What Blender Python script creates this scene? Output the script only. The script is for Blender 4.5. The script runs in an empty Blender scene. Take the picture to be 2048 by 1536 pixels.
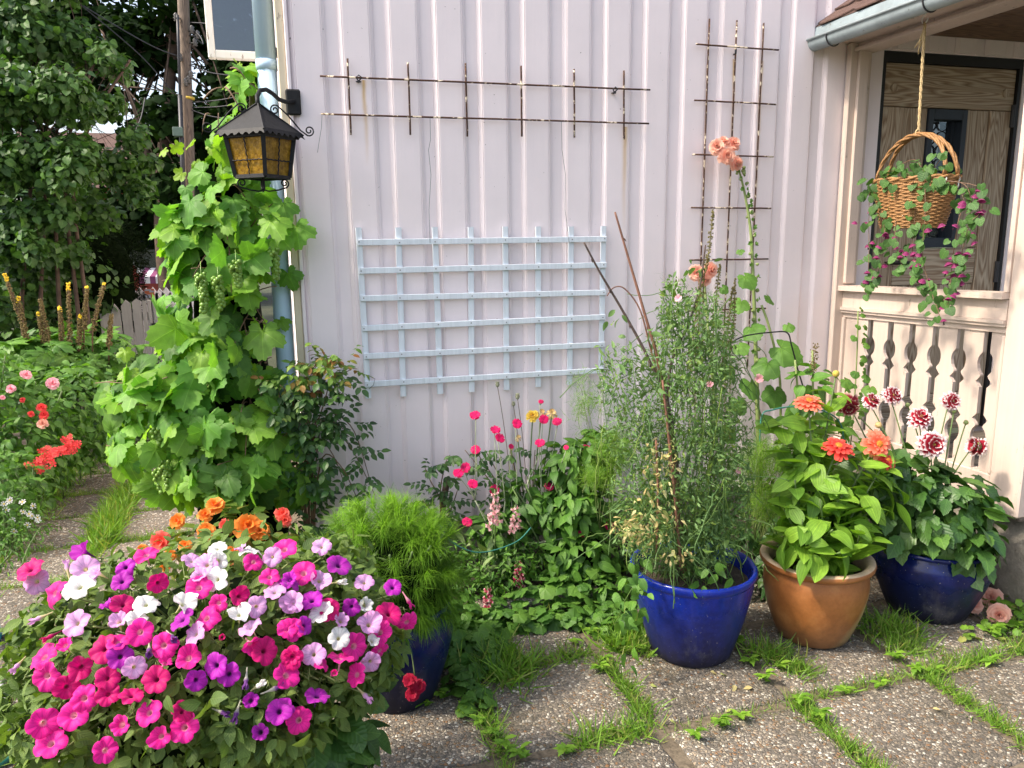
import bpy, math, random
import numpy as np
from mathutils import Vector, Matrix

# ------------------------------------------------------------------ camera, sky, sun, exposure
S = bpy.context.scene
COL = S.collection
YAW, PITCH, ROLL, CAM_D, CAM_H, FPX = 0.28303, 0.19027, 0.01291, 3.5144, 1.6, 1538.0
_f = Vector((math.sin(YAW)*math.cos(PITCH), math.cos(YAW)*math.cos(PITCH), -math.sin(PITCH)))
_r0 = Vector((math.cos(YAW), -math.sin(YAW), 0)); _d0 = -_r0.cross(_f)
_r = _r0*math.cos(ROLL)+_d0*math.sin(ROLL); _d = -_r0*math.sin(ROLL)+_d0*math.cos(ROLL)
CAM = Vector((0, -CAM_D, CAM_H))
cam_data = bpy.data.cameras.new('camera'); cam = bpy.data.objects.new('camera', cam_data); COL.objects.link(cam)
M = Matrix.Identity(4)
for i in range(3):
    M[i][0] = _r[i]; M[i][1] = -_d[i]; M[i][2] = -_f[i]; M[i][3] = CAM[i]
cam.matrix_world = M
cam_data.sensor_width = 36; cam_data.lens = 36*FPX/2048; cam_data.clip_end = 3000; cam_data.clip_start = 0.05
S.camera = cam

SUN_ELEV, SUN_AZ = math.radians(49), math.radians(1.5)      # azimuth: degrees in front of the wall plane, coming from the left
sun_dir = Vector((-math.cos(SUN_ELEV)*math.cos(SUN_AZ), -math.cos(SUN_ELEV)*math.sin(SUN_AZ), math.sin(SUN_ELEV)))
world = bpy.data.worlds.new('World'); S.world = world; world.use_nodes = True
wn = world.node_tree.nodes; wl = world.node_tree.links
sky = wn.new('ShaderNodeTexSky'); sky.sky_type = 'NISHITA'; sky.sun_disc = False
sky.sun_elevation = SUN_ELEV; sky.sun_rotation = math.atan2(sun_dir.x, sun_dir.y)
sky.air_density = 1.0; sky.dust_density = 4.0; sky.ozone_density = 1.0
hs = wn.new('ShaderNodeHueSaturation'); hs.inputs['Saturation'].default_value = 0.72
wl.new(sky.outputs[0], hs.inputs['Color']); wl.new(hs.outputs[0], wn['Background'].inputs[0])
wn['Background'].inputs[1].default_value = 0.15
sd = bpy.data.lights.new('sun', 'SUN'); sd.energy = 2.2; sd.angle = math.radians(5.0); sd.color = (1.0, 0.88, 0.72)
sun = bpy.data.objects.new('sun', sd); COL.objects.link(sun)
sun.rotation_euler = sun_dir.to_track_quat('Z', 'Y').to_euler(); sun.location = (-6, -3, 8)
S.view_settings.view_transform = 'Standard'; S.view_settings.look = 'None'
S.view_settings.gamma = 1.0; S.view_settings.use_curve_mapping = False
S.view_settings.exposure = 1.33
S.cycles.max_bounces = 7; S.cycles.transparent_max_bounces = 12; S.cycles.diffuse_bounces = 4

rnd = random.Random(7)
rng = np.random.default_rng(11)

def ray(u, v):
    return _f + _r*((u-1024)/FPX) + _d*((v-768)/FPX)
def P(u, v, y):                                   # point seen at photo pixel (u, v), on the plane at depth y
    k = ray(u, v); return CAM + k*((y+CAM_D)/k.y)
def PX(u, v, x):
    k = ray(u, v); return CAM + k*(x/k.x)
def PZ(u, v, z):
    k = ray(u, v); return CAM + k*((z-CAM_H)/k.z)

# ------------------------------------------------------------------ node helpers and materials
MATS = {}
def _mat(name):
    m = bpy.data.materials.new(name); m.use_nodes = True
    nt = m.node_tree; b = nt.nodes['Principled BSDF']; MATS[name] = m
    return m, nt, b
def N(nt, typ, **kw):
    n = nt.nodes.new('ShaderNode'+typ)
    for k, v in kw.items():
        if k == 'ins':
            for kk, vv in v.items(): n.inputs[kk].default_value = vv
        else: setattr(n, k, v)
    return n
def L(nt, a, b): nt.links.new(a, b)
def val(nt, x):
    n = nt.nodes.new('ShaderNodeValue'); n.outputs[0].default_value = x; return n.outputs[0]
def MATH(nt, op, a, b=None, c=None, clamp=False):
    n = nt.nodes.new('ShaderNodeMath'); n.operation = op; n.use_clamp = clamp
    for i, x in enumerate((a, b, c)):
        if x is None: continue
        if isinstance(x, (int, float)): n.inputs[i].default_value = x
        else: L(nt, x, n.inputs[i])
    return n.outputs[0]
def MIX(nt, fac, a, b, blend='MIX'):
    n = nt.nodes.new('ShaderNodeMix'); n.data_type = 'RGBA'; n.blend_type = blend
    for s, x in ((n.inputs[0], fac), (n.inputs[6], a), (n.inputs[7], b)):
        if isinstance(x, (int, float)): s.default_value = x
        elif isinstance(x, tuple): s.default_value = (*x, 1) if len(x) == 3 else x
        else: L(nt, x, s)
    return n.outputs[2]
def RAMP(nt, fac, stops, interp='LINEAR'):
    n = nt.nodes.new('ShaderNodeValToRGB'); r = n.color_ramp; r.interpolation = interp
    while len(r.elements) < len(stops): r.elements.new(0.5)
    for e, (p, c) in zip(r.elements, stops):
        e.position = p; e.color = (*c, 1) if len(c) == 3 else c
    L(nt, fac, n.inputs[0]); return n.outputs[0]
def g(x): return (x, x, x)
def NOISE(nt, scale, detail=3, rough=.5, vec=None, out=0):
    n = nt.nodes.new('ShaderNodeTexNoise'); n.inputs['Scale'].default_value = scale
    n.inputs['Detail'].default_value = detail; n.inputs['Roughness'].default_value = rough
    if vec is not None: L(nt, vec, n.inputs['Vector'])
    return n.outputs[out]
def POS(nt): return nt.nodes.new('ShaderNodeNewGeometry').outputs['Position']
def SCALEV(nt, v, s):
    n = nt.nodes.new('ShaderNodeMapping'); n.inputs['Scale'].default_value = s; L(nt, v, n.inputs[0]); return n.outputs[0]
def BUMP(nt, b, h, strength=.3, dist=.01):
    n = nt.nodes.new('ShaderNodeBump'); n.inputs['Strength'].default_value = strength; n.inputs['Distance'].default_value = dist
    L(nt, h, n.inputs['Height']); L(nt, n.outputs[0], b.inputs['Normal']); return n

def plain(name, c, rough=.6, metal=0, var=.12, scale=30, bump=0.0, spec=.5, coat=0):
    m, nt, b = _mat(name)
    p = POS(nt); n = NOISE(nt, scale, 4, .6, p)
    col = RAMP(nt, n, [(.25, tuple(x*(1-var) for x in c)), (.75, tuple(min(1, x*(1+var)) for x in c))])
    L(nt, col, b.inputs['Base Color']); b.inputs['Roughness'].default_value = rough; b.inputs['Metallic'].default_value = metal
    b.inputs['Specular IOR Level'].default_value = spec; b.inputs['Coat Weight'].default_value = coat
    if bump: BUMP(nt, b, n, bump, .004)
    return m

def leafmat(name, cols, trans=.38, vein=None, rough=.5, spec=.4, tcol=(1.25, 1.35, .45), dry=None, objrand=True, gain=1.12):
    m, nt, b = _mat(name); cols = [tuple(min(.8, q*gain*(1.06 if i == 1 else (.72 if i == 2 else .96))) for i, q in enumerate(cc)) for cc in cols]
    at = N(nt, 'Attribute', attribute_name='tint'); oi = N(nt, 'ObjectInfo')
    f = MATH(nt, 'FRACT', MATH(nt, 'ADD', at.outputs['Fac'], oi.outputs['Random'])) if objrand else at.outputs['Fac']
    k = len(cols)
    c = RAMP(nt, f, [(i/max(1, k-1)*.98, cc) for i, cc in enumerate(cols)])
    n = NOISE(nt, 25, 3, .6, POS(nt))
    c = MIX(nt, .55, c, RAMP(nt, n, [(.3, g(.62)), (.7, g(1.25))]), 'MULTIPLY')
    if dry:
        n2 = NOISE(nt, 9, 2, .5, POS(nt)); c = MIX(nt, RAMP(nt, n2, [(.60, g(0)), (.68, g(1))]), c, dry)
    if vein:
        uv = N(nt, 'UVMap'); sp = N(nt, 'SeparateXYZ'); L(nt, uv.outputs[0], sp.inputs[0])
        x = MATH(nt, 'SUBTRACT', sp.outputs[0], .5); y = sp.outputs[1]; ax = MATH(nt, 'ABSOLUTE', x)
        if vein == 'pin':
            mid = MATH(nt, 'LESS_THAN', ax, .022)
            fr = MATH(nt, 'FRACT', MATH(nt, 'SUBTRACT', MATH(nt, 'MULTIPLY', y, 6.5), MATH(nt, 'MULTIPLY', ax, 5.0)))
            v = MATH(nt, 'MAXIMUM', mid, MATH(nt, 'MULTIPLY', MATH(nt, 'LESS_THAN', fr, .13), .45))
            h = MATH(nt, 'ABSOLUTE', MATH(nt, 'SUBTRACT', fr, .5))
        elif vein == 'par':
            mid = MATH(nt, 'LESS_THAN', ax, .02)
            fr = MATH(nt, 'FRACT', MATH(nt, 'MULTIPLY', MATH(nt, 'DIVIDE', ax, MATH(nt, 'ADD', MATH(nt, 'MULTIPLY', MATH(nt, 'MULTIPLY', y, MATH(nt, 'SUBTRACT', 1.02, y)), 1.6), .06)), 3.0))
            v = MATH(nt, 'MAXIMUM', mid, MATH(nt, 'MULTIPLY', MATH(nt, 'LESS_THAN', fr, .16), .5))
            h = MATH(nt, 'ABSOLUTE', MATH(nt, 'SUBTRACT', fr, .5))
        else:
            an = MATH(nt, 'ARCTAN2', x, MATH(nt, 'SUBTRACT', y, .30))
            rr = MATH(nt, 'SQRT', MATH(nt, 'ADD', MATH(nt, 'MULTIPLY', x, x), MATH(nt, 'POWER', MATH(nt, 'SUBTRACT', y, .30), 2)))
            cs = MATH(nt, 'ABSOLUTE', MATH(nt, 'SINE', MATH(nt, 'MULTIPLY', an, 3.4 if vein == 'palm' else 3.0)))
            cs = MATH(nt, 'ABSOLUTE', MATH(nt, 'SINE', MATH(nt, 'MULTIPLY', an, 3.5)))
            v = MATH(nt, 'LESS_THAN', MATH(nt, 'MULTIPLY', cs, rr), .022)
            fr = MATH(nt, 'FRACT', MATH(nt, 'MULTIPLY', rr, 9)); 
            v = MATH(nt, 'MAXIMUM', v, MATH(nt, 'MULTIPLY', MATH(nt, 'LESS_THAN', fr, .1), .15))
            h = cs
        c = MIX(nt, MATH(nt, 'MULTIPLY', v, .5), c, MIX(nt, 1.0, c, (2.0, 1.75, 1.9), 'MULTIPLY'))
        BUMP(nt, b, h, .35, .004)
    L(nt, c, b.inputs['Base Color']); b.inputs['Roughness'].default_value = rough; b.inputs['Specular IOR Level'].default_value = spec
    t = N(nt, 'BsdfTranslucent'); L(nt, MIX(nt, 1.0, c, tcol, 'MULTIPLY'), t.inputs[0])
    mx = N(nt, 'MixShader'); mx.inputs[0].default_value = trans
    L(nt, b.outputs[0], mx.inputs[1]); L(nt, t.outputs[0], mx.inputs[2]); L(nt, mx.outputs[0], nt.nodes['Material Output'].inputs[0])
    return m

def petalmat(name, base, tip=None, t0=.6, t1=.9, throat=None, tr=.3, trans=.35, streak=0.25, var=.12):
    """uv.y runs from the petal's root (0) to its tip (1)"""
    m, nt, b = _mat(name)
    uv = N(nt, 'UVMap'); sp = N(nt, 'SeparateXYZ'); L(nt, uv.outputs[0], sp.inputs[0]); y = sp.outputs[1]
    oi = N(nt, 'ObjectInfo'); n = NOISE(nt, 60, 3, .6, POS(nt))
    c = MIX(nt, oi.outputs['Random'], tuple(x*(1-var) for x in base), tuple(min(1, x*(1+var)) for x in base))
    c = MIX(nt, streak, c, RAMP(nt, n, [(.3, g(.6)), (.75, g(1.2))]), 'MULTIPLY')
    if tip: c = MIX(nt, RAMP(nt, y, [(t0, g(0)), (t1, g(1))]), c, tip)
    if throat: c = MIX(nt, RAMP(nt, y, [(tr*.55, g(1)), (tr, g(0))]), c, throat)
    if streak:                                     # fine radial lines
        w = MATH(nt, 'SINE', MATH(nt, 'MULTIPLY', sp.outputs[0], 94.2)); c = MIX(nt, MATH(nt, 'MULTIPLY', MATH(nt, 'GREATER_THAN', w, .72), .34), c, MIX(nt, 1.0, c, g(.45), 'MULTIPLY'))
    L(nt, c, b.inputs['Base Color']); b.inputs['Roughness'].default_value = .55; b.inputs['Specular IOR Level'].default_value = .25
    b.inputs['Sheen Weight'].default_value = .15
    t = N(nt, 'BsdfTranslucent'); L(nt, c, t.inputs[0]); mx = N(nt, 'MixShader'); mx.inputs[0].default_value = trans
    L(nt, b.outputs[0], mx.inputs[1]); L(nt, t.outputs[0], mx.inputs[2]); L(nt, mx.outputs[0], nt.nodes['Material Output'].inputs[0])
    return m

# ------------------------------------------------------------------ object helpers
WM = {}
def props(o, label=None, cat=None, group=None, kind=None):
    if label: o['label'] = label
    if cat: o['category'] = cat
    if group: o['group'] = group
    if kind: o['kind'] = kind
    return o
def thing(name, loc, label, cat, group=None):
    o = bpy.data.objects.new(name, None); COL.objects.link(o); o.location = loc; o.empty_display_size = .05
    WM[o.name] = Matrix.Translation(Vector(loc)); return props(o, label, cat, group)
def link(name, me, parent=None, mw=None, label=None, cat=None, group=None, kind=None):
    o = bpy.data.objects.new(name, me); COL.objects.link(o)
    if parent is not None:
        o.parent = parent; o.matrix_parent_inverse = WM[parent.name].inverted()
    if mw is not None: o.matrix_basis = mw
    WM[o.name] = mw.copy() if mw is not None else Matrix.Identity(4)
    return props(o, label, cat, group, kind)

class MB:
    """collects geometry for one mesh"""
    def __init__(s): s.v = []; s.f = []; s.uv = []; s.mi = []; s.t = []
    def add(s, v, f, uv=None, mi=0, M=None, t=0.0):
        o = len(s.v)
        s.v += [tuple(M @ Vector(p)) for p in v] if M is not None else [tuple(p) for p in v]
        s.f += [tuple(i+o for i in q) for q in f]; s.mi += [mi]*len(f)
        s.uv += list(uv) if uv is not None else [(.5, .5)]*len(v); s.t += [t]*len(v); return s
    def box(s, a, b, mi=0, M=None, bev=0.0):
        x0, y0, z0 = (min(p, q) for p, q in zip(a, b)); x1, y1, z1 = (max(p, q) for p, q in zip(a, b))
        if bev <= 0:
            v = [(x0,y0,z0),(x1,y0,z0),(x1,y1,z0),(x0,y1,z0),(x0,y0,z1),(x1,y0,z1),(x1,y1,z1),(x0,y1,z1)]
            f = [(0,3,2,1),(4,5,6,7),(0,1,5,4),(1,2,6,5),(2,3,7,6),(3,0,4,7)]
            return s.add(v, f, None, mi, M)
        c = bev; v = []; 
        for (z, i) in ((z0, c), (z0+c, 0), (z1-c, 0), (z1, c)):
            X0, X1, Y0, Y1 = x0+i, x1-i, y0+i, y1-i; e = c if i == 0 else 0
            v += [(X0+e,Y0,z),(X1-e,Y0,z),(X1,Y0+e,z),(X1,Y1-e,z),(X1-e,Y1,z),(X0+e,Y1,z),(X0,Y1-e,z),(X0,Y0+e,z)]
        f = [tuple(range(7, -1, -1)), tuple(range(24, 32))]
        for k in range(3):
            for j in range(8): f.append((k*8+j, k*8+(j+1) % 8, k*8+8+(j+1) % 8, k*8+8+j))
        return s.add(v, f, None, mi, M)
    def tube(s, pts, r, n=6, mi=0, cap=True, t=0.0):
        pts = [Vector(p) for p in pts]; rs = r if isinstance(r, (list, tuple)) else [r]*len(pts)
        v = []; uv = []; f = []; ref = None
        for i, p in enumerate(pts):
            d = (pts[min(i+1, len(pts)-1)]-pts[max(i-1, 0)])
            d = d.normalized() if d.length > 1e-9 else Vector((0, 0, 1))
            if ref is None: ref = d.orthogonal().normalized()
            else:
                ref = ref - d*ref.dot(d); ref = ref.normalized() if ref.length > 1e-6 else d.orthogonal().normalized()
            b = d.cross(ref)
            for k in range(n):
                a = 2*math.pi*k/n; v.append(p+(ref*math.cos(a)+b*math.sin(a))*rs[i]); uv.append((k/n, i/max(1, len(pts)-1)))
        for i in range(len(pts)-1):
            for k in range(n): f.append((i*n+k, i*n+(k+1) % n, i*n+n+(k+1) % n, i*n+n+k))
        if cap: f.append(tuple(range(n-1, -1, -1))); f.append(tuple(range((len(pts)-1)*n, len(pts)*n)))
        return s.add(v, f, uv, mi, None, t)
    def lathe(s, prof, c=(0, 0, 0), n=40, mi=0):
        v = []; f = []; uv = []
        for i, (r, z) in enumerate(prof):
            for k in range(n):
                a = 2*math.pi*k/n; v.append((c[0]+r*math.cos(a), c[1]+r*math.sin(a), c[2]+z)); uv.append((k/n, i/(len(prof)-1)))
        for i in range(len(prof)-1):
            for k in range(n): f.append((i*n+k, i*n+(k+1) % n, i*n+n+(k+1) % n, i*n+n+k))
        return s.add(v, f, uv, mi)
    def mesh(s, name, mats, smooth=True):
        me = bpy.data.meshes.new(name); me.from_pydata([tuple(p) for p in s.v], [], s.f)
        for m in mats: me.materials.append(m)
        if len(mats) > 1: me.polygons.foreach_set('material_index', s.mi)
        ul = me.uv_layers.new(name='UVMap'); idx = np.empty(len(me.loops), np.int32); me.loops.foreach_get('vertex_index', idx)
        ul.data.foreach_set('uv', np.asarray(s.uv, np.float32)[idx].ravel())
        a = me.attributes.new('tint', 'FLOAT', 'POINT'); a.data.foreach_set('value', np.asarray(s.t, np.float32))
        if smooth: me.polygons.foreach_set('use_smooth', [True]*len(me.polygons))
        me.update(); return me
    def obj(s, name, mats, parent=None, smooth=False, mw=None, **kw):
        if not isinstance(mats, (list, tuple)): mats = [mats]
        return link(name, s.mesh(name, mats, smooth), parent, mw, **kw)

def frame(pos, n, tip, s):
    """matrix: +Z along n, +Y as near to tip as possible"""
    z = Vector(n).normalized(); y = Vector(tip); y = y - z*y.dot(z)
    y = y.normalized() if y.length > 1e-6 else z.orthogonal().normalized()
    x = y.cross(z)
    return Matrix(((x.x*s, y.x*s, z.x*s, pos[0]), (x.y*s, y.y*s, z.y*s, pos[1]), (x.z*s, y.z*s, z.z*s, pos[2]), (0, 0, 0, 1)))
def frames(pos, n, tip, s):
    """the same for arrays -> (N,3,4)"""
    z = n/np.linalg.norm(n, axis=1, keepdims=True); y = tip-z*(tip*z).sum(1, keepdims=True)
    l = np.linalg.norm(y, axis=1, keepdims=True); y = np.where(l > 1e-6, y/np.maximum(l, 1e-6), np.array([[1., 0, 0]])); x = np.cross(y, z)
    s = np.asarray(s).reshape(-1, 1)
    return np.stack([x*s, y*s, z*s, pos], axis=2)
def scatter(name, bases, fr, mat, parent=None, tint=None, kind='stuff', smooth=True, **kw):
    """join copies of small base shapes (MB objects) into one mesh"""
    n = len(fr); 
    if n == 0: return None
    which = rng.integers(0, len(bases), n); tint = rng.random(n) if tint is None else tint
    V = []; LI = []; LT = []; UV = []; T = []; off = 0
    for k, b in enumerate(bases):
        m = fr[which == k]; 
        if len(m) == 0: continue
        bv = np.c_[np.asarray([tuple(p) for p in b.v], float), np.ones(len(b.v))]
        w = np.einsum('nij,vj->nvi', m, bv); V.append(w.reshape(-1, 3))
        tot = np.array([len(q) for q in b.f]); flat = np.concatenate([np.array(q) for q in b.f])
        o = off+np.arange(len(m))*len(b.v); LI.append((flat[None, :]+o[:, None]).ravel()); LT.append(np.tile(tot, len(m)))
        buv = np.asarray(b.uv)[flat]; UV.append(np.tile(buv, (len(m), 1))); T.append(np.repeat(tint[which == k], len(b.v))); off += len(m)*len(b.v)
    V = np.concatenate(V); LI = np.concatenate(LI); LT = np.concatenate(LT); UV = np.concatenate(UV); T = np.concatenate(T)
    me = bpy.data.meshes.new(name); me.vertices.add(len(V)); me.vertices.foreach_set('co', V.astype(np.float32).ravel())
    me.loops.add(len(LI)); me.loops.foreach_set('vertex_index', LI.astype(np.int32))
    me.polygons.add(len(LT)); me.polygons.foreach_set('loop_start', np.concatenate([[0], np.cumsum(LT)[:-1]]).astype(np.int32)); 
    me.polygons.foreach_set('loop_total', LT.astype(np.int32)); 
    ul = me.uv_layers.new(name='UVMap'); ul.data.foreach_set('uv', UV.astype(np.float32).ravel())
    a = me.attributes.new('tint', 'FLOAT', 'POINT'); a.data.foreach_set('value', T.astype(np.float32))
    if smooth: me.polygons.foreach_set('use_smooth', np.ones(len(LT), bool))
    me.materials.append(mat); me.update(calc_edges=True); me.validate()
    return link(name, me, parent, None, kind=kind, **kw)

# ------------------------------------------------------------------ leaf and petal shapes (root at the origin, tip along +Y, face +Z)
def blade(w=.5, prof=None, fold=.15, curl=.3, nx=2, ny=5, teeth=0.0, wave=0.0, ph=0.0, root=.0):
    """a simple leaf or petal of length 1; prof(t) gives the half width"""
    prof = prof or (lambda t: math.sin(math.pi*t**.8)**.9)
    b = MB(); v = []; uv = []; f = []
    for j in range(ny+1):
        t = j/ny; h = max(prof(t), .02)*w/2
        if teeth and 0 < j < ny: h *= 1+teeth*(1 if j % 2 else -1)
        a = curl*t; yy = math.sin(a)/curl if abs(curl) > 1e-4 else t; zz = -(1-math.cos(a))/curl if abs(curl) > 1e-4 else 0
        for i in range(nx+1):
            s = i/nx*2-1
            v.append((s*h, yy*(1-.0*abs(s)), zz+fold*abs(s)*h*2*.5+wave*h*math.sin(6*t+ph+(2 if s > 0 else 0))*abs(s)))
            uv.append((.5+s*h/max(w, .01), t))
    for j in range(ny):
        for i in range(nx):
            a0 = j*(nx+1)+i; f.append((a0, a0+1, a0+nx+2, a0+nx+1))
    b.add(v, f, uv); return b
def lobed(lobes=5, depth=.35, teeth=.06, nt=9, notch=.35, dome=.12, ph=0, rag=.03, n=44):
    """palmate leaf about 1 across, stalk joins near (0,0)"""
    R = random.Random(ph); b = MB(); out = []; inn = []
    for k in range(n):
        th = -math.pi+2*math.pi*(k+.5)/n                       # 0 = tip (+Y)
        r = .52+.12*math.cos(th)
        r *= 1-depth*(1-abs(math.cos(lobes/2*th*(1.0 if lobes == 5 else .97))))**1.3
        r *= 1+teeth*(1 if k % 2 else -1)+R.uniform(-rag, rag)
        q = abs(abs(th)-math.pi); r *= 1-notch*math.exp(-(q/.28)**2)*1.6 if notch else 1
        r = max(r, .08)
        x, y = r*math.sin(th), r*math.cos(th)+.12
        z = -dome*(x*x+(y-.1)**2)*2.2+.05*math.cos(5*th+ph)*r+.04*math.sin(2*th+ph)
        out.append((x, y, z)); inn.append((x*.5, y*.5+.02, -dome*.45*(x*x+y*y)+.05*r*math.cos(5*th)*.3))
    v = out+inn+[(0, .03, .0)]; f = []
    for k in range(n):
        k2 = (k+1) % n; f.append((k, k2, n+k2, n+k)); f.append((n+k, n+k2, 2*n))
    b.add(v, f, [(.5+p[0]*.8, .30+(p[1]-.03)*.8) for p in v]); return b
def heart(dome=.2, fold=.2, ph=0, wide=1.0, n=16):
    b = MB(); out = []; inn = []
    def zf(x, y): return -dome*(y-.1)**2*.9+fold*abs(x)*.55
    for k in range(n):
        th = -math.pi+2*math.pi*(k+.5)/n
        r = .42*(1+.25*math.cos(th)-.50*math.exp(-((abs(th)-math.pi)/.40)**2)+.42*math.exp(-(th/.32)**2))
        x, y = r*math.sin(th)*1.02*wide, r*math.cos(th)+.28
        out.append((x, y, zf(x, y)+.02*math.sin(3*th+ph))); inn.append((x*.5, .30+(y-.30)*.5, zf(x*.5, .30+(y-.30)*.5)))
    v = out+inn+[(0, .30, zf(0, .30))]; f = []
    for k in range(n):
        k2 = (k+1) % n; f.append((k, k2, n+k2, n+k)); f.append((n+k, n+k2, 2*n))
    b.add(v, f, [(.5+p[0]*.9, p[1]*.9) for p in v]); return b
def ribbon(w=.03, bend=1.2, n=4, tw=0.0):
    b = MB(); v = []; f = []; uv = []
    for j in range(n+1):
        t = j/n; a = bend*t; y = math.sin(a)/bend if abs(bend) > 1e-3 else t; z = -(1-math.cos(a))/bend if abs(bend) > 1e-3 else 0
        h = w/2*(1-t*.85)
        c, s = math.cos(tw*t), math.sin(tw*t)
        v += [(-h*c, y, z-h*s), (h*c, y, z+h*s)]; uv += [(.45, t), (.55, t)]
    for j in range(n): f.append((2*j, 2*j+1, 2*j+3, 2*j+2))
    b.add(v, f, uv); return b
def rosette(rings, disc=None, seed=0):
    """rings: (count, radius0, z0, petal length, petal width, opening angle from the axis in degrees, curl, profile)"""
    R = random.Random(seed); b = MB()
    for (cnt, r0, z0, ln, w, ang, curl, prof) in rings:
        a0 = R.uniform(0, 6.28)
        for k in range(cnt):
            a = a0+2*math.pi*k/cnt+R.uniform(-.12, .12); q = math.radians(ang+R.uniform(-7, 7)); l = ln*R.uniform(.88, 1.08)
            p = blade(w/l*1.0, prof, .25, curl*R.uniform(.6, 1.4), 2, 4, wave=.15, ph=R.uniform(0, 6))
            out = Vector((math.cos(a), math.sin(a), 0)); d = out*math.sin(q)+Vector((0, 0, math.cos(q))); nn = -out*math.cos(q)+Vector((0, 0, math.sin(q)))
            m = frame(out*r0+Vector((0, 0, z0)), nn, d, l)
            b.add(p.v, p.f, p.uv, 0, m, R.random())
    if disc:
        r, h = disc
        prof = [(r, 0), (r*.95, h*.45), (r*.7, h*.8), (r*.35, h), (.001, h*1.02)]
        b.lathe(prof, (0, 0, 0), 10, 1)
        for k in range(26):
            rr = r*math.sqrt((k+.5)/26)*.98; a = k*2.4; z = h*(1-.55*(rr/r)**2)
            b.lathe([(r*.13, 0), (r*.1, r*.16), (.0005, r*.2)], (rr*math.cos(a), rr*math.sin(a), z-.0005), 5, 1)
    return b

def blob_pts(blobs, n, inner=.55, toward=None, k=0.0):
    """random leaf places in the outer shell of ellipsoids [(cx,cy,cz,rx,ry,rz)]; returns pos, outward, rho"""
    bl = np.array([list(b[0])+list(b[1]) for b in blobs], float); w = (bl[:, 3]*bl[:, 4]+bl[:, 4]*bl[:, 5]+bl[:, 3]*bl[:, 5]); w /= w.sum()
    i = rng.choice(len(bl), n, p=w); d = rng.normal(size=(n, 3)); d /= np.linalg.norm(d, axis=1, keepdims=True)
    if toward is not None:
        tw = np.asarray(toward, float); tw /= np.linalg.norm(tw); flip = (d@tw < -.2) & (rng.random(n) < k); d[flip] -= 2*(d[flip]@tw)[:, None]*tw
    rho = inner+(1-inner)*rng.random(n)**.6
    return bl[i, :3]+bl[i, 3:]*d*rho[:, None], d, rho
def leaf_pose(d, up=.55, jit=.45, droop=.6):
    n = len(d); nn = d*(1-up)+np.array([0, 0, 1.])*up+rng.normal(size=(n, 3))*jit; nn /= np.linalg.norm(nn, axis=1, keepdims=True)
    tip = d+np.array([0, 0, -droop])+rng.normal(size=(n, 3))*.5
    return nn, tip
def in_view(pos, m=40):
    q = np.asarray(pos)-np.array(CAM); zf = q@np.array(_f); u = 1024+FPX*(q@np.array(_r))/zf; v = 768+FPX*(q@np.array(_d))/zf
    return (zf > .2) & (u > -m) & (u < 2048+m) & (v > -m) & (v < 1536+m)
def plant_leaves(plant, pos, nn, tip, size, bases, mat, hero=0, hero_name='leaf', name='foliage', score=None):
    fr = frames(pos, nn, tip, size); n = len(pos); idx = np.arange(n)
    if hero:
        dist = np.linalg.norm(pos-np.array(CAM), axis=1); sc = -dist*2+size*4 if score is None else score
        sc = np.where(in_view(pos, 0), sc, -1e9); top = np.argsort(-sc)[:hero]
        meshes = [b.mesh(hero_name, [mat]) for b in bases]
        for i in top:
            m = Matrix([list(r) for r in fr[i]]+[[0, 0, 0, 1]]); link(hero_name, meshes[rnd.randrange(len(meshes))], plant, m)
        idx = np.setdiff1d(idx, top)
    if len(idx): scatter(name, bases, fr[idx], mat, plant)
def arr(*p): return np.array(p, float)
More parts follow.
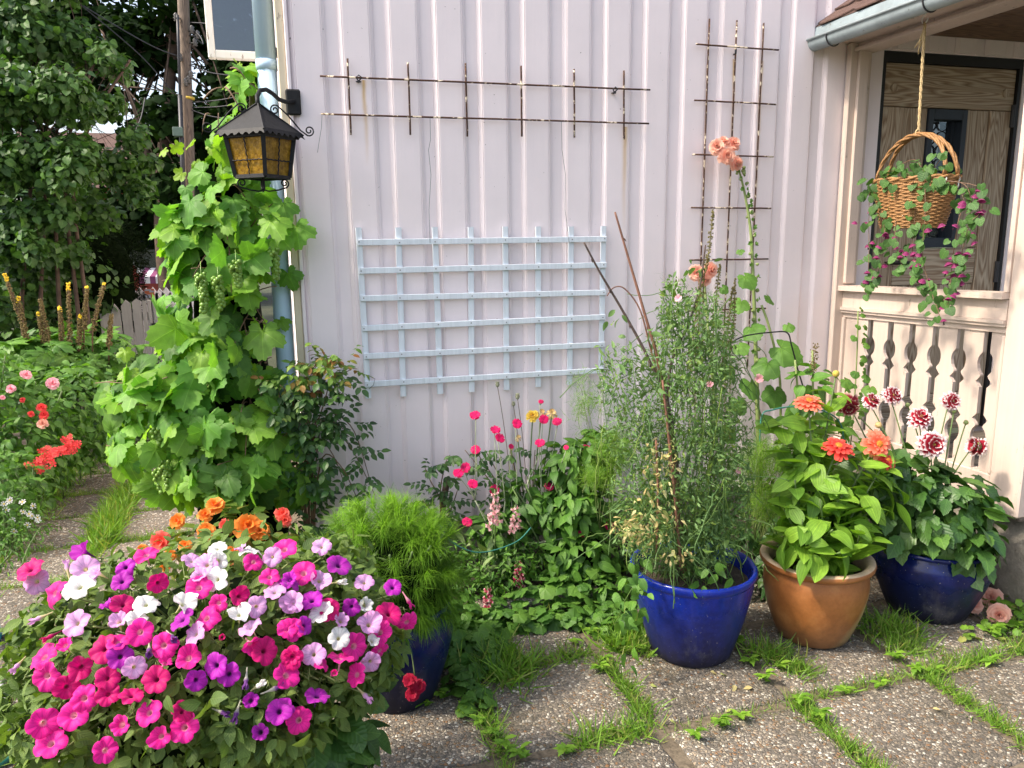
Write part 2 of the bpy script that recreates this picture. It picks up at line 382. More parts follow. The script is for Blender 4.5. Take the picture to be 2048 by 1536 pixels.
# ------------------------------------------------------------------ surface materials
def paint(name, c, stains=False, grain=.25, dirt=.25, peel=0.0, rough=.55):
    m, nt, b = _mat(name); p = POS(nt)
    n1 = NOISE(nt, 3.0, 4, .6, p); n2 = NOISE(nt, 1.0, 5, .65, SCALEV(nt, p, (60, 60, 2.2)))
    n3 = NOISE(nt, 170, 3, .6, p)
    col = MIX(nt, dirt, c, RAMP(nt, n1, [(.3, g(.72)), (.7, g(1.12))]), 'MULTIPLY')
    col = MIX(nt, grain*.5, col, RAMP(nt, n2, [(.3, g(.7)), (.65, g(1.1))]), 'MULTIPLY')
    sp = N(nt, 'SeparateXYZ'); L(nt, p, sp.inputs[0])
    # dust and splashes near the ground
    low = MATH(nt, 'MULTIPLY', RAMP(nt, sp.outputs[2], [(.28, g(1)), (.62, g(0))]), RAMP(nt, n1, [(.35, g(.1)), (.7, g(1))]))
    col = MIX(nt, MATH(nt, 'MULTIPLY', low, .15), col, (.36, .31, .25))
    if peel:
        k = NOISE(nt, 26, 5, .7, SCALEV(nt, p, (1, 1, .25))); col = MIX(nt, RAMP(nt, k, [(.68-peel*.1, g(0)), (.70-peel*.1, g(1))]), col, (.33, .27, .21))
    if stains:                                        # rust run-off under the iron trellis and specks on the paint
        wob = MATH(nt, 'MULTIPLY', MATH(nt, 'SUBTRACT', NOISE(nt, 9, 3, .5, p), .5), .02)
        for (sx, z0, z1, w, amt) in ((.376, 2.26, 1.90, .0085, .85), (1.59, 2.10, 1.58, .011, .75), (.83, 2.26, 2.05, .007, .4), (2.165, 2.43, 1.65, .007, .75), (2.318, 2.43, 1.4, .008, .6), (2.02, 2.40, 1.5, .006, .4)):
            dx = MATH(nt, 'DIVIDE', MATH(nt, 'SUBTRACT', MATH(nt, 'ADD', sp.outputs[0], wob), sx), w)
            gx = MATH(nt, 'EXPONENT', MATH(nt, 'MULTIPLY', MATH(nt, 'MULTIPLY', dx, dx), -1))
            mr = N(nt, 'MapRange', clamp=True); L(nt, sp.outputs[2], mr.inputs[0]); mr.inputs[1].default_value = z1; mr.inputs[2].default_value = z0
            up = MATH(nt, 'LESS_THAN', sp.outputs[2], z0)
            k = MATH(nt, 'MULTIPLY', MATH(nt, 'MULTIPLY', gx, MATH(nt, 'MULTIPLY', mr.outputs[0], up)), MATH(nt, 'MULTIPLY', amt, RAMP(nt, n2, [(.2, g(.6)), (.7, g(1.3))])))
            col = MIX(nt, k, col, (.62, .38, .12))
        spk = NOISE(nt, 75, 2, .5, p); col = MIX(nt, RAMP(nt, spk, [(.765, g(0)), (.775, g(1))]), col, (.25, .2, .17))
    L(nt, col, b.inputs['Base Color']); b.inputs['Roughness'].default_value = rough; b.inputs['Specular IOR Level'].default_value = .35
    h = MATH(nt, 'ADD', MATH(nt, 'MULTIPLY', n2, .3+grain), MATH(nt, 'ADD', MATH(nt, 'MULTIPLY', n3, .25), MATH(nt, 'MULTIPLY', NOISE(nt, 14, 4, .7, p), .6)))
    BUMP(nt, b, h, .32, .003)
    return m
paint('pink_wall', (.875, .77, .775), stains=True, grain=.08, dirt=.18)
paint('pink_porch', (.60, .49, .42), grain=.5, dirt=.3, peel=.35)
paint('sunlit_trim', (.72, .62, .45), grain=.5, dirt=.35, peel=.5)  # sunlit cream of the left-facing corner edge, put into the colour
paint('white_slat', (.74, .79, .84), grain=.9, dirt=.25)
paint('white_sash', (.80, .78, .70), dirt=.3, peel=.5)
paint('blue_pipe', (.50, .66, .80), grain=.1, dirt=.25, rough=.45)
paint('fence_grey', (.42, .40, .36), grain=.8, dirt=.4)
paint('fence_white', (.80, .80, .80), grain=.5, dirt=.2)
paint('red_house', (.30, .045, .035), grain=.5, dirt=.4)

def aggregate(name, dark=1.0):
    m, nt, b = _mat(name); p = POS(nt); oi = N(nt, 'ObjectInfo')
    v = N(nt, 'TexVoronoi'); v.inputs['Scale'].default_value = 95; L(nt, p, v.inputs['Vector'])
    e = N(nt, 'TexVoronoi', feature='DISTANCE_TO_EDGE'); e.inputs['Scale'].default_value = 95; L(nt, p, e.inputs['Vector'])
    v2 = N(nt, 'TexVoronoi'); v2.inputs['Scale'].default_value = 170; L(nt, p, v2.inputs['Vector'])
    s = N(nt, 'SeparateColor'); L(nt, v.outputs['Color'], s.inputs[0])
    s2 = N(nt, 'SeparateColor'); L(nt, v2.outputs['Color'], s2.inputs[0])
    stone = RAMP(nt, s.outputs[0], [(0, (.17, .15, .122)), (.2, (.32, .27, .21)), (.36, (.24, .21, .175)), (.48, (.40, .32, .23)), (.60, (.29, .19, .11)), (.70, (.54, .47, .36)), (.84, (.78, .72, .60)), (.96, (.36, .20, .10))], 'CONSTANT')
    small = RAMP(nt, s2.outputs[0], [(0, (.14, .122, .10)), (.5, (.20, .175, .145)), (.8, (.30, .255, .20))], 'CONSTANT')
    pres = RAMP(nt, s.outputs[1], [(.10, g(0)), (.14, g(1))])
    ed = RAMP(nt, e.outputs['Distance'], [(.06, g(0)), (.14, g(1))])
    k = MATH(nt, 'MULTIPLY', pres, ed)
    col = MIX(nt, k, small, stone)
    big = NOISE(nt, 2.3, 5, .65, p); col = MIX(nt, .7, col, RAMP(nt, big, [(.32, g(.62)), (.7, g(1.2))]), 'MULTIPLY')
    col = MIX(nt, RAMP(nt, NOISE(nt, 5, 5, .7, p), [(.52, g(0)), (.72, g(.65))]), col, (.085, .075, .045))   # dirt and moss film
    col = MIX(nt, oi.outputs['Random'], MIX(nt, 1, col, g(.86*dark), 'MULTIPLY'), MIX(nt, 1, col, g(1.12*dark), 'MULTIPLY'))
    L(nt, col, b.inputs['Base Color']); b.inputs['Roughness'].default_value = .82; b.inputs['Specular IOR Level'].default_value = .3
    h = MATH(nt, 'ADD', MATH(nt, 'MULTIPLY', MATH(nt, 'MULTIPLY', RAMP(nt, e.outputs['Distance'], [(.02, g(0)), (.3, g(1))]), pres), .7), MATH(nt, 'MULTIPLY', s2.outputs[1], .25))
    BUMP(nt, b, h, .8, .007); return m
aggregate('exposed_aggregate', .78)

def soilmat():
    m, nt, b = _mat('soil'); p = POS(nt); n = NOISE(nt, 14, 6, .7, p); n2 = NOISE(nt, 80, 4, .7, p)
    col = RAMP(nt, n, [(.3, (.020, .015, .010)), (.55, (.050, .037, .024)), (.75, (.085, .065, .045))])
    L(nt, MIX(nt, .5, col, RAMP(nt, n2, [(.3, g(.4)), (.7, g(1.5))]), 'MULTIPLY'), b.inputs['Base Color']); b.inputs['Roughness'].default_value = .95
    BUMP(nt, b, MATH(nt, 'ADD', n, MATH(nt, 'MULTIPLY', n2, .4)), 1.0, .02)
soilmat()
plain('joint_earth', (.13, .105, .075), .95, 0, .55, 60, .8, .2)
def groundmat():
    m, nt, b = _mat('far_ground'); p = POS(nt); n = NOISE(nt, 1.2, 5, .6, p); n2 = NOISE(nt, 30, 4, .7, p)
    col = RAMP(nt, n, [(.35, (.030, .038, .016)), (.55, (.045, .05, .022)), (.7, (.07, .06, .04))])
    L(nt, MIX(nt, .6, col, RAMP(nt, n2, [(.3, g(.5)), (.7, g(1.5))]), 'MULTIPLY'), b.inputs['Base Color']); b.inputs['Roughness'].default_value = .95
    BUMP(nt, b, n2, .8, .02)
groundmat()
def rockmat(name, a, c):
    m, nt, b = _mat(name); p = POS(nt); n = NOISE(nt, 5, 8, .68, p); n2 = NOISE(nt, 60, 5, .7, p)
    col = RAMP(nt, n, [(.3, a), (.5, tuple((x+y)/2 for x, y in zip(a, c))), (.72, c)])
    col = MIX(nt, RAMP(nt, NOISE(nt, 3, 4, .6, p), [(.55, g(0)), (.7, g(.5))]), col, (.10, .11, .06))
    L(nt, MIX(nt, .5, col, RAMP(nt, n2, [(.3, g(.6)), (.7, g(1.3))]), 'MULTIPLY'), b.inputs['Base Color']); b.inputs['Roughness'].default_value = .9
    BUMP(nt, b, MATH(nt, 'ADD', n, MATH(nt, 'MULTIPLY', n2, .3)), .9, .02)
rockmat('foundation_stone', (.12, .105, .08), (.34, .31, .26)); rockmat('grey_concrete', (.16, .16, .15), (.28, .28, .27))
def woodmat(name, ca, cb, axis='z', scale=1.0):
    m, nt, b = _mat(name); p = POS(nt); oi = N(nt, 'ObjectInfo')
    off = N(nt, 'VectorMath', operation='ADD'); cmb = N(nt, 'CombineXYZ'); L(nt, MATH(nt, 'MULTIPLY', oi.outputs['Random'], 7.3), cmb.inputs[0]); L(nt, MATH(nt, 'MULTIPLY', oi.outputs['Random'], 3.1), cmb.inputs[2])
    L(nt, p, off.inputs[0]); L(nt, cmb.outputs[0], off.inputs[1])
    st = (1, 1, .09) if axis == 'z' else ((.09, 1, 1) if axis == 'x' else (1, .09, 1))
    q = SCALEV(nt, off.outputs[0], st)
    n = NOISE(nt, 11*scale, 2, .4, q)
    ring = MATH(nt, 'ABSOLUTE', MATH(nt, 'SUBTRACT', MATH(nt, 'FRACT', MATH(nt, 'MULTIPLY', n, 22)), .5))
    fine = NOISE(nt, 160, 3, .6, SCALEV(nt, off.outputs[0], tuple(1 if s == 1 else .02 for s in st)))
    col = MIX(nt, RAMP(nt, ring, [(.05, g(0)), (.42, g(1))]), ca, cb)
    col = MIX(nt, .6, col, RAMP(nt, fine, [(.3, g(.6)), (.7, g(1.25))]), 'MULTIPLY')
    L(nt, col, b.inputs['Base Color']); b.inputs['Roughness'].default_value = .7
    BUMP(nt, b, MATH(nt, 'ADD', ring, fine), .35, .003); return m
woodmat('door_wood_upright', (.27, .18, .11), (.50, .40, .29)); woodmat('door_wood_level', (.27, .18, .11), (.50, .40, .29), 'x')
woodmat('brown_ceiling', (.10, .055, .03), (.20, .12, .07), 'x'); woodmat('pole_wood', (.10, .07, .05), (.22, .16, .11))
woodmat('floor_wood', (.09, .07, .055), (.17, .14, .11), 'x')
plain('black_iron', (.010, .010, .011), .6, 0.0, .4, 60, .3, .3)
plain('dark_frame', (.012, .012, .013), .6); plain('blue_frame', (.018, .026, .038), .6)
plain('wicker', (.29, .15, .055), .6, 0, .35, 90, .3); plain('rope', (.45, .34, .18), .9, 0, .3, 200, .6)
plain('screw', (.25, .25, .24), .5, .6); plain('white_metal', (.75, .75, .72), .4); plain('grey_hose', (.30, .31, .30), .5); plain('green_hose', (.012, .13, .085), .35, var=.2)
plain('teal_plastic', (.0, .22, .35), .35); plain('green_wire', (.03, .17, .13), .45); plain('thin_wire', (.09, .10, .09), .5)
plain('twig_dark', (.07, .045, .035), .8, 0, .4, 50, .6); plain('twig_red', (.17, .075, .045), .75, 0, .35, 50, .6); plain('bark', (.085, .055, .038), .9, 0, .4, 20, .8)
plain('stem_green', (.10, .16, .045), .6, 0, .3, 20); plain('stem_grey', (.30, .34, .22), .7, 0, .2, 30); plain('stem_pale', (.20, .26, .08), .6)
plain('stem_red', (.16, .09, .05), .6, 0, .3, 30); plain('straw', (.50, .38, .18), .8, 0, .3, 40)
plain('zinc_dark', (.05, .05, .055), .5, .5); plain('insulator', (.10, .09, .08), .3); plain('yellow_band', (.6, .42, .05), .6); plain('box_green', (.09, .14, .11), .6)
def rustmat():
    m, nt, b = _mat('rusty_rod'); p = POS(nt); n = NOISE(nt, 34, 3, .6, p); n2 = NOISE(nt, 120, 3, .6, p)
    col = RAMP(nt, n2, [(.3, (.035, .018, .012)), (.6, (.085, .035, .018)), (.75, (.22, .09, .03))])
    sp = N(nt, 'SeparateXYZ'); L(nt, p, sp.inputs[0])
    amt = MATH(nt, 'ADD', n, RAMP(nt, sp.outputs[0], [(.0, g(0)), (1, g(0))]))
    col = MIX(nt, RAMP(nt, amt, [(.575, g(0)), (.59, g(1))]), col, (.66, .56, .42)); L(nt, col, b.inputs['Base Color']); b.inputs['Roughness'].default_value = .85; BUMP(nt, b, n2, .6, .002)
rustmat()
def zinc(name, c):
    m, nt, b = _mat(name); p = POS(nt); n = NOISE(nt, 9, 5, .65, p)
    col = MIX(nt, RAMP(nt, n, [(.35, g(0)), (.7, g(1))]), tuple(x*.72 for x in c), c)
    col = MIX(nt, RAMP(nt, NOISE(nt, 30, 5, .7, p), [(.66, g(0)), (.69, g(1))]), col, (.16, .16, .14)); L(nt, col, b.inputs['Base Color']); b.inputs['Roughness'].default_value = .5; b.inputs['Metallic'].default_value = .15; BUMP(nt, b, n, .3, .004)
zinc('zinc_gutter', (.36, .43, .45)); zinc('zinc_light', (.33, .40, .43))
def shingle():
    m, nt, b = _mat('brown_shingle'); p = POS(nt); n = NOISE(nt, 260, 3, .8, p); n2 = NOISE(nt, 6, 3, .6, p)
    L(nt, MIX(nt, .5, RAMP(nt, n, [(.3, (.03, .017, .014)), (.55, (.13, .075, .06)), (.75, (.26, .17, .14))]), RAMP(nt, n2, [(.3, g(.6)), (.7, g(1.3))]), 'MULTIPLY'), b.inputs['Base Color']); b.inputs['Roughness'].default_value = .95; BUMP(nt, b, n, .7, .004)
shingle()
def glaze(name, top, low, rough=.14, streak=True):
    m, nt, b = _mat(name); p = POS(nt); sp = N(nt, 'SeparateXYZ'); L(nt, p, sp.inputs[0])
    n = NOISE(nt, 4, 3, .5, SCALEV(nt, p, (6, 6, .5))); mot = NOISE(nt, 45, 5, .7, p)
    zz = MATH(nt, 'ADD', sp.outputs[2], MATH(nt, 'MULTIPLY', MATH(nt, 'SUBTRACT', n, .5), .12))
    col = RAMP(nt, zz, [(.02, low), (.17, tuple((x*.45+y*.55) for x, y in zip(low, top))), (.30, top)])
    col = MIX(nt, .7, col, RAMP(nt, mot, [(.3, g(.55)), (.7, g(1.3))]), 'MULTIPLY')
    col = MIX(nt, RAMP(nt, NOISE(nt, 130, 2, .5, p), [(.72, g(0)), (.74, g(.6))]), col, (.35, .33, .28))
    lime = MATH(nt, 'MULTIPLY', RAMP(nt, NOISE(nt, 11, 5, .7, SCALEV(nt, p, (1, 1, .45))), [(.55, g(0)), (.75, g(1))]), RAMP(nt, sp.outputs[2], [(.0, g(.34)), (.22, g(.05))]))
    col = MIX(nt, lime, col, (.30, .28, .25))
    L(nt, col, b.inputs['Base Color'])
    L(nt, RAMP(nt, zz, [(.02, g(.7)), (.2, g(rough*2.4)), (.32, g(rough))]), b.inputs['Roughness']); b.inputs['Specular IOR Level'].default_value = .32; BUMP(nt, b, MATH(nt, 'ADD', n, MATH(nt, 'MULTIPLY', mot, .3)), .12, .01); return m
glaze('cobalt_glaze', (.006, .020, .23), (.014, .014, .035)); glaze('navy_glaze', (.005, .011, .085), (.008, .009, .022), .1)
def terra():
    m, nt, b = _mat('terracotta_glaze'); p = POS(nt); sp = N(nt, 'SeparateXYZ'); L(nt, p, sp.inputs[0])
    n = NOISE(nt, 7, 6, .65, p); n2 = NOISE(nt, 90, 4, .7, p)
    col = RAMP(nt, n, [(.3, (.20, .070, .018)), (.52, (.31, .115, .032)), (.7, (.38, .165, .055))])
    # paler and sandier towards the lower right, darker brown at the foot
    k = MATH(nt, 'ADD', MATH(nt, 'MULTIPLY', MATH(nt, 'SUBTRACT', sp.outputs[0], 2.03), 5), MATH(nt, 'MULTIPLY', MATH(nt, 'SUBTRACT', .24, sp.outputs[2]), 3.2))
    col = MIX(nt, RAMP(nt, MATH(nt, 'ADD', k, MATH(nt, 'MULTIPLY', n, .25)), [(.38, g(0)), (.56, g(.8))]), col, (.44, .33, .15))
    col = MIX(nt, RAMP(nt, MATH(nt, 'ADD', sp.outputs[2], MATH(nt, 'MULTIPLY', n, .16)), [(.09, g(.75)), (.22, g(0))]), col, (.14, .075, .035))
    L(nt, MIX(nt, .4, col, RAMP(nt, n2, [(.3, g(.7)), (.7, g(1.2))]), 'MULTIPLY'), b.inputs['Base Color']); b.inputs['Roughness'].default_value = .42; BUMP(nt, b, n2, .12, .003)
terra(); plain('sandy_rim', (.50, .36, .24), .6, 0, .3, 25, .2)
def glass(name, c, mixf=.45, rough=.02):
    m, nt, b = _mat(name); t = N(nt, 'BsdfTransparent'); t.inputs[0].default_value = (*c, 1); gl = N(nt, 'BsdfGlossy'); gl.inputs['Roughness'].default_value = rough; gl.inputs[0].default_value = (.9, .95, 1, 1)
    mx = N(nt, 'MixShader'); mx.inputs[0].default_value = mixf; L(nt, t.outputs[0], mx.inputs[1]); L(nt, gl.outputs[0], mx.inputs[2]); L(nt, mx.outputs[0], nt.nodes['Material Output'].inputs[0])
glass('window_glass', (.30, .33, .35), .14)
def amber():
    m, nt, b = _mat('amber_glass'); p = POS(nt); n = NOISE(nt, 60, 4, .7, p)
    c = RAMP(nt, n, [(.3, (.24, .12, .008)), (.6, (.60, .36, .03)), (.8, (.75, .52, .10))]); L(nt, c, b.inputs['Base Color']); b.inputs['Roughness'].default_value = .25
    t = N(nt, 'BsdfTranslucent'); L(nt, c, t.inputs[0]); mx = N(nt, 'MixShader'); mx.inputs[0].default_value = .55; L(nt, b.outputs[0], mx.inputs[1]); L(nt, t.outputs[0], mx.inputs[2]); L(nt, mx.outputs[0], nt.nodes['Material Output'].inputs[0]); BUMP(nt, b, n, .6, .006)
amber()
def striped():
    m, nt, b = _mat('striped_canvas'); p = POS(nt); sp = N(nt, 'SeparateXYZ'); L(nt, p, sp.inputs[0])
    k = MATH(nt, 'GREATER_THAN', MATH(nt, 'FRACT', MATH(nt, 'MULTIPLY', sp.outputs[0], 4.2)), .5)
    L(nt, MIX(nt, k, (.75, .72, .76), (.22, .05, .14)), b.inputs['Base Color']); b.inputs['Roughness'].default_value = .8
striped()
MT = MATS

# ------------------------------------------------------------------ ground, paving, bed
gm = MB(); n = 48; xs = np.r_[-2500, -600, -120, np.linspace(-30, 30, 25), 120, 600, 2500]; ys = xs
v = [(x, y, -.035) for y in ys for x in xs]; w = len(xs)
gm.add(v, [(j*w+i, j*w+i+1, j*w+w+i+1, j*w+w+i) for j in range(w-1) for i in range(w-1)]); gm.obj('ground', MT['far_ground'], kind='structure')

sb = MB(); R = random.Random(3); xs = np.linspace(-2.3, 3.4, 96); ys = np.linspace(-4.2, 3.3, 110); v = [(x, y, -.010+R.uniform(-.006, .003)) for y in ys for x in xs]
sb.add(v, [(j*96+i, j*96+i+1, j*96+97+i, j*96+96+i) for j in range(109) for i in range(95)])
sb.obj('joint_soil', MT['joint_earth'], smooth=True, kind='structure')

pave = thing('pavement', (0, -1.5, 0), None, None); pave['kind'] = 'structure'
XJ = [.55+.535*k for k in range(-5, 6)]; YJ = [-3.95, -3.45, -2.95, -2.46, -1.96, -1.46, -.95, -.45, -.05, .41, .88, 1.36, 1.83, 2.28, 2.75, 3.2]
def slab(x0, y0, x1, y1, R):
    b = MB(); n = 7; top = .0+R.uniform(-.004, .004); tx, ty = R.uniform(-.006, .006), R.uniform(-.006, .006)
    px = [0, .02]+[i/n for i in range(1, n)]+[.98, 1]; w = len(px); v = []
    for j, a in enumerate(px):
        for i, c in enumerate(px):
            x = x0+(x1-x0)*c; y = y0+(y1-y0)*a; e = (i in (0, w-1)) or (j in (0, w-1))
            x += R.uniform(-.007, .007) if e else 0; y += R.uniform(-.007, .007) if e else 0
            v.append((x, y, top+tx*(c-.5)+ty*(a-.5)-(.007 if e else 0)+R.uniform(-.0008, .0008)))
    f = [(j*w+i, j*w+i+1, j*w+w+i+1, j*w+w+i) for j in range(w-1) for i in range(w-1)]
    ring = [i for i in range(w)]+[j*w+w-1 for j in range(1, w)]+[(w-1)*w+i for i in range(w-2, -1, -1)]+[j*w for j in range(w-2, 0, -1)]
    o = len(v); v += [(v[k][0], v[k][1], -.05) for k in ring]
    f += [(ring[k], o+k, o+(k+1) % len(ring), ring[(k+1) % len(ring)]) for k in range(len(ring))]
    b.add(v, f); b.obj('slab', MT['exposed_aggregate'], pave, True)
R = random.Random(5); JOINTS = []
for i in range(len(XJ)-1):
    for j in range(len(YJ)-1):
        cx, cy = (XJ[i]+XJ[i+1])/2, (YJ[j]+YJ[j+1])/2
        if cx > .0 and cy > -.55: continue
        if cx > 2.75 and cy > -1.2: continue
        if cx < -1.55 and cy > -.6: continue
        if cx > -.5 and cy > .2: continue
        slab(XJ[i]+.024, YJ[j]+.024, XJ[i+1]-.024, YJ[j+1]-.024, R)
# raised bed behind a kerb of upright aggregate edging
bed = MB(); R = random.Random(8); xs = np.linspace(-.02, 2.95, 60); ys = np.linspace(-.62, .0, 14)
v = [(x, y, .075+R.uniform(-.012, .015)-(.10 if y < -.58 else 0)) for y in ys for x in xs]; bed.add(v, [(j*60+i, j*60+i+1, j*60+61+i, j*60+60+i) for j in range(13) for i in range(59)])
bed.obj('flower_bed', MT['soil'], smooth=True, kind='structure')
kerb = thing('bed_kerb', (1.6, -.58, 0), None, None); kerb['kind'] = 'structure'
for k, (a, c) in enumerate(((.10, .57), (.60, 1.10), (1.13, 1.62), (1.66, 2.16), (2.19, 2.68))):
    b = MB(); b.box((a, -.625, -.03), (c, -.565, .085+.006*(k % 2)), bev=.008); b.obj('kerb_stone', MT['exposed_aggregate'], kerb)
# earth strip for the border along the left of the path
lb = MB(); R = random.Random(9); xs = np.linspace(-5.5, -1.5, 40); ys = np.linspace(-.8, 4.6, 50)
v = [(x+ (R.uniform(-.03, .03)), y, (.02 if x < -1.6 else -.02)+R.uniform(-.012, .015)+ (.03 if x < -1.9 else 0)) for y in ys for x in xs]; lb.add(v, [(j*40+i, j*40+i+1, j*40+41+i, j*40+40+i) for j in range(49) for i in range(39)])
lb.obj('border_soil', MT['soil'], smooth=True, kind='structure')

# ------------------------------------------------------------------ the house wall
house = thing('house', (1.5, .05, 0), 'pale pink board-and-batten house wall behind the flower bed, with a wooden door', 'house')
b = MB()
b.box((.045, 0, .24), (3.05, .16, 4.2)); b.box((3.99, 0, .24), (7.5, .16, 4.2)); b.box((3.05, 0.001, 2.52), (3.99, .16, 4.2))
b.box((.045, .16, .24), (.2, 7.5, 4.2)); b.obj('wall', MT['pink_wall'], house)
b = MB(); b.box((.07, .02, -.05), (7.5, .25, .24)); b.box((.07, .25, -.05), (.25, 7.5, .24)); b.obj('foundation', MT['foundation_stone'], house)
def batten(x, z0, z1, w=.147, y0=0.0, face='y'):
    pr = [(0, 0), (.001, -.005), (.004, -.006), (.0125, -.0125), (.0155, -.0145), (.0180, -.0125), (.0195, -.0150), (.0215, -.0155)]
    pr = pr+[(w-a, d) for a, d in reversed(pr)]
    v = []; f = []; k = len(pr); jig = R.uniform(-.0015, .0015)
    zs = [z0, (z0+z1)/2+R.uniform(-.4, .4), z1]
    for z in zs: v += [(x+a+jig, y0+d+jig, z) for a, d in pr]
    for j in range(2):
        for i in range(k-1): f.append((j*k+i, j*k+i+1, j*k+k+i+1, j*k+k+i))
    f.append(tuple(range(k-1, -1, -1))); f.append(tuple(range(2*k, 3*k)))
    return MB().add(v, f)
R = random.Random(21)
for i in range(-1, 13):
    batten(.281+.2*i, .235+R.uniform(0, .01), 4.2).obj('board', MT['pink_wall'], house)
for x in (3.10, 3.30, 3.50, 3.70, 3.9): batten(x, 2.525, 4.2).obj('board', MT['pink_wall'], house)
for x in (4.05, 4.25, 4.45): batten(x, .4, 4.2).obj('board', MT['pink_wall'], house)
b = MB(); b.box((.030, -.012, .235), (.062, .09, 4.2), bev=.003); b.obj('corner_board', MT['sunlit_trim'], house)
b = MB(); b.box((.063, -.022, .236), (.079, 0, 4.2), bev=.003); b.obj('corner_bead', MT['pink_wall'], house)
b = MB(); b.tube([(-.012, .055, 4.2), (-.016, .055, 2.30)], .0425, 20); b.tube([(-.016, .055, 2.31), (-.022, .055, .95), (-.03, .05, .80), (-.07, .0, .66), (-.10, -.05, .55)], .0405, 20)
b.tube([(-.016, .055, 2.335), (-.016, .055, 2.295)], .0440, 20)
b.obj('downpipe', MT['blue_pipe'], house, True)
b = MB(); b.tube([(-.018, .055, 1.75), (-.018, .055, 1.70)], .0455, 20); b.box((.0, .05, 1.715), (.045, .06, 1.735)); b.obj('pipe_bracket', MT['zinc_dark'], house)
# casement standing open on the side wall, seen past the corner
win = MB(); y0 = .55
x0, x1, z0, z1 = P(412, 60, y0).x, .0, P(430, 116, y0).z, 3.6
win.box((x0, y0, z0), (x0+.032, y0+.04, z1), bev=.004); win.box((x1-.032, y0, z0), (x1, y0+.04, z1), bev=.004); win.box((x0+.032, y0+.001, z0), (x1-.032, y0+.039, z0+.038), bev=.004)
win = win.obj('window', MT['white_sash'], house)
b = MB(); b.box((x0+.03, y0+.018, z0+.036), (x1-.03, y0+.022, z1)); b.obj('pane', MT['window_glass'], win)
b = MB(); b.box((x1, y0-.004, z0+.3), (.045, y0+.03, z0+.36)); b.box((x1, y0-.004, z0+.02), (.045, y0+.03, z0+.06)); b.obj('hinge', MT['zinc_dark'], win)
# door
dx0, dx1 = 3.075, 3.965; dz0 = .44
fr = MB(); fr.box((3.052, .005, dz0), (dx0, .12, 2.518)); fr.box((dx1, .005, dz0), (3.988, .12, 2.518)); fr.box((dx0, .005, 2.468), (dx1, .12, 2.518)); fr.obj('door_frame', MT['dark_frame'], house)
def dpl(a, c, m, nm='door_plank'):
    b = MB(); b.box(a, c, bev=.004); return b.obj(nm, MT[m], house)
dpl((dx0+.003, .02, 2.25), (dx1-.003, .10, 2.466), 'door_wood_level', 'door_rail'); dpl((dx0+.003, .021, dz0), (dx0+.155, .10, 2.247), 'door_wood_upright', 'door_stile'); dpl((dx1-.155, .021, dz0), (dx1-.003, .10, 2.247), 'door_wood_upright', 'door_stile')
dpl((dx0+.158, .026, 1.30), (dx1-.158, .10, 1.50), 'door_wood_level', 'door_rail'); dpl((dx0+.158, .026, dz0), (dx1-.158, .10, dz0+.22), 'door_wood_level', 'door_rail')
dpl((dx0+.158, .030, 1.503), (3.388, .10, 2.247), 'door_wood_upright'); dpl((3.655, .030, 1.503), (dx1-.158, .10, 2.247), 'door_wood_upright')
for a, c in ((dx0+.158, 3.36), (3.363, 3.52), (3.523, 3.68), (3.683, dx1-.158)): dpl((a, .032, dz0+.223), (c, .10, 1.297), 'door_wood_upright')
dw = MB()
for a, c in (((3.391, .018, 1.505), (3.425, .1, 2.245)), ((3.618, .018, 1.505), (3.652, .1, 2.245)), ((3.425, .019, 2.19), (3.618, .1, 2.245)), ((3.425, .019, 1.505), (3.618, .1, 1.56))): dw.box(a, c, bev=.003)
for a, c in (((3.425, .07, 1.56), (3.445, .11, 2.19)), ((3.598, .07, 1.56), (3.618, .11, 2.19))): dw.box(a, c)
dw = dw.obj('door_window', MT['blue_frame'], house)
b = MB(); b.box((3.445, .098, 1.56), (3.598, .101, 2.19)); b.obj('pane', MT['window_glass'], dw)
ld = MB()
for k in range(9):
    for i in range(2):
        cx, cz = 3.484+.075*i, 1.60+.072*k; ld.tube([(cx+.035*math.cos(a), .094, cz+.035*math.sin(a)) for a in np.linspace(0, 2*math.pi, 15)], .003, 4)
ld.obj('lead_ring', MT['zinc_dark'], dw)
b = MB(); b.box((3.446, .16, 1.5), (3.6, .17, 2.2)); b.obj('curtain', MT['fence_grey'], dw)
b = MB(); b.tube([(3.20, .02, 1.43), (3.20, -.04, 1.43), (3.22, -.05, 1.43), (3.30, -.052, 1.425)], [.012, .012, .013, .01], 10); b.lathe([(.028, 0), (.03, .004), (.0, .006)], (3.2, .015, 1.43), 14); b.obj('door_handle', MT['black_iron'], house, True)
for zc in (2.22, 1.36):
    b = MB(); b.tube([(dx1-.008, .012, zc-.06), (dx1-.008, .012, zc+.06)], .012, 8); b.obj('door_hinge', MT['zinc_dark'], house)
for xx in (dx0+.07, dx1-.07):
    b = MB(); b.tube([(xx, .012, 2.34), (xx, .022, 2.34)], .022, 12); b.obj('door_peg', MT['door_wood_upright'], house)

# ------------------------------------------------------------------ the porch on the right
porch = thing('porch', (3.4, -.6, .42), 'open pink wooden porch with sawn balusters and sill, right of the wall', 'porch')
XF = 2.85
def pb(nm, a, c, m='pink_porch', bev=.004):
    b = MB(); b.box(a, c, bev=bev); return b.obj(nm, MT[m], porch)
pb('post', (2.802, -.058, .42), (2.93, -.024, 2.53)); pb('post', (XF-.004, -1.195, .418), (3.0, -1.045, 2.53), bev=.008); pb('post', (3.001, -1.20, .419), (3.08, -1.12, 2.52))
pb('post', (4.25, -1.195, .418), (4.40, -1.045, 2.53)); pb('post', (4.25, -.12, .418), (4.4, -.024, 2.53))
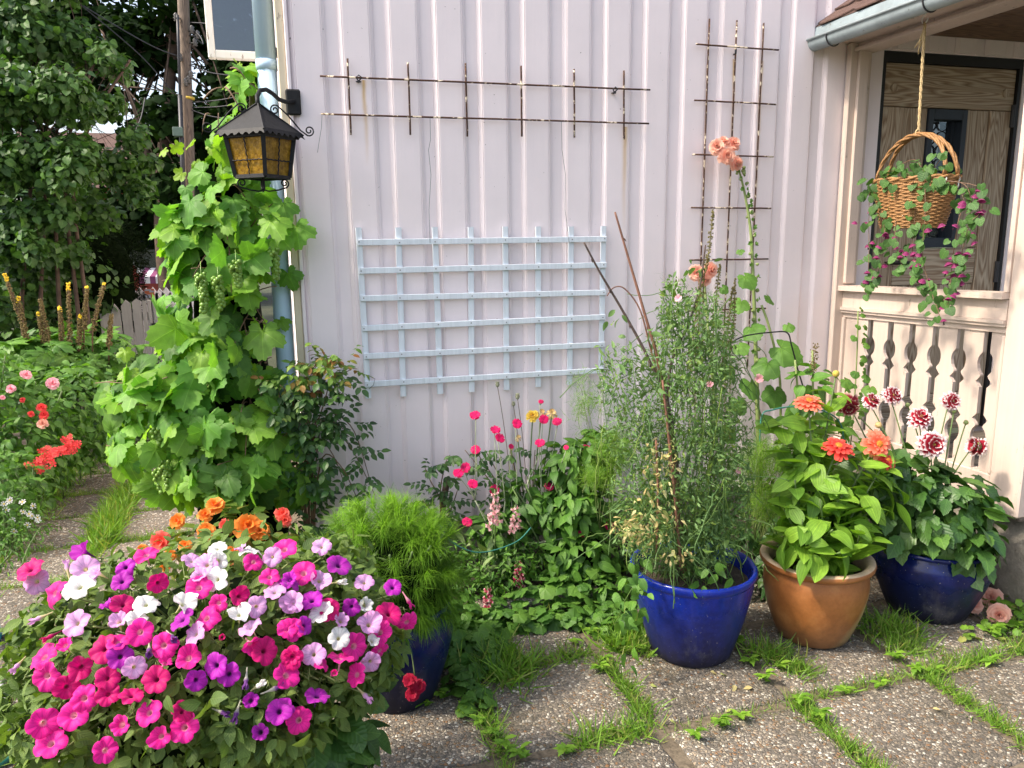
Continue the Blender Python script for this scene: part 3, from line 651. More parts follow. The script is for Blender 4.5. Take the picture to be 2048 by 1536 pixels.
# frame boards of the opening
pb('frame_strip', (XF-.008, -.078, 1.33), (2.90, -.0585, 2.49), bev=.003); pb('frame_strip', (XF-.008, -1.044, 1.345), (2.90, -1.022, 2.49), bev=.003)
def lv(y): return 1.0+(-.03-y)*.026        # the rails climb a little towards the front post
def rail(nm, x0, x1, za, zb, y0=-.0585, y1=-1.0445):
    b = MB(); v = []
    for y in (y0, y1):
        o = lv(y)-1.0; v += [(x0, y, za+o), (x1, y, za+o), (x1, y, zb+o), (x0, y, zb+o)]
    b.add(v, [(0, 1, 2, 3), (7, 6, 5, 4), (0, 4, 5, 1), (1, 5, 6, 2), (2, 6, 7, 3), (3, 7, 4, 0)]); return b.obj(nm, MT['pink_porch'], porch)
rail('sill', 2.815, 2.93, 1.292, 1.318); rail('rail_board', XF, 2.90, 1.205, 1.289); rail('moulding', XF-.014, 2.89, 1.190, 1.2045); rail('moulding', XF-.006, 2.885, 1.176, 1.1895)
rail('frame_strip', XF+.01, 2.90, 1.150, 1.1755)
pb('bottom_rail', (XF+.002, -1.044, .50), (2.91, -.0585, .565)); pb('skirting', (XF-.004, -1.0445, .42), (2.92, -.0585, .494)); pb('frame_strip', (XF, -.0785, .566), (2.90, -.0585, 1.149)); pb('frame_strip', (XF, -1.044, .566), (2.90, -1.03, 1.165))
gaps = [-.258, -.397, -.536, -.675, -.812, -.951]
SLOT = .0185
def gap_half(z0, z1):
    """half width of the sawn-out slot going down from z1 to z0"""
    zc = (z0+z1)/2; H = (z1-z0)/2; pts = [(SLOT, z1)]
    def ring(zm, r, a0, a1, k=9):
        for i in range(k+1):
            a = math.radians(a0+(a1-a0)*i/k); pts.append((max(SLOT, r*.80*math.sin(a)), zm+r*math.cos(a)))
    zt = zc+.155
    ring(zt, .050, 14, 166); pts.append((.021, zt-.055)); pts.append((.040, zt-.076)); pts.append((SLOT, zt-.098))
    zb = zc-.155
    pts.append((SLOT, zb+.098)); pts.append((.040, zb+.076)); pts.append((.021, zb+.055)); ring(zb, .050, 14, 166); pts.append((SLOT, z0)); return pts
ed = [-.079]+gaps+[-1.0295]
for i in range(7):
    za, zb = .566, 1.150
    hi, lo = ed[i], ed[i+1]                                  # y falls towards the viewer
    A = gap_half(za, zb)
    lefts = [(hi-h, z) for h, z in A] if i > 0 else [(hi, zb), (hi, za)]
    rights = [(lo+h, z) for h, z in A] if i < 6 else [(lo, zb), (lo, za)]
    zof = lv((hi+lo)/2)-1.0
    ring = lefts+rights[::-1]; k = len(ring); v = [(2.868, y, z+(zof if z > 1.0 else zof*(z-za)/(zb-za))) for y, z in ring]+[(2.885, y, z+(zof if z > 1.0 else zof*(z-za)/(zb-za))) for y, z in ring]
    b = MB(); b.add(v, [tuple(range(k)), tuple(range(2*k-1, k-1, -1))]+[(j, k+j, k+(j+1) % k, (j+1) % k) for j in range(k)]); b.obj('baluster', MT['pink_porch'], porch)
for k in range(7): pb('floor_plank', (XF+.02, -1.19+.165*k, .40), (4.35, -1.19+.165*k+.16, .43), 'floor_wood')
# eave: boarded soffit, fascia, shingled roof, gutter
b = MB(); b.add([(2.63, .0, 2.56), (2.63, -1.9, 2.55), (2.86, -1.9, 2.515), (2.86, 0, 2.525)], [(0, 3, 2, 1)]); b.add([(2.63, .0, 2.58), (2.63, -1.9, 2.57), (2.86, -1.9, 2.535), (2.86, 0, 2.545)], [(0, 1, 2, 3)]); b.obj('soffit', MT['pink_porch'], porch)
pb('top_beam', (XF-.006, -1.9, 2.49), (2.95, -.024, 2.60)); pb('eave_moulding', (XF-.03, -1.9, 2.488), (XF-.007, -.024, 2.508), bev=.004)
for k in range(9): pb('ceiling_plank', (2.952, -1.9+.21*k, 2.60), (4.3, -1.9+.21*k+.204, 2.62), 'brown_ceiling', .003)
ro = MB(); ro.add([(2.618, -.001, 2.602), (2.618, -1.95, 2.592), (3.6, -1.95, 3.30), (3.6, -.001, 3.31)], [(0, 1, 2, 3)]); ro.add([(2.63, -.001, 2.578), (2.63, -1.95, 2.568), (3.6, -1.95, 3.27), (3.6, -.001, 3.28)], [(3, 2, 1, 0)])
ro.add([(3.6, -.001, 3.31), (3.6, -1.95, 3.30), (4.6, -1.95, 2.575), (4.6, -.001, 2.585)], [(0, 1, 2, 3)]); roof = ro.obj('roof', MT['brown_shingle'], porch)
R = random.Random(4)
for row in range(4):
    for k in range(8):
        s0 = .02+row*.13; off = (.12 if row % 2 else 0); y1 = -.004-.25*k+off; y0 = y1-.245
        if y1 > 0: y1 = -.003
        if y1-y0 < .05: continue
        L0, L1 = s0-.02, s0+.15; dx, dz = .814, .581; b = MB(); nx, nz = -.581, .814; h = .007+R.uniform(0, .006)
        pts = []
        for (yy, l, hh) in ((y1, L1, .003), (y0, L1, .003), (y0, L0+.03, h), ((y0+y1)/2-.06, L0, h+.002), ((y0+y1)/2+.06, L0+R.uniform(-.01, .01), h+.002), (y1, L0+.03, h)):
            pts.append((2.618+dx*l+nx*(hh+row*.001), yy, 2.602+dz*l+nz*(hh+row*.001)))
        bt = [(p[0]+.5*.007*.5, p[1], p[2]-.006) for p in pts]; b.add(pts+bt, [(0, 1, 2, 3, 4, 5)]+[(i, 6+i, 6+(i+1) % 6, (i+1) % 6) for i in range(6)]); b.obj('shingle', MT['brown_shingle'], porch)
b = MB(); v = []; pr = [(2.612+.040*math.cos(a), 2.530+.043*math.sin(a)) for a in np.linspace(math.pi, 2*math.pi, 13)]
pr = [(2.567, 2.534), (2.571, 2.538)]+pr[1:-1]+[(2.654, 2.545)]
for y in (-.004, -.6, -1.2, -1.95): v += [(x, y, z+y*.006) for x, z in pr]
k = len(pr); f = [(j*k+i, j*k+k+i, j*k+k+i+1, j*k+i+1) for j in range(3) for i in range(k-1)]
b.add(v, f); b.add([(x+(.003 if i > 1 else 0), -.0045, z) for i, (x, z) in enumerate(pr)], [tuple(range(k))]); b.tube([(2.569, -.003, 2.538), (2.569, -1.95, 2.527)], .0065, 8); b.obj('gutter', MT['zinc_gutter'], porch, True)
b = MB(); b.add([(2.606, -.003, 2.52), (2.606, -1.95, 2.51), (2.619, -1.95, 2.589), (2.619, -.003, 2.599)], [(0, 1, 2, 3)]); b.add([(2.647, -.003, 2.50), (2.647, -1.95, 2.49), (2.649, -1.95, 2.60), (2.649, -.003, 2.61)], [(0, 1, 2, 3)]); b.obj('flashing', MT['zinc_light'], porch)
for yy in (-.16, -.75, -1.3):
    b = MB(); b.tube([(2.612+.044*math.cos(a), yy, 2.528+.048*math.sin(a)) for a in np.linspace(math.pi*.98, 1.95*math.pi, 12)], .0035, 5); b.obj('gutter_bracket', MT['zinc_dark'], porch)
# rough stone base under the porch
st = MB(); R = random.Random(12); nu, nv = 26, 10; v = []
for j in range(nv+1):
    for i in range(nu+1):
        t = i/nu; z = -.03+.448*j/nv; bul = .05*math.sin(math.pi*j/nv)+R.uniform(-.014, .014)
        if t < .6: x, y = 2.965-bul-.04*(1-j/nv), -.0-1.33*(t/.6)
        else: x, y = 2.965+(t-.6)/.4*1.4, -1.33-bul-.03*(1-j/nv)
        v.append((x, y, z+R.uniform(-.008, .008)))
st.add(v, [(j*(nu+1)+i, j*(nu+1)+nu+1+i, j*(nu+1)+nu+2+i, j*(nu+1)+i+1) for j in range(nv) for i in range(nu)])
st.add([(2.96, 0, .417), (2.96, -1.33, .417), (4.4, -1.33, .417), (4.4, 0, .417)], [(0, 1, 2, 3)])
st.obj('stone_base', MT['foundation_stone'], porch, True)
# ------------------------------------------------------------------ things on the wall
def rods(nm, plist, parent, r=.0042, m='rusty_rod'):
    for a, c in plist:
        a, c = Vector(a), Vector(c); b = MB(); k = 8; b.tube([a+(c-a)*i/k+Vector((rnd.uniform(-.0007, .0007), 0, rnd.uniform(-.0007, .0007))) for i in range(k+1)], r, 7); b.obj(nm, MT[m], parent, True)
t1 = thing('iron_trellis', (.96, -.035, 2.04), 'low wide rusty iron wall trellis above the white wooden one', 'trellis')
rods('level_rod', [(P(640, 152, -.040), P(1300, 180, -.040)), (P(642, 228, -.040), P(1298, 247, -.040))], t1)
rods('upright_rod', [(P(a, b_, -.033), P(c, d, -.033)) for a, b_, c, d in ((695, 117, 702, 270), (816, 125, 821, 270), (931, 127, 935, 273), (1042, 132, 1044, 273), (1148, 138, 1149, 275), (1248, 141, 1248, 279))], t1)
for (u, v) in ((717, 158), (1228, 181)):
    c = P(u, v, -.03); b = MB(); b.tube([(c.x, -.022, c.z-.012), (c.x, -.033, c.z-.010), (c.x-.012, -.046, c.z+.004), (c.x, -.048, c.z+.012), (c.x+.012, -.046, c.z+.004), (c.x, -.033, c.z-.010)], .003, 6); b.lathe([(.012, 0), (.012, .003), (0, .003)], (c.x, -.028, c.z-.012), 8); b.obj('bracket', MT['zinc_dark'], t1, True)
t2 = thing('iron_trellis', (2.17, -.035, 1.0), 'tall narrow rusty iron wall trellis behind the peach hollyhock', 'trellis')
for k, v in enumerate((94, 205, 312, 417, 520, 620)):
    z = P(1457, v, -.04).z; rods('level_rod', [((1.940, -.040, z+.004), (2.392, -.040, z))], t2)
rods('upright_rod', [((x, -.033, .9), (x+.003, -.033, z)) for x, z in ((2.008, P(1414, 37, -.033).z), (2.155, P(1468, 40, -.033).z), (2.303, P(1522, 46, -.033).z))], t2)
c = P(1470, 108, -.03); b = MB(); b.tube([(c.x, -.02, c.z), (c.x, -.035, c.z), (c.x, -.036, c.z+.02)], .005, 6); b.obj('bracket', MT['zinc_dark'], t2, True)
tw = thing('wooden_trellis', (.9, -.03, .9), 'white painted wooden lattice trellis hung low on the pink wall', 'trellis')
def slat(nm, a, c, w, y0, y1):
    """flat lath from a to c (x,z) of width w between depths y0,y1"""
    a, c = Vector((a.x, 0, a.z)), Vector((c.x, 0, c.z)); d = (c-a).normalized(); q = Vector((-d.z, 0, d.x))*w/2; b = MB(); e = .0016; yi = Vector((0, 1, 0))
    ring = lambda p: [p+q*.88+yi*y0, p+q+yi*(y0+e), p+q+yi*y1, p-q+yi*y1, p-q+yi*(y0+e), p-q*.88+yi*y0]
    v = ring(a)+ring(c); b.add(v, [(0, 1, 2, 3, 4, 5), (11, 10, 9, 8, 7, 6)]+[(i, 6+i, 6+(i+1) % 6, (i+1) % 6) for i in range(6)]); return b.obj(nm, MT['white_slat'], tw)
for (a, b_, c, d) in ((717, 455, 737, 797), (797, 455, 807, 793), (870, 454, 881, 788), (942, 454, 942+2, 784), (1011, 453, 1014, 780), (1077, 453, 1077, 774), (1143, 453, 1140, 770), (1208, 452, 1203, 744)): slat('upright_slat', P(a, b_, -.036), P(c, d, -.036), .0265, -.0355, -.024)
for (a, b_, c, d) in ((716, 485, 1213, 478), (719, 542, 1213, 530), (721, 597, 1212, 585), (725, 657, 1211, 634), (728, 713, 1210, 689), (730, 769, 1206, 741)): slat('level_slat', P(a, b_, -.047), P(c, d, -.047), .0265, -.0475, -.0365)
sc_ = MB()
for (a, b_, c, d) in ((717, 455, 737, 797), (797, 455, 807, 793), (870, 454, 881, 788), (942, 454, 942+2, 784), (1011, 453, 1014, 780), (1077, 453, 1077, 774), (1143, 453, 1140, 770), (1208, 452, 1203, 744)):
    for (e, f_, g_, h_) in ((716, 485, 1213, 478), (719, 542, 1213, 530), (721, 597, 1212, 585), (725, 657, 1211, 634), (728, 713, 1210, 689), (730, 769, 1206, 741)):
        A, B, C_, D_ = P(a, b_, -.04), P(c, d, -.04), P(e, f_, -.04), P(g_, h_, -.04); den = (B.x-A.x)*(D_.z-C_.z)-(B.z-A.z)*(D_.x-C_.x); t = ((C_.x-A.x)*(D_.z-C_.z)-(C_.z-A.z)*(D_.x-C_.x))/den
        q = A+(B-A)*t+Vector((rnd.uniform(-.004, .004), 0, rnd.uniform(-.003, .003))); sc_.tube([(q.x, -.0470, q.z), (q.x, -.0484, q.z)], .0032, 7)
sc_.obj('screws', MT['screw'], tw, kind='stuff')
for pts in ([(860, 236), (861, 280), (857, 300), (862, 350), (858, 420), (860, 486)], [(1123, 242), (1124, 300), (1131, 350), (1130, 420), (1136, 465), (1138, 484)]):
    b = MB(); pp = [P(u, v, -.044+.004*math.sin(i)) for i, (u, v) in enumerate(pts)]; b.tube(pp, .0011, 4); b.obj('hanging_wire', MT['thin_wire'], tw)
b = MB(); b.tube([P(736, 752, -.05), P(750, 757, -.055), P(747, 770, -.055), P(738, 778, -.05)], .0011, 4); b.obj('hanging_wire', MT['thin_wire'], tw)
b = MB(); b.tube([P(644, 231, -.03), P(643, 255, -.03), P(638, 285, -.03), P(635, 305, -.03)], .0011, 4); b.obj('hanging_wire', MT['thin_wire'], t1)

# wall lantern
lan = thing('wall_lantern', (.08, -.03, 2.16), 'black iron wall lantern with amber glass on a curved arm at the house corner', 'lantern')
LC = Vector((-.057, -.25, 0)); DEL = math.radians(6)
def cor(k, r, z): a = -math.pi/2+DEL+k*math.pi/2; return Vector((LC.x+r*math.cos(a), LC.y+r*math.sin(a), z))
b = MB(); b.box((P(570, 178, -.03).x, -.034, P(585, 230, -.03).z), (P(600, 178, -.03).x, -.020, P(585, 178, -.03).z), bev=.006); b.obj('wall_plate', MT['black_iron'], lan)
b = MB(); b.tube([P(588, 203, -.034), P(572, 204, -.07), P(558, 199, -.11), P(545, 187, -.16), P(532, 179, -.205), P(520, 181, -.24), P(514, 193, -.25), (LC.x, LC.y, 2.145), (LC.x, LC.y, 2.10)], .0085, 10); b.obj('arm', MT['black_iron'], lan, True)
# roof with a scalloped rim
b = MB(); apex = Vector((LC.x, LC.y, 2.113)); v = []; f = []
for k in range(4):
    A, B = cor(k, .168, 1.998), cor(k+1, .168, 1.998); n = 24; row = []; row2 = []
    for i in range(n+1):
        t = i/n; p = A.lerp(B, t); row.append(apex.lerp(p, .93)+Vector((0, 0, .002))); out = (p-Vector((LC.x, LC.y, p.z))).normalized()
        row2.append(p+Vector((0, 0, -.008-.006*math.cos(t*2*math.pi*7)))+out*.003*math.cos(t*2*math.pi*7))
    o = len(v); v += [apex+(A.lerp(B, .5)-apex)*.02]+row+row2
    for i in range(n): f.append((o, o+1+i, o+2+i)); f.append((o+1+i, o+n+2+i, o+n+3+i, o+2+i))
b.add(v, f)
for k in range(4): b.tube([apex+Vector((0, 0, .004)), cor(k, .166, 2.0)], .0035, 5)
b.obj('roof', MT['black_iron'], lan)
fb = MB(); rt, rb, zt, zb = .128, .102, 1.992, 1.838
for k in range(4):
    fb.tube([cor(k, rt, zt), cor(k, rb, zb)], [.012, .0105], 4); fb.tube([cor(k, rb-.002, zb), cor(k+1, rb-.002, zb)], .010, 4); fb.tube([cor(k, rt, zt-.004), cor(k+1, rt, zt-.004)], .012, 4)
fb.obj('frame', MT['black_iron'], lan)
for k in range(4):
    q = [cor(k, rt-.006, zt-.01), cor(k+1, rt-.006, zt-.01), cor(k+1, rb-.006, zb), cor(k, rb-.006, zb)]; c0 = Vector((LC.x, LC.y, 1.915)); nrm = ((q[0]+q[1]+q[2]+q[3])/4-c0).normalized()*.003
    b = MB(); b.add(q+[p-nrm for p in q], [(0, 3, 2, 1), (4, 5, 6, 7), (0, 1, 5, 4), (1, 2, 6, 5), (2, 3, 7, 6), (3, 0, 4, 7)]); pane = b.obj('pane', MT['amber_glass'], lan)
    b = MB(); m = (q[0]+q[1])/2; m2 = (q[2]+q[3])/2; l_, r_ = (q[0]+q[3])/2-Vector((0, 0, .012)), (q[1]+q[2])/2-Vector((0, 0, .012))
    for A, B in ((m, m2), (l_, r_)):
        b.tube([A.lerp(B, i/24)+nrm*2+Vector((math.cos(i*1.6)*.0014, math.cos(i*1.6)*.0014, math.sin(i*1.6)*.0014)) for i in range(25)], .0026, 5)
    b.obj('twisted_bar', MT['black_iron'], pane, True)
b = MB(); b.add([cor(k, rb-.004, zb-.002) for k in range(4)], [(3, 2, 1, 0)]); b.tube([(LC.x, LC.y, zb+.03), (LC.x, LC.y, zb-.0455)], .006, 6); b.obj('bottom_plate', MT['black_iron'], lan)
def spir(c, ex, ez, r, a0, turns, sgn, k=20): return [c+ex*(r*(1-.75*i/k)*math.cos(a0+sgn*turns*2*math.pi*i/k))+ez*(r*(1-.75*i/k)*math.sin(a0+sgn*turns*2*math.pi*i/k)) for i in range(k+1)]
EZ = Vector((0, 0, 1))
for k in (1, 3, 2):
    out = (cor(k, 1, 0)-Vector((LC.x, LC.y, 0))).normalized(); o = Vector((LC.x, LC.y, 0)); b = MB()
    s1 = spir(o+out*.062+EZ*2.093, out, EZ, .019, math.radians(55), 1.4, 1); s2 = spir(o+out*.188+EZ*2.020, out, EZ, .020, math.radians(-110), 1.4, 1)
    b.tube(list(reversed(s1))+[o+out*.11+EZ*2.075, o+out*.155+EZ*2.020]+s2, .003, 6); b.obj('scroll', MT['black_iron'], lan, True)
    s3 = spir(o+out*.08+EZ*1.816, out, EZ, .018, math.radians(-80), 1.4, 1)
    b = MB(); b.tube([o+EZ*1.79, o+out*.02+EZ*1.785, o+out*.055+EZ*1.79]+s3, .003, 6); b.obj('scroll', MT['black_iron'], lan, True)

# ------------------------------------------------------------------ pots
def pot(nm, c, prof, mat, label, soil_z, soil_r, rim_mat=None, rim_prof=None):
    t = thing(nm, (c[0], c[1], 0), label, 'plant pot', 'glazed plant pots')
    b = MB(); b.lathe(prof, (c[0], c[1], .002), 56); b.obj('body', MT[mat], t, True)
    if rim_prof: b = MB(); b.lathe(rim_prof, (c[0], c[1], .002), 56); b.obj('rim', MT[rim_mat or mat], t, True)
    b = MB(); R = random.Random(nm+label); v = [(c[0], c[1], soil_z+.01)]; n = 24
    for rr in (.5, 1.0):
        for k in range(n): a = 2*math.pi*k/n; v.append((c[0]+soil_r*rr*math.cos(a), c[1]+soil_r*rr*math.sin(a), soil_z+R.uniform(-.008, .008)))
    b.add(v, [(0, 1+k, 1+(k+1) % n) for k in range(n)]+[(1+k, 1+n+k, 1+n+(k+1) % n, 1+(k+1) % n) for k in range(n)]); b.obj('potting_soil', MT['soil'], t, True)
    return t
BP, TP, NP, DP, PP = (1.434, -1.044), (1.962, -1.088), (2.56, -1.06), (.295, -1.0), (-.20, -1.60)
def scaled(prof, r, h): return [(a*r, b*h) for a, b in prof]
body = [(0, 0), (.62, 0), (.655, .02), (.70, .12), (.80, .35), (.89, .60), (.945, .80), (.965, .90)]
rimp = [(.955, .89), (.985, .915), (1.0, .945), (1.0, .975), (.985, .995), (.955, 1.0), (.925, .985), (.905, .95), (.89, .85), (.87, .78)]
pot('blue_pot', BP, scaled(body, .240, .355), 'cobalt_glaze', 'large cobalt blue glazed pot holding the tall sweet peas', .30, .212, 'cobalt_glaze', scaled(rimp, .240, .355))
tbody = [(0, 0), (.60, 0), (.635, .02), (.72, .15), (.84, .38), (.905, .58), (.92, .70), (.905, .80), (.875, .87), (.87, .90)]
trim = [(.865, .89), (.93, .90), (.99, .93), (1.0, .96), (.985, .985), (.95, 1.0), (.88, .995), (.835, .97), (.81, .90), (.80, .82)]
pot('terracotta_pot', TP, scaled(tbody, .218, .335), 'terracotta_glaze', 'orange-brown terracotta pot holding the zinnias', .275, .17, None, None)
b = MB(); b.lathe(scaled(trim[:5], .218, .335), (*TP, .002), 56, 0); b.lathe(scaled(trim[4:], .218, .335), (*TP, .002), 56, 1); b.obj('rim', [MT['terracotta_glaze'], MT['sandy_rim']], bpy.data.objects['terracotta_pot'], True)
nbody = [(0, 0), (.63, 0), (.66, .02), (.76, .2), (.88, .42), (.965, .62), (.985, .74), (.95, .85), (.90, .91), (.885, .94)]
nrim = [(.88, .93), (.93, .935), (.965, .955), (.965, .985), (.94, 1.0), (.90, .99), (.87, .95), (.86, .85)]
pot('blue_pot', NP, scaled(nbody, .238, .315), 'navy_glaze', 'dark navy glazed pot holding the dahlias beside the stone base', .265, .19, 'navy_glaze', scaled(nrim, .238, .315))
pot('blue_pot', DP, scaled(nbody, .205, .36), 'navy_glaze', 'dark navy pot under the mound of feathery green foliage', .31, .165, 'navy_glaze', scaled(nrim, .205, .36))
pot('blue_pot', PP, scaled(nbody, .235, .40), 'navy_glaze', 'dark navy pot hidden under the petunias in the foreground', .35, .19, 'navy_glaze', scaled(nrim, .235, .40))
b6 = tuple(P(455, 1085, -.42))[:2]
pot('blue_pot', b6, scaled(body, .17, .26), 'terracotta_glaze', 'small pot of orange begonias at the foot of the grape vine', .22, .15, 'terracotta_glaze', scaled(rimp, .17, .26)).name = 'begonia_pot'
WM['begonia_pot'] = Matrix.Translation((*b6, 0))

# ------------------------------------------------------------------ hose, teal can
hs_ = MB(); pts = [P(-160, 1380, -1.25), P(-30, 1395, -1.2), P(8, 1420, -1.2), P(18, 1450, -1.22), P(10, 1490, -1.25), P(-20, 1520, -1.3)]
hose = [PZ(-140, 1300, .015), PZ(-20, 1345, .015), PZ(8, 1400, .015), PZ(14, 1450, .015), PZ(4, 1500, .015), PZ(-40, 1540, .015), PZ(-160, 1560, .015)]
def smooth(pts, k=6):
    pts = [Vector(p) for p in pts]; out = []
    for i in range(len(pts)-1):
        p0, p1, p2, p3 = pts[max(i-1, 0)], pts[i], pts[i+1], pts[min(i+2, len(pts)-1)]
        for j in range(k):
            t = j/k; out.append(.5*((2*p1)+(-p0+p2)*t+(2*p0-5*p1+4*p2-p3)*t*t+(-p0+3*p1-3*p2+p3)*t**3))
    return out+[pts[-1]]
b = MB(); b.tube(smooth(hose), .0105, 10); b.obj('garden_hose', MT['grey_hose'], smooth=True, label='grey garden hose curling on the slabs at the left edge', cat='hose')
b = MB(); b.tube(smooth([PZ(-120, 1600, .013), PZ(-20, 1540, .013), PZ(30, 1510, .013), PZ(75, 1475, .013), PZ(140, 1440, .013), PZ(230, 1400, .013)]), .0115, 10); b.obj('garden_hose', MT['green_hose'], smooth=True, label='green garden hose running under the petunias', cat='hose')
b = MB(); b.tube(smooth([PZ(-60, 1262, .012), PZ(0, 1268, .012), PZ(60, 1272, .012), PZ(200, 1276, .012)]), .0075, 8); b.obj('garden_hose', MT['grey_hose'], smooth=True, label='thin grey hose lying straight on the slabs behind the petunias', cat='hose')
wc = thing('watering_can', (-1.42, -.42, 0), 'teal plastic watering can cut off by the left edge of the photo', 'watering can'); c = PZ(-42, 1290, 0)
b = MB(); b.lathe([(0, 0), (.075, 0), (.08, .02), (.078, .16), (.07, .18), (.045, .19)], (c.x, c.y, 0), 24); b.obj('tank', MT['teal_plastic'], wc, True)
b = MB(); b.tube([(c.x-.06, c.y, .17), (c.x-.09, c.y, .24), (c.x, c.y, .28), (c.x+.03, c.y, .2)], .010, 8); b.obj('handle', MT['teal_plastic'], wc, True)
b = MB(); b.tube([(c.x-.06, c.y, .05), (c.x-.16, c.y, .16), (c.x-.22, c.y, .24)], [.018, .014, .012], 8); b.obj('spout', MT['teal_plastic'], wc, True)

# ------------------------------------------------------------------ hanging basket
bk = thing('hanging_basket', (2.72, -.62, 1.62), 'oval wicker basket hanging by a rope in front of the porch opening', 'basket')
BC = Vector((2.72, -.63, 1.60))
def ov(a, r, z): return Vector((BC.x+r*.62*math.cos(a), BC.y+r*math.sin(a), z))
b = MB(); R = random.Random(2)
for k in range(26):
    z = 1.615+.0078*k; r = .150+.055*(k/25)**.8; n = 64; ph = 0 if k % 2 else math.pi
    b.tube([ov(2*math.pi*i/n, r+.0045*math.cos(i*math.pi/2+ph), z+.0008*math.cos(i)) for i in range(n+1)], .0046, 5, cap=False)
b.obj('woven_side', MT['wicker'], bk, True)
b = MB()
for s in (0, 1): b.tube([ov(2*math.pi*i/60, .209+.004*math.cos(i*.9+3*s), 1.822+.006*math.sin(i*.9+3*s)) for i in range(61)], .0065, 6, cap=False)
b.obj('rim', MT['wicker'], bk, True)
b = MB(); b.add([BC+Vector((0, 0, .015))]+[ov(2*math.pi*i/24, .15, 1.615) for i in range(24)], [(0, 1+(i+1) % 24, 1+i) for i in range(24)]); b.add([Vector((BC.x, BC.y, 1.79))]+[ov(2*math.pi*i/24, .195, 1.785) for i in range(24)], [(0, 1+i, 1+(i+1) % 24) for i in range(24)], mi=1); b.obj('base', [MT['wicker'], MT['soil']], bk)
for s in (-1, 1):
    b = MB(); off = Vector((.035*s, 0, 0))
    arc = [Vector((BC.x, BC.y, 1.83))+off*(1-math.sin(a)*.7)+Vector((0, .195*math.cos(a), .185*math.sin(a))) for a in np.linspace(0, math.pi, 26)]
    for q in range(3): b.tube([p+Vector((.006*math.cos(i*.8+q*2.1), 0, .006*math.sin(i*.8+q*2.1))) for i, p in enumerate(arc)], .0058, 6)
    b.obj('handle', MT['wicker'], bk, True)
    for e in (0, -1):
        p = arc[e]; c = MB(); c.tube([p+Vector((0, .012*math.cos(a), -.018+.014*math.sin(a))) for a in np.linspace(0, 2*math.pi, 12)], .003, 6); c.tube([p+Vector((0, .008*math.cos(a), -.04+.012*math.sin(a))) for a in np.linspace(0, 2*math.pi, 12)], .003, 6); c.obj('ring', MT['white_metal'], bk, True)
top = Vector((2.72, -.627, 2.018)); hook = Vector((2.725, -.605, 2.485))
b = MB()
for q in (0, 2.1, 4.2): b.tube([hook.lerp(top, i/30)+Vector((.004*math.cos(i*1.1+q), .004*math.sin(i*1.1+q), 0)) for i in range(31)], .0036, 5)
b.tube([top+Vector((.016*math.cos(a), 0, .004+.016*math.sin(a))) for a in np.linspace(0, 2*math.pi, 12)], .004, 5)
for q in range(5): b.tube([hook+Vector((0, .004, -.03)), hook+Vector((rnd.uniform(-.01, .01), .012+rnd.uniform(-.01, .01), -.07)), hook+Vector((rnd.uniform(-.02, .02), .02+rnd.uniform(-.015, .015), -.115+rnd.uniform(-.02, .02)))], .0028, 4)
b.obj('rope', MT['rope'], bk, True)
b = MB(); b.tube([(2.725, -.605, 2.535), (2.725, -.605, 2.515)]+[Vector((2.725, -.605, 2.498))+Vector((0, .017*math.sin(a), .017*math.cos(a))) for a in np.linspace(0, 4.7, 12)], .003, 6); b.obj('hook', MT['white_metal'], porch, True)
# ------------------------------------------------------------------ plant materials
leafmat('vine_leaf', [(.075, .18, .040), (.11, .235, .05), (.14, .275, .055), (.20, .33, .045), (.05, .12, .03)], .46, 'palm', .55, gain=1.32)
leafmat('vine_young', [(.17, .27, .035), (.23, .33, .045)], .45, 'palm', .5)
leafmat('petunia_leaf', [(.11, .175, .045), (.15, .225, .06), (.19, .26, .075), (.08, .14, .04)], .3, 'pin', .6, gain=.82)
leafmat('zinnia_leaf', [(.12, .225, .03), (.17, .29, .04), (.21, .34, .05), (.09, .18, .03)], .38, 'par', .5)
leafmat('dahlia_leaf', [(.035, .088, .026), (.055, .125, .034), (.085, .165, .04), (.03, .075, .026)], .3, 'pin', .42, .5)
leafmat('sweetpea_leaf', [(.09, .165, .07), (.125, .21, .095), (.165, .25, .12), (.085, .155, .055), (.19, .25, .065)], .3, None, .6)
leafmat('dry_leaf', [(.50, .40, .26), (.40, .28, .17), (.58, .50, .36), (.34, .36, .15)], .35, 'pin', .7, .2, (1.1, 1, .8))
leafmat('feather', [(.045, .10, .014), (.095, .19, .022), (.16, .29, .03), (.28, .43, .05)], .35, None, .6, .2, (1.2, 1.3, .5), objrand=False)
leafmat('dill_leaf', [(.10, .20, .025), (.16, .28, .035), (.23, .36, .05)], .35, None, .6)
leafmat('bush_leaf', [(.050, .125, .026), (.085, .185, .036), (.115, .225, .045), (.04, .10, .024)], .34, 'pin', .5)
leafmat('rose_leaf', [(.022, .062, .022), (.04, .095, .028), (.07, .135, .04), (.028, .07, .026)], .28, 'pin', .4, .5)
leafmat('rose_young', [(.12, .21, .05), (.16, .25, .06), (.25, .10, .04)], .35, 'pin', .45)
leafmat('hollyhock_leaf', [(.085, .175, .04), (.12, .225, .055), (.065, .145, .034)], .36, 'palm', .6)
leafmat('basket_leaf', [(.05, .115, .036), (.075, .155, .048), (.035, .085, .028)], .30, 'pin', .55)
leafmat('ivy_leaf', [(.05, .12, .026), (.08, .17, .034), (.105, .20, .04)], .32, 'palm', .55)
leafmat('grass_blade', [(.10, .20, .025), (.15, .27, .035), (.20, .32, .05), (.07, .15, .02), (.34, .32, .13)], .35, None, .55)
leafmat('silver_leaf', [(.17, .22, .12), (.22, .28, .17), (.13, .19, .09)], .25, None, .7)
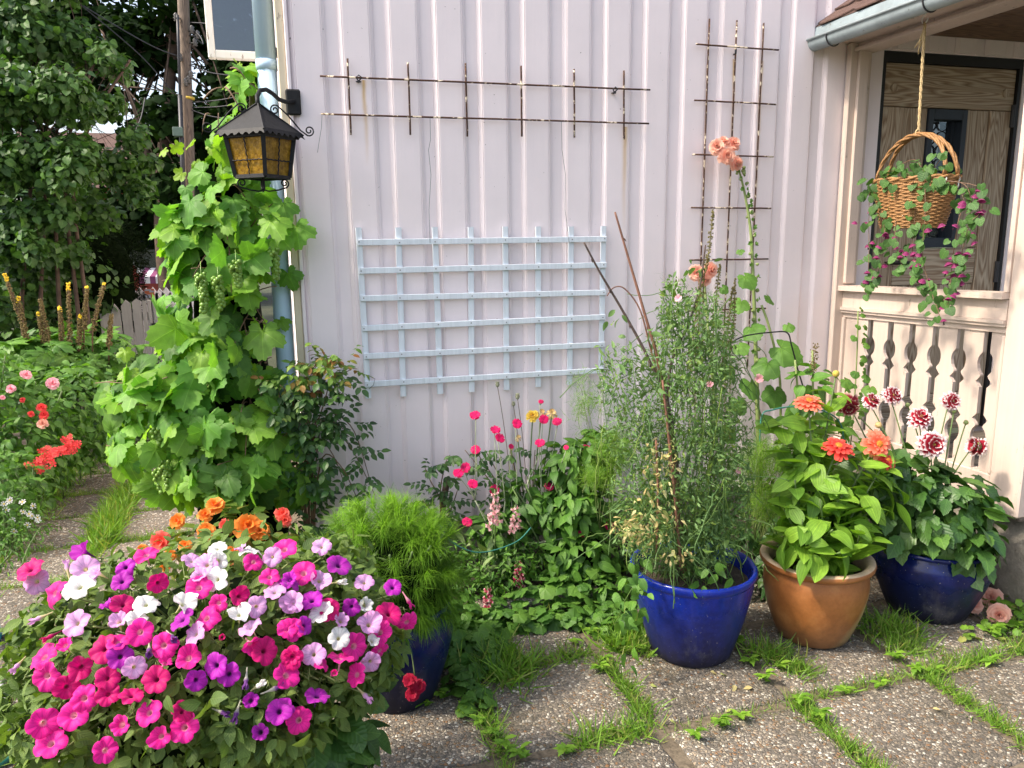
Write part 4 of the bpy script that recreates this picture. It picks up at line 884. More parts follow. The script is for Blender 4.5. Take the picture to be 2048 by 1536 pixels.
leafmat('begonia_leaf', [(.05, .10, .025), (.085, .145, .03), (.13, .17, .04), (.20, .11, .04)], .3, 'pin', .45)
petalmat('petal_pink', (.80, .013, .30), throat=(.80, .36, .45), tr=.30); petalmat('petal_magenta', (.62, .001, .16), throat=(.25, .0, .06), tr=.26); petalmat('petal_violet', (.44, .012, .41), throat=(.09, .0, .12), tr=.3)
petalmat('petal_lilac', (.74, .40, .70), tip=(.74, .34, .68), throat=(.62, .55, .28), tr=.24); petalmat('petal_white', (.86, .85, .82), throat=(.60, .62, .30), tr=.24); petalmat('petal_wilted', (.16, .04, .24), streak=.5, throat=(.5, .5, .4), tr=.3)
petalmat('petal_coral', (.86, .15, .075), tip=(.92, .30, .19), streak=.15); petalmat('petal_red_coral', (.74, .045, .035), tip=(.82, .10, .07), streak=.15); plain('zinnia_disc', (.55, .20, .02), .8, 0, .5, 300, .5)
petalmat('petal_dahlia', (.40, .006, .030), tip=(.92, .80, .80), t0=.66, t1=.80, streak=.2); petalmat('petal_dahlia_old', (.26, .015, .03), tip=(.74, .55, .42), t0=.72, t1=.95, streak=.4); plain('dahlia_disc', (.45, .35, .06), .8, 0, .4, 200, .5)
petalmat('petal_peach', (.90, .40, .30), tip=(.93, .56, .43), t0=.3, streak=.15); petalmat('petal_campion', (.70, .006, .13), streak=.1); petalmat('petal_snap', (.86, .42, .46), tip=(.90, .62, .62), streak=.2); petalmat('petal_snap_red', (.50, .02, .10), tip=(.85, .5, .5), streak=.2)
petalmat('petal_yellow', (.90, .58, .05), tip=(.92, .70, .12)); petalmat('petal_faded', (.80, .58, .26), tip=(.62, .42, .18), streak=.4); petalmat('petal_orange', (.90, .24, .02), tip=(.92, .32, .05), streak=.15); petalmat('petal_salmon', (.85, .09, .06), tip=(.88, .16, .12))
petalmat('petal_rose', (.90, .33, .42), tip=(.93, .50, .55), t0=.3); petalmat('petal_red', (.80, .05, .055), tip=(.86, .10, .09)); petalmat('petal_plum', (.24, .02, .115), tip=(.34, .045, .18), streak=.2); petalmat('petal_darkplum', (.045, .005, .03))
petalmat('petal_carnation', (.48, .003, .045), streak=.2); plain('poppy_head', (.30, .31, .20), .8, 0, .3, 60); plain('seed_brown', (.14, .12, .035), .9, 0, .5, 120); plain('grape', (.15, .27, .035), .35, 0, .2, 40); plain('yellow_floret', (.85, .55, .02), .7, 0, .3, 100); plain('spike_seed', (.15, .11, .035), .85, 0, .4, 80)
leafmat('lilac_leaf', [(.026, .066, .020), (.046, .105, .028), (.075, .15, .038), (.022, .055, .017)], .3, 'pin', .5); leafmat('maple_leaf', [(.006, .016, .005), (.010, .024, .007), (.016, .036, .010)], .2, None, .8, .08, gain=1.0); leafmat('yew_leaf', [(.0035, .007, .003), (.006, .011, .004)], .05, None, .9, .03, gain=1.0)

NXT = lambda: rnd.uniform
def fl(plant, nm, mesh, pos, n, s, spin=True):
    n = Vector(n); n.normalize(); tip = Vector((rnd.uniform(-1, 1), rnd.uniform(-1, 1), rnd.uniform(-1, 1))) if spin else Vector((0, 0, 1))
    return link(nm, mesh, plant, frame(pos, n, tip, s))
def tocam(p): return (CAM-Vector(p)).normalized()
def jit(s): return Vector((rnd.gauss(0, s), rnd.gauss(0, s), rnd.gauss(0, s)))
def bez(a, c, bend=(0, 0, 0), k=8):
    a, c = Vector(a), Vector(c); m = (a+c)/2+Vector(bend); return [a*(1-t)**2+m*2*t*(1-t)+c*t*t for t in (i/k for i in range(k+1))]
def hit(u, v, c, r):
    """point where the sight line meets an ellipsoid, else the closest point of it"""
    c = Vector(c); d = ray(u, v); o = CAM-c; dd = Vector((d.x/r[0], d.y/r[1], d.z/r[2])); oo = Vector((o.x/r[0], o.y/r[1], o.z/r[2]))
    A, B, Cq = dd.dot(dd), 2*dd.dot(oo), oo.dot(oo)-1; q = B*B-4*A*Cq
    k = (-B-math.sqrt(q))/(2*A) if q > 0 else -B/(2*A); p = CAM+d*k
    nrm = Vector(((p.x-c.x)/r[0]**2, (p.y-c.y)/r[1]**2, (p.z-c.z)/r[2]**2)).normalized(); return p, nrm

# ------------------------------------------------------------------ petunias in the foreground
def petunia(openness=1.0, seed=0, ruf=.06, fold=0.0):
    R = random.Random(seed); b = MB(); n = 40; v = []; f = []; uv = []
    ph = [R.uniform(0, 6.28) for _ in range(4)]; tilt = R.uniform(-.1, .1)
    rings = [(.05, -1.15, .0), (.07, -.7, .06), (.12, -.42, .14), (.20, -.20, .24), (.45, -.06, .46), (.75, .0, .74), (.92, -.01, .9), (1.0, -.05, 1.0)]
    for (r, z, q) in rings:
        for k in range(n):
            a = 2*math.pi*k/n; lob = 1-.17*(1-abs(math.cos(2.5*a))**.55)*max(0, q-.25)/.75
            rr = r*lob*(openness if q > .3 else 1)*(1+.04*math.sin(2*a+ph[0])*q)
            zz = z+q*q*(ruf*math.sin(5*a+ph[1])+ruf*.8*math.sin(9*a+ph[2])+ruf*.7*math.sin(2*a+ph[3]))+(1-openness)*q*.9-.05*q*abs(math.cos(2.5*a))+fold*q*q*math.cos(a-ph[0])**2
            v.append((rr*math.cos(a), rr*math.sin(a), zz)); uv.append((k/n, q))
    for i in range(len(rings)-1):
        for k in range(n): f.append((i*n+k, i*n+(k+1) % n, i*n+n+(k+1) % n, i*n+n+k))
    b.add(v, f, uv); return b
pet = thing('petunia_plant', (PP[0], PP[1], .36), 'big mound of pink, violet, lilac and white petunias in the foreground', 'petunia')
PC, PR = (-.225, -1.60, .56), (.465, .36, .31)
PCOL = dict(M='petal_magenta', P='petal_pink', V='petal_violet', L='petal_lilac', W='petal_white', D='petal_wilted')
PM = {k: [petunia(1, s, .05+.015*s).mesh('flower', [MT[m]]) for s in range(4)]+[petunia(.66, 9, .09).mesh('flower', [MT[m]]), petunia(.9, 11, .1, .5).mesh('flower', [MT[m]]), petunia(.95, 12, .08, -.45).mesh('flower', [MT[m]])] for k, m in PCOL.items()}
PW = {k: petunia(.28, 5, .1).mesh('flower', [MT[m]]) for k, m in PCOL.items()}
A4 = [(190,190,'M'),(235,270,'L'),(545,70,'V'),(560,190,'L'),(640,215,'L'),(520,300,'W'),(825,175,'V'),(800,270,'V'),(965,90,'P'),(1045,285,'M'),(710,430,'V'),(815,420,'M'),(785,535,'L'),(905,515,'W'),(495,550,'L'),(330,640,'Mb'),(430,695,'P'),(780,670,'P'),(925,610,'P'),(1195,520,'V'),(1355,510,'P'),(1280,620,'L'),(1465,640,'Mb'),(1270,130,'L'),(1360,160,'L'),(1435,50,'W'),(1440,140,'W'),(1660,60,'W'),(1590,60,'L'),(1320,235,'L'),(1800,110,'L'),(1875,55,'P'),(1680,140,'P'),(1780,240,'P'),(1915,260,'V'),(1580,370,'M'),(1695,440,'L'),(1935,410,'L'),(1650,570,'L'),(1655,690,'P'),(1750,730,'M'),(1930,590,'P'),(1930,770,'M'),(1310,310,'P'),(1440,420,'P'),(1075,700,'P'),(1245,780,'P'),(1090,810,'P'),(1420,830,'V'),(1510,890,'V'),(1295,930,'V'),(890,840,'L'),(530,840,'M'),(300,905,'P'),(440,970,'M'),(550,1050,'P'),(710,1020,'M'),(870,1020,'M'),(710,910,'M'),(480,1160,'P'),(285,1210,'P'),(330,1340,'P'),(980,1140,'P'),(1205,1130,'M'),(1215,1240,'P'),(1060,1300,'P'),(695,1390,'P'),(1655,1060,'V'),(1840,1130,'V'),(1720,1270,'V'),(110,835,'Lb'),(1625,930,'Db'),(1710,960,'Wb'),(1820,980,'Db'),(1470,1140,'Db'),(1560,1150,'Db'),(250,520,'Lb'),(1135,640,'Db'),(985,730,'Db')]
A5 = [(380,540,'V'),(540,650,'L'),(60,645,'V'),(150,590,'P'),(255,640,'L'),(90,785,'L'),(200,765,'V'),(455,815,'V'),(545,800,'W'),(260,840,'W'),(700,850,'M'),(815,920,'P'),(825,780,'Pb'),(310,830,'M'),(390,900,'L'),(570,920,'L'),(640,970,'P'),(380,1010,'W'),(215,1115,'L'),(390,1130,'P'),(645,1100,'P'),(580,1170,'L'),(590,1030,'W'),(75,1140,'M'),(270,1165,'P'),(240,1375,'V'),(35,1455,'V'),(45,950,'P'),(160,930,'V'),(340,1240,'Pb'),(480,1065,'P')]
FL = [(x/3.303, 1080+y/3.303, k) for x, y, k in A4]+[(560+x/3.2, 960+y/3.2, k) for x, y, k in A5]
stems = MB(); fpos = []; R = random.Random(15)
for q in range(400):                                # smaller blooms filling in between the large ones
    if len(FL) > 128: break
    u, v = R.uniform(60, 800), R.uniform(1090, 1470)
    if ((u-430)/400)**2+((v-1270)/215)**2 > 1 or min((u-a)**2+(v-b_)**2 for a, b_, _ in FL) < 30**2: continue
    FL.append((u, v, R.choice('LLVPWW' if v < 1230 else ('PLMV' if u < 380 else 'VLPL'))+('b' if R.random() < .22 else '')))
for (u, v, k) in FL:
    p, nr = hit(u, v, PC, (PR[0]+.05, PR[1]+.05, PR[2]+.05)); tc = tocam(p)
    n = (nr*.8+tc*.75+Vector(sun_dir)*.35+Vector((0, 0, .15))+jit(.62)).normalized()
    if len(k) > 1: fl(pet, 'flower', PW[k[0]], p, (nr+Vector((0, 0, -.6))+jit(.5)), rnd.uniform(.026, .032)*(CAM-p).length/2.05)
    else: fl(pet, 'flower', PM[k][rnd.randrange(7)], p, n, rnd.uniform(.024, .036)*(CAM-p).length/2.05)
    base = p-n*.055; core = Vector(PC)+(p-Vector(PC))*.45; stems.tube(bez(core, base, (0, 0, .02), 5), .0022, 4); fpos.append(p)
    for q in range(3): stems.tube([base+jit(.004), base+n*.015+jit(.008)], [.002, .0006], 3)
stems.obj('stems', MT['stem_pale'], pet, True, kind='stuff')
R = random.Random(77); pbl = [(PC, (PR[0]+.0, PR[1]+.0, PR[2]+.01))]
for q in range(26):
    a, e = R.uniform(0, 6.28), R.uniform(-.6, .75); ce = math.sqrt(1-e*e); rr = R.uniform(.08, .13); pbl.append(((PC[0]+PR[0]*ce*math.cos(a)*.86, PC[1]+PR[1]*ce*math.sin(a)*.86, PC[2]+PR[2]*e*.86), (rr, rr, rr*.8)))
n = 6600; pos, d, rho = blob_pts(pbl, n, .62, (0, -1, .25), .6); tp = 1-.55*np.clip((PC[2]-.04-pos[:, 2])/PR[2], 0, 1); pos[:, 0] = PC[0]-.05*(1-tp)+(pos[:, 0]-PC[0])*tp; pos[:, 1] = PC[1]+(pos[:, 1]-PC[1])*tp; keep = pos[:, 2] > .2; pos, d = pos[keep], d[keep]; fp_ = np.array([tuple(q) for q in fpos]); dmin = np.min(np.linalg.norm(pos[:, None, :]-fp_[None], axis=2), axis=1); keep = dmin > .036; pos, d = pos[keep], d[keep]; nn, tip = leaf_pose(d, .35, .5, .2)
plant_leaves(pet, pos, nn, tip, rng.uniform(.024, .050, len(pos)), [blade(.58, None, .2, c, 2, 5) for c in (.3, .6, .9, -.2)], MT['petunia_leaf'], 240)
n = 90; pos, d, rho = blob_pts([((-.02, -1.66, .33), (.17, .18, .12))], n, .6, (.3, -1, .2), .8); nn, tip = leaf_pose(d, .4, .3, .5)
plant_leaves(pet, pos, nn, tip, rng.uniform(.06, .095, n), [blade(.85, lambda t: math.sin(math.pi*t**.7)**.6, .15, c, 2, 6) for c in (.3, .7)], MT['dahlia_leaf'], 40)
core = MB(); core.lathe([(.001, .74), (.14, .72), (.24, .62), (.28, .5), (.25, .40), (.2, .36)], (PC[0], PC[1], 0), 16); core.obj('shade_core', MT['yew_leaf'], pet, True)  # added near-black body, painting the shade between the petunia leaves

# ------------------------------------------------------------------ feathery mound in the navy pot
fe = thing('feathery_plant', (*DP, .33), 'round mound of fine feathery bright green foliage in a navy pot', 'plant')
threads = [ribbon(.032, b_, 4, t) for b_, t in ((1.0, .5), (1.5, .3), (2.0, .8), (.6, .4))]
FC, FR = np.array([.265, -.985, .44]), np.array([.30, .26, .29])
fr_all = []; ti_all = []
for k in range(230):
    a = rng.uniform(0, 2*math.pi); cz = rng.uniform(-.75, 1.0); s_ = math.sqrt(1-cz*cz); d = np.array([s_*math.cos(a), s_*math.sin(a), cz]); rr = rng.uniform(.84, .98)
    tip = FC+FR*d*rr; ax = d*.9+np.array([0, 0, .18]); ax /= np.linalg.norm(ax); m = 190
    t = rng.random(m)**.7; root = tip-ax[None]*(.15*(1-t))[:, None]+rng.normal(size=(m, 3))*.004
    ang = rng.uniform(0, 6.28, m); e1 = np.cross(ax, [0, 0, 1.]); e1 = e1/(np.linalg.norm(e1)+1e-6); e2 = np.cross(ax, e1); side = np.cos(ang)[:, None]*e1+np.sin(ang)[:, None]*e2
    opn = rng.uniform(.25, .75, m)+.9*(1-t); dr = ax[None]*np.cos(opn)[:, None]+side*np.sin(opn)[:, None]; nrm = np.cross(dr, np.cross(np.array([[0, 0, 1.]]), dr))+rng.normal(size=(m, 3))*.15
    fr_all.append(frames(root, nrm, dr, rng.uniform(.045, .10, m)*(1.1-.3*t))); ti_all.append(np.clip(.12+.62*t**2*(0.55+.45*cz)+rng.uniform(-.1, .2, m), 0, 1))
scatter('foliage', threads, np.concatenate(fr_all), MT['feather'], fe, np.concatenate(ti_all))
b = MB(); b.lathe([(.001, .60), (.10, .585), (.17, .52), (.2, .42), (.19, .33), (.13, .30)], (FC[0], FC[1], 0), 18); b.obj('shade_core', MT['yew_leaf'], fe, True)  # added dark body inside the mound, its colour standing in for shade
b = MB()
for k in range(14): a = rnd.uniform(0, 6.28); b.tube(bez((*DP, .31), Vector((DP[0]+.18*math.cos(a), DP[1]+.18*math.sin(a), .60)), (0, 0, .03), 5), .004, 5)
b.obj('stems', MT['stem_green'], fe, True, kind='stuff')
# a carnation drooping out of the same pot
ca = thing('carnation', P(827, 1290, -1.21), 'single dark red flower drooping in front of the navy pot', 'flower')
b = MB(); b.tube(bez(P(812, 1255, -1.12), P(829, 1350, -1.235), (0, -.03, .02)), .002, 5); b.obj('stem', MT['stem_pale'], ca, True)
rp = rosette([(9, .05, 0, .9, .75, 70, .5, lambda t: t**.6*1.0), (7, .03, .08, .75, .65, 45, .4, lambda t: t**.6)], None, 3).mesh('flower', [MT['petal_carnation']])
for (u, v) in ((820, 1362), (838, 1374), (826, 1388)): q = P(u, v, -1.245); fl(ca, 'flower', rp, q, tocam(q)+jit(.4), .026)

# ------------------------------------------------------------------ zinnias in the terracotta pot
zi = thing('zinnia_plant', (*TP, .28), 'bushy light green zinnia with coral flowers in the terracotta pot', 'zinnia')
zp = lambda t: (math.sin(math.pi*min(1, t**.75)))**.75 if t < 1 else 0
zl = [blade(.54, zp, .22, c, 2, 7, wave=.12, ph=i) for i, c in enumerate((.35, .8, 1.2, -.1, .6))]; zm = [b.mesh('leaf', [MT['zinnia_leaf']]) for b in zl]
zpet = lambda t: min(1, t*3)**.6*(1-max(0, t-.75)*1.6)
def zin(seed, c): return rosette([(15, .14, -.02, .86, .34, 97, .25, zpet), (13, .12, .03, .70, .30, 84, .25, zpet), (9, .10, .07, .42, .22, 66, .2, zpet)], (.24, .20), seed).mesh('flower', [MT[c], MT['zinnia_disc']])
Z1, Z2 = [zin(s, 'petal_coral') for s in (1, 2)], [zin(s, 'petal_red_coral') for s in (3, 4)]
st = MB(); zpts = []
def zstem(top, base, pairs, lean=(0, 0, 0), big=.145):
    pts = bez(base, top, lean, 10); st.tube(pts, [.0055*(1-.4*i/10) for i in range(11)], 6)
    a0 = rnd.uniform(0, 3)
    for j in range(pairs):
        t = (j+1.0)/(pairs+.4); p = pts[min(10, int(t*10))]; a = a0+j*math.pi/2+rnd.uniform(-.3, .3)
        for s in (0, math.pi):
            out = Vector((math.cos(a+s), math.sin(a+s), 0)); dr = out+Vector((0, 0, rnd.uniform(-.15, .75))); nn = Vector((0, 0, 1))-out*.45+jit(.25); sc = big*(1.15-.5*t)*rnd.uniform(.85, 1.15)
            link('leaf', zm[rnd.randrange(len(zm))], zi, frame(p+out*.004, nn, dr, sc))
ZF = [(1618, 803, Z1[0], .062, (-.05, -.2, 1), -1.0), (1677, 893, Z2[0], .062, (-.1, -.5, .9), -1.13), (1757, 888, Z1[1], .064, (-.1, -1, .55), -1.14), (1775, 920, Z2[1], .043, (.1, -.9, .8), -1.16), (1752, 1016, Z2[0], .035, (.5, -.6, .3), -1.19)]
for (u, v, me, s, n, y) in ZF:
    p = P(u, v, y); fl(zi, 'flower', me, p, Vector(n)+jit(.06), s); zstem(p-Vector(n).normalized()*.012, (TP[0]+rnd.uniform(-.06, .06), TP[1]+rnd.uniform(-.05, .05), .28), 6, (rnd.uniform(-.04, .04), 0, .03))
p = P(1672, 748, -1.0); zstem(p, (TP[0]-.03, TP[1]+.04, .28), 7); b = MB(); b.lathe([(.003, -.013), (.012, -.008), (.0135, .004), (.010, .012), (.001, .015)], p, 10); b.obj('bud', MT['dahlia_disc'], zi, True)
for (u, v, y, pr) in ((1590, 960, -1.12, 5), (1640, 1000, -1.2, 5), (1690, 985, -1.22, 5), (1740, 1000, -1.15, 5), (1605, 1040, -1.22, 4), (1665, 1060, -1.28, 4), (1720, 1060, -1.27, 4), (1640, 930, -1.05, 6), (1570, 1020, -1.1, 4), (1680, 1105, -1.30, 3), (1610, 880, -.98, 6), (1700, 960, -1.02, 5), (1580, 900, -.98, 5)):
    zstem(P(u, v, y), (TP[0]+rnd.uniform(-.09, .09), TP[1]+rnd.uniform(-.09, .09), .28), pr+1, jit(.03), .15)
n = 150; pos, d, rho = blob_pts([(P(1640, 960, -1.05), (.20, .14, .15)), (P(1720, 990, -1.10), (.15, .13, .14)), (P(1640, 1060, -1.16), (.19, .12, .10)), (P(1600, 880, -.95), (.12, .10, .12))], n, .4, (-.2, -1, .3), .7); nn, tip = leaf_pose(d, .5, .3, .5); plant_leaves(zi, pos, nn, tip, rng.uniform(.08, .14, n), zl, MT['zinnia_leaf'], 120)
st.obj('stems', MT['stem_green'], zi, True, kind='stuff')

# ------------------------------------------------------------------ dahlias in the navy pot on the right
da = thing('dahlia_plant', (*NP, .27), 'dark green dahlia with red and white flowers in the navy pot', 'dahlia')
dpet = lambda t: min(1, t*2.6)**.7*(1 if t < .7 else max(.05, 1-((t-.7)/.3)**2))
def dah(seed, c, old=0): return rosette([(15, .10, -.10, .92, .34, 108+25*old, .4, dpet), (15, .10, -.02, .86, .33, 92+20*old, .3, dpet), (13, .09, .06, .76, .30, 76, .2, dpet), (11, .07, .12, .60, .27, 58, .0, dpet), (8, .05, .15, .42, .22, 36, -.2, dpet)], (.10, .25), seed).mesh('flower', [MT[c], MT['dahlia_disc']])
DM = [dah(s, 'petal_dahlia') for s in (1, 2, 3)]; DO = [dah(5, 'petal_dahlia_old', 1), dah(6, 'petal_dahlia', 1)]
dl = [blade(.62, lambda t: math.sin(math.pi*t**.75)**.8, .2, c, 2, 9, .10, .1, i) for i, c in enumerate((.4, .8, 1.2, .1))]; dm = [b.mesh('leaf', [MT['dahlia_leaf']]) for b in dl]
st = MB()
DF = [(1697, 812, DO[0], .058, (-.3, -.5, -.25), -.95), (1745, 800, DO[1], .045, (.1, -.4, .5), -.90), (1787, 790, DM[0], .048, (.1, -.7, .5), -.95), (1905, 802, DM[1], .046, (-.1, -.7, .15), -1.0), (1842, 834, DM[2], .056, (-.1, -.55, .7), -1.02), (1866, 889, DM[0], .064, (-.25, -1, .25), -1.16), (1957, 893, DO[1], .052, (1, -.35, -.2), -1.12)]
for (u, v, me, s, n, y) in DF:
    p = P(u, v, y); n = Vector(n).normalized(); fl(da, 'flower', me, p, n, s); pts = bez((NP[0]+rnd.uniform(-.07, .07), NP[1]+rnd.uniform(-.06, .06), .27), p-n*.02, (rnd.uniform(-.03, .03), 0, .06), 9); st.tube(pts, [.005-.0003*i for i in range(10)], 6)
    b = MB(); b.lathe([(.003, -.022), (.012, -.016), (.018, -.004), (.015, .004)], (0, 0, 0), 9); b.obj('calyx', MT['stem_pale'], da, True, mw=frame(p, n, (1, 0, 0), 1))
for (u, v, y, s) in ((1932, 845, -1.0, .011), (1757, 850, -1.0, .014), (1815, 810, -.95, .010), (1908, 822, -1.0, .009), (1720, 835, -.95, .009)):
    p = P(u, v, y); b = MB(); b.lathe([(.002, -s), (s*.9, -s*.5), (s, .1*s), (s*.6, s*.8), (.001, s)], p, 10); b.obj('bud', MT['petal_faded' if s > .012 else 'stem_pale'], da, True); st.tube(bez((NP[0]+rnd.uniform(-.06, .06), NP[1], .3), p, (0, 0, .08), 7), .0028, 5)
st.obj('stems', MT['stem_green'], da, True, kind='stuff')
blobs = [((2.50, -1.06, .47), (.26, .24, .19)), ((2.42, -.98, .58), (.20, .18, .14)), ((2.58, -1.14, .36), (.19, .16, .12))]
n = 520; pos, d, rho = blob_pts(blobs, n, .5, (-.5, -1, .3), .7); keep = pos[:, 2] > .25; pos, d = pos[keep], d[keep]; nn, tip = leaf_pose(d, .42, .3, .7)
plant_leaves(da, pos, nn, tip, rng.uniform(.065, .125, len(pos)), dl, MT['dahlia_leaf'], 200)

# ------------------------------------------------------------------ sweet peas on twigs in the cobalt pot
sp_ = thing('sweet_pea_plant', (*BP, .31), 'tall wispy grey-green tangle of sweet peas growing up twigs in the cobalt pot', 'sweet pea')
tg, tg2 = 'twig_dark', 'twig_red'
def twig(mat_, pts, r0, r1, knobs=True):
    mb = MB(); pp = smooth(pts, 5); k = len(pp); mb.tube(pp, [r0+(r1-r0)*i/(k-1) for i in range(k)], 6)
    if knobs:
        for i in range(3, k-1, 4):
            d = (pp[i+1]-pp[i-1]).normalized(); s = d.orthogonal().normalized(); s.rotate(Matrix.Rotation(rnd.uniform(0, 6), 3, d)); mb.tube([pp[i], pp[i]+s*.006+d*.006, pp[i]+s*.010+d*.016], [.0035, .003, .001], 5)
    mb.obj('twig', MT[mat_], sp_, True)
pb_ = lambda dx, dy: Vector((BP[0]+dx, BP[1]+dy, .29))
twig(tg2, [P(1230, 424, -.86), P(1258, 520, -.88), P(1290, 630, -.92), P(1320, 740, -.96), P(1350, 940, -1.02), pb_(-.04, -.02)], .0035, .008); twig(tg, [P(1168, 485, -.92), P(1200, 545, -.93), P(1250, 630, -.95), P(1300, 725, -1.0), P(1345, 850, -1.03), pb_(-.02, .02)], .003, .007)
twig(tg, [P(1411, 490, -.90), P(1400, 570, -.92), P(1380, 640, -.95), P(1340, 740, -1.0), P(1338, 900, -1.05), pb_(-.05, .0)], .003, .007); twig(tg2, [P(1214, 592, -.86), P(1228, 575, -.87), P(1250, 578, -.88), P(1280, 620, -.9), P(1302, 700, -.93), P(1330, 800, -.98)], .0018, .0035, False)
twig(tg2, [P(1325, 760, -1.10), P(1338, 880, -1.12), P(1350, 1000, -1.14), P(1362, 1140, -1.15)], .004, .006); twig(tg2, [P(1312, 880, -1.10), P(1316, 1000, -1.12), P(1312, 1120, -1.13)], .004, .005, False)
sb_ = [(P(1345, 1030, -1.05), (.19, .17, .19)), (P(1370, 930, -1.03), (.215, .19, .18)), (P(1370, 820, -1.0), (.22, .19, .17)), (P(1370, 730, -.98), (.19, .17, .15)), (P(1390, 650, -.96), (.15, .13, .14)), (P(1350, 610, -.95), (.06, .06, .12)), (P(1235, 760, -.97), (.085, .07, .13)), (P(1440, 720, -.95), (.09, .08, .13)), (P(1260, 870, -1.0), (.11, .09, .12)), (P(1450, 880, -1.02), (.11, .10, .16)), (P(1290, 1070, -1.12), (.12, .10, .10)), (P(1420, 1080, -1.10), (.11, .10, .09)), (P(1370, 1100, -1.04), (.19, .17, .08)), (P(1450, 1030, -1.05), (.10, .10, .11)), (P(1265, 990, -1.05), (.09, .09, .12)), (P(1460, 960, -1.0), (.10, .09, .11))]
st = MB(); R = random.Random(31)
for k in range(260):
    c, r = sb_[R.randrange(len(sb_))]; a, e = R.uniform(0, 6.28), R.uniform(-.5, 1); top = Vector(c)+Vector((r[0]*math.cos(a)*.9, r[1]*math.sin(a)*.9, r[2]*e)); base = pb_(R.uniform(-.15, .15), R.uniform(-.12, .12)) if k % 3 == 0 else Vector(sb_[R.randrange(5)][0])+Vector((R.uniform(-.15, .15), R.uniform(-.12, .12), -.05))
    base = base if k % 3 == 0 else top+Vector((R.uniform(-.16, .16), R.uniform(-.12, .12), R.uniform(-.28, .02))); pts = bez(base, top, (R.uniform(-.07, .07), R.uniform(-.05, .05), R.uniform(-.02, .05)), 8); st.tube([p+Vector((R.uniform(-.006, .006), R.uniform(-.006, .006), 0)) for p in pts], .0017, 4, t=R.random())
st.obj('stems', MT['sweetpea_leaf'], sp_, True, kind='stuff')
pl = [blade(.30, None, .3, c, 2, 4) for c in (.2, .7, 1.1, -.3)]
n = 12500; pos, d, rho = blob_pts(sb_, n, .35); keep = ~((pos[:, 2] < .33)); pos, d = pos[keep], d[keep]; nn, tip = leaf_pose(d, .3, .8, -.1); nn += rng.normal(size=nn.shape)*.4; scatter('foliage', pl, frames(pos, nn, tip, rng.uniform(.013, .030, len(pos))), MT['sweetpea_leaf'], sp_)
n = 3600; pos, d, rho = blob_pts(sb_, n, .5); scatter('tendrils', [ribbon(.02, b_, 5, 1) for b_ in (2.5, 4, 5.5, -3)], frames(pos, rng.normal(size=(n, 3)), d+rng.normal(size=(n, 3))*.6, rng.uniform(.03, .09, n)), MT['sweetpea_leaf'], sp_)
hl = [blade(.42, None, .3, c, 2, 5) for c in (.3, .8)]
pos = np.concatenate([np.array(P(u, v, y))[None]+rng.normal(size=(k, 3))*sg for u, v, y, k, sg in ((1355, 560, -.94, 12, .03), (1395, 540, -.93, 6, .025), (1340, 650, -.98, 14, .04), (1230, 700, -.96, 12, .04), (1280, 760, -1.0, 14, .05), (1225, 640, -.95, 5, .02), (1440, 770, -1.0, 12, .05), (1410, 1080, -1.2, 12, .04))]); nn, tip = leaf_pose(rng.normal(size=pos.shape), .4, .5, .2)
plant_leaves(sp_, pos, nn, tip, rng.uniform(.03, .05, len(pos)), hl, MT['sweetpea_leaf'], 80)
db = [(P(1300, 1050, -1.17), (.12, .07, .10)), (P(1320, 930, -1.15), (.07, .05, .12)), (P(1345, 1110, -1.20), (.10, .05, .05)), (P(1250, 1055, -1.12), (.07, .05, .04))]
n = 260; pos, d, rho = blob_pts(db, n, .2); nn, tip = leaf_pose(d, .2, .8, .8); plant_leaves(sp_, pos, nn, tip, rng.uniform(.016, .040, n), [blade(.36, None, .4, c, 2, 4, 0, .5, c) for c in (.5, 1.4, 2.2)], MT['dry_leaf'], 70, 'dry_leaf', 'dry_foliage')
pea = rosette([(5, .05, 0, .9, .8, 55, .4, lambda t: t**.5*(1 if t < .8 else .8))], None, 8).mesh('flower', [MT['petal_rose']])
for (u, v) in ((1357, 597), (1420, 770), (1478, 940)): q = P(u, v, -1.1); fl(sp_, 'flower', pea, q, tocam(q)+jit(.3), .016)
# low green leaves hanging over the pot's front and left side
n = 60; pos = np.concatenate([np.array(P(1400, 1150, -1.22))+rng.normal(size=(14, 3))*[.05, .03, .02], np.array(P(1275, 1150, -1.17))+rng.normal(size=(14, 3))*[.03, .03, .04], np.array(P(1255, 1230, -1.22))+rng.normal(size=(32, 3))*[.025, .04, .09]]); nn, tip = leaf_pose(rng.normal(size=pos.shape)*.5+[0, -1, 0], .5, .35, .6); plant_leaves(sp_, pos, nn, tip, rng.uniform(.035, .06, n), zl[:3], MT['bush_leaf'], 60)
# ------------------------------------------------------------------ grape vine on the corner
vi = thing('grape_vine', (-.28, .02, 0), 'leafy green grape vine with hanging grapes climbing the corner beside the downpipe', 'vine')
vl = [lobed(5, .36, .05, 9, .55, .16, s) for s in (1, 2, 3)]+[lobed(3, .30, .06, 9, .5, .22, s) for s in (4, 5)]
vb = [(P(490, 190, .08), (.07, .06, .13)), (P(470, 260, .05), (.08, .08, .10)), (P(470, 320, .02), (.12, .10, .14)), (P(458, 420, -.02), (.21, .14, .18)), (P(438, 520, -.04), (.23, .17, .19)), (P(432, 620, -.04), (.22, .18, .19)), (P(440, 720, -.05), (.22, .20, .19)),
      (P(330, 780, .0), (.22, .17, .14)), (P(440, 820, -.08), (.28, .24, .20)), (P(530, 870, -.08), (.17, .18, .14)), (P(330, 870, .0), (.23, .20, .16)), (P(470, 930, -.10), (.27, .22, .15)), (P(370, 440, .05), (.10, .10, .10)), (P(590, 960, -.12), (.10, .10, .09)), (P(245, 780, .05), (.10, .09, .07)), (P(380, 960, -.03), (.15, .13, .12))]
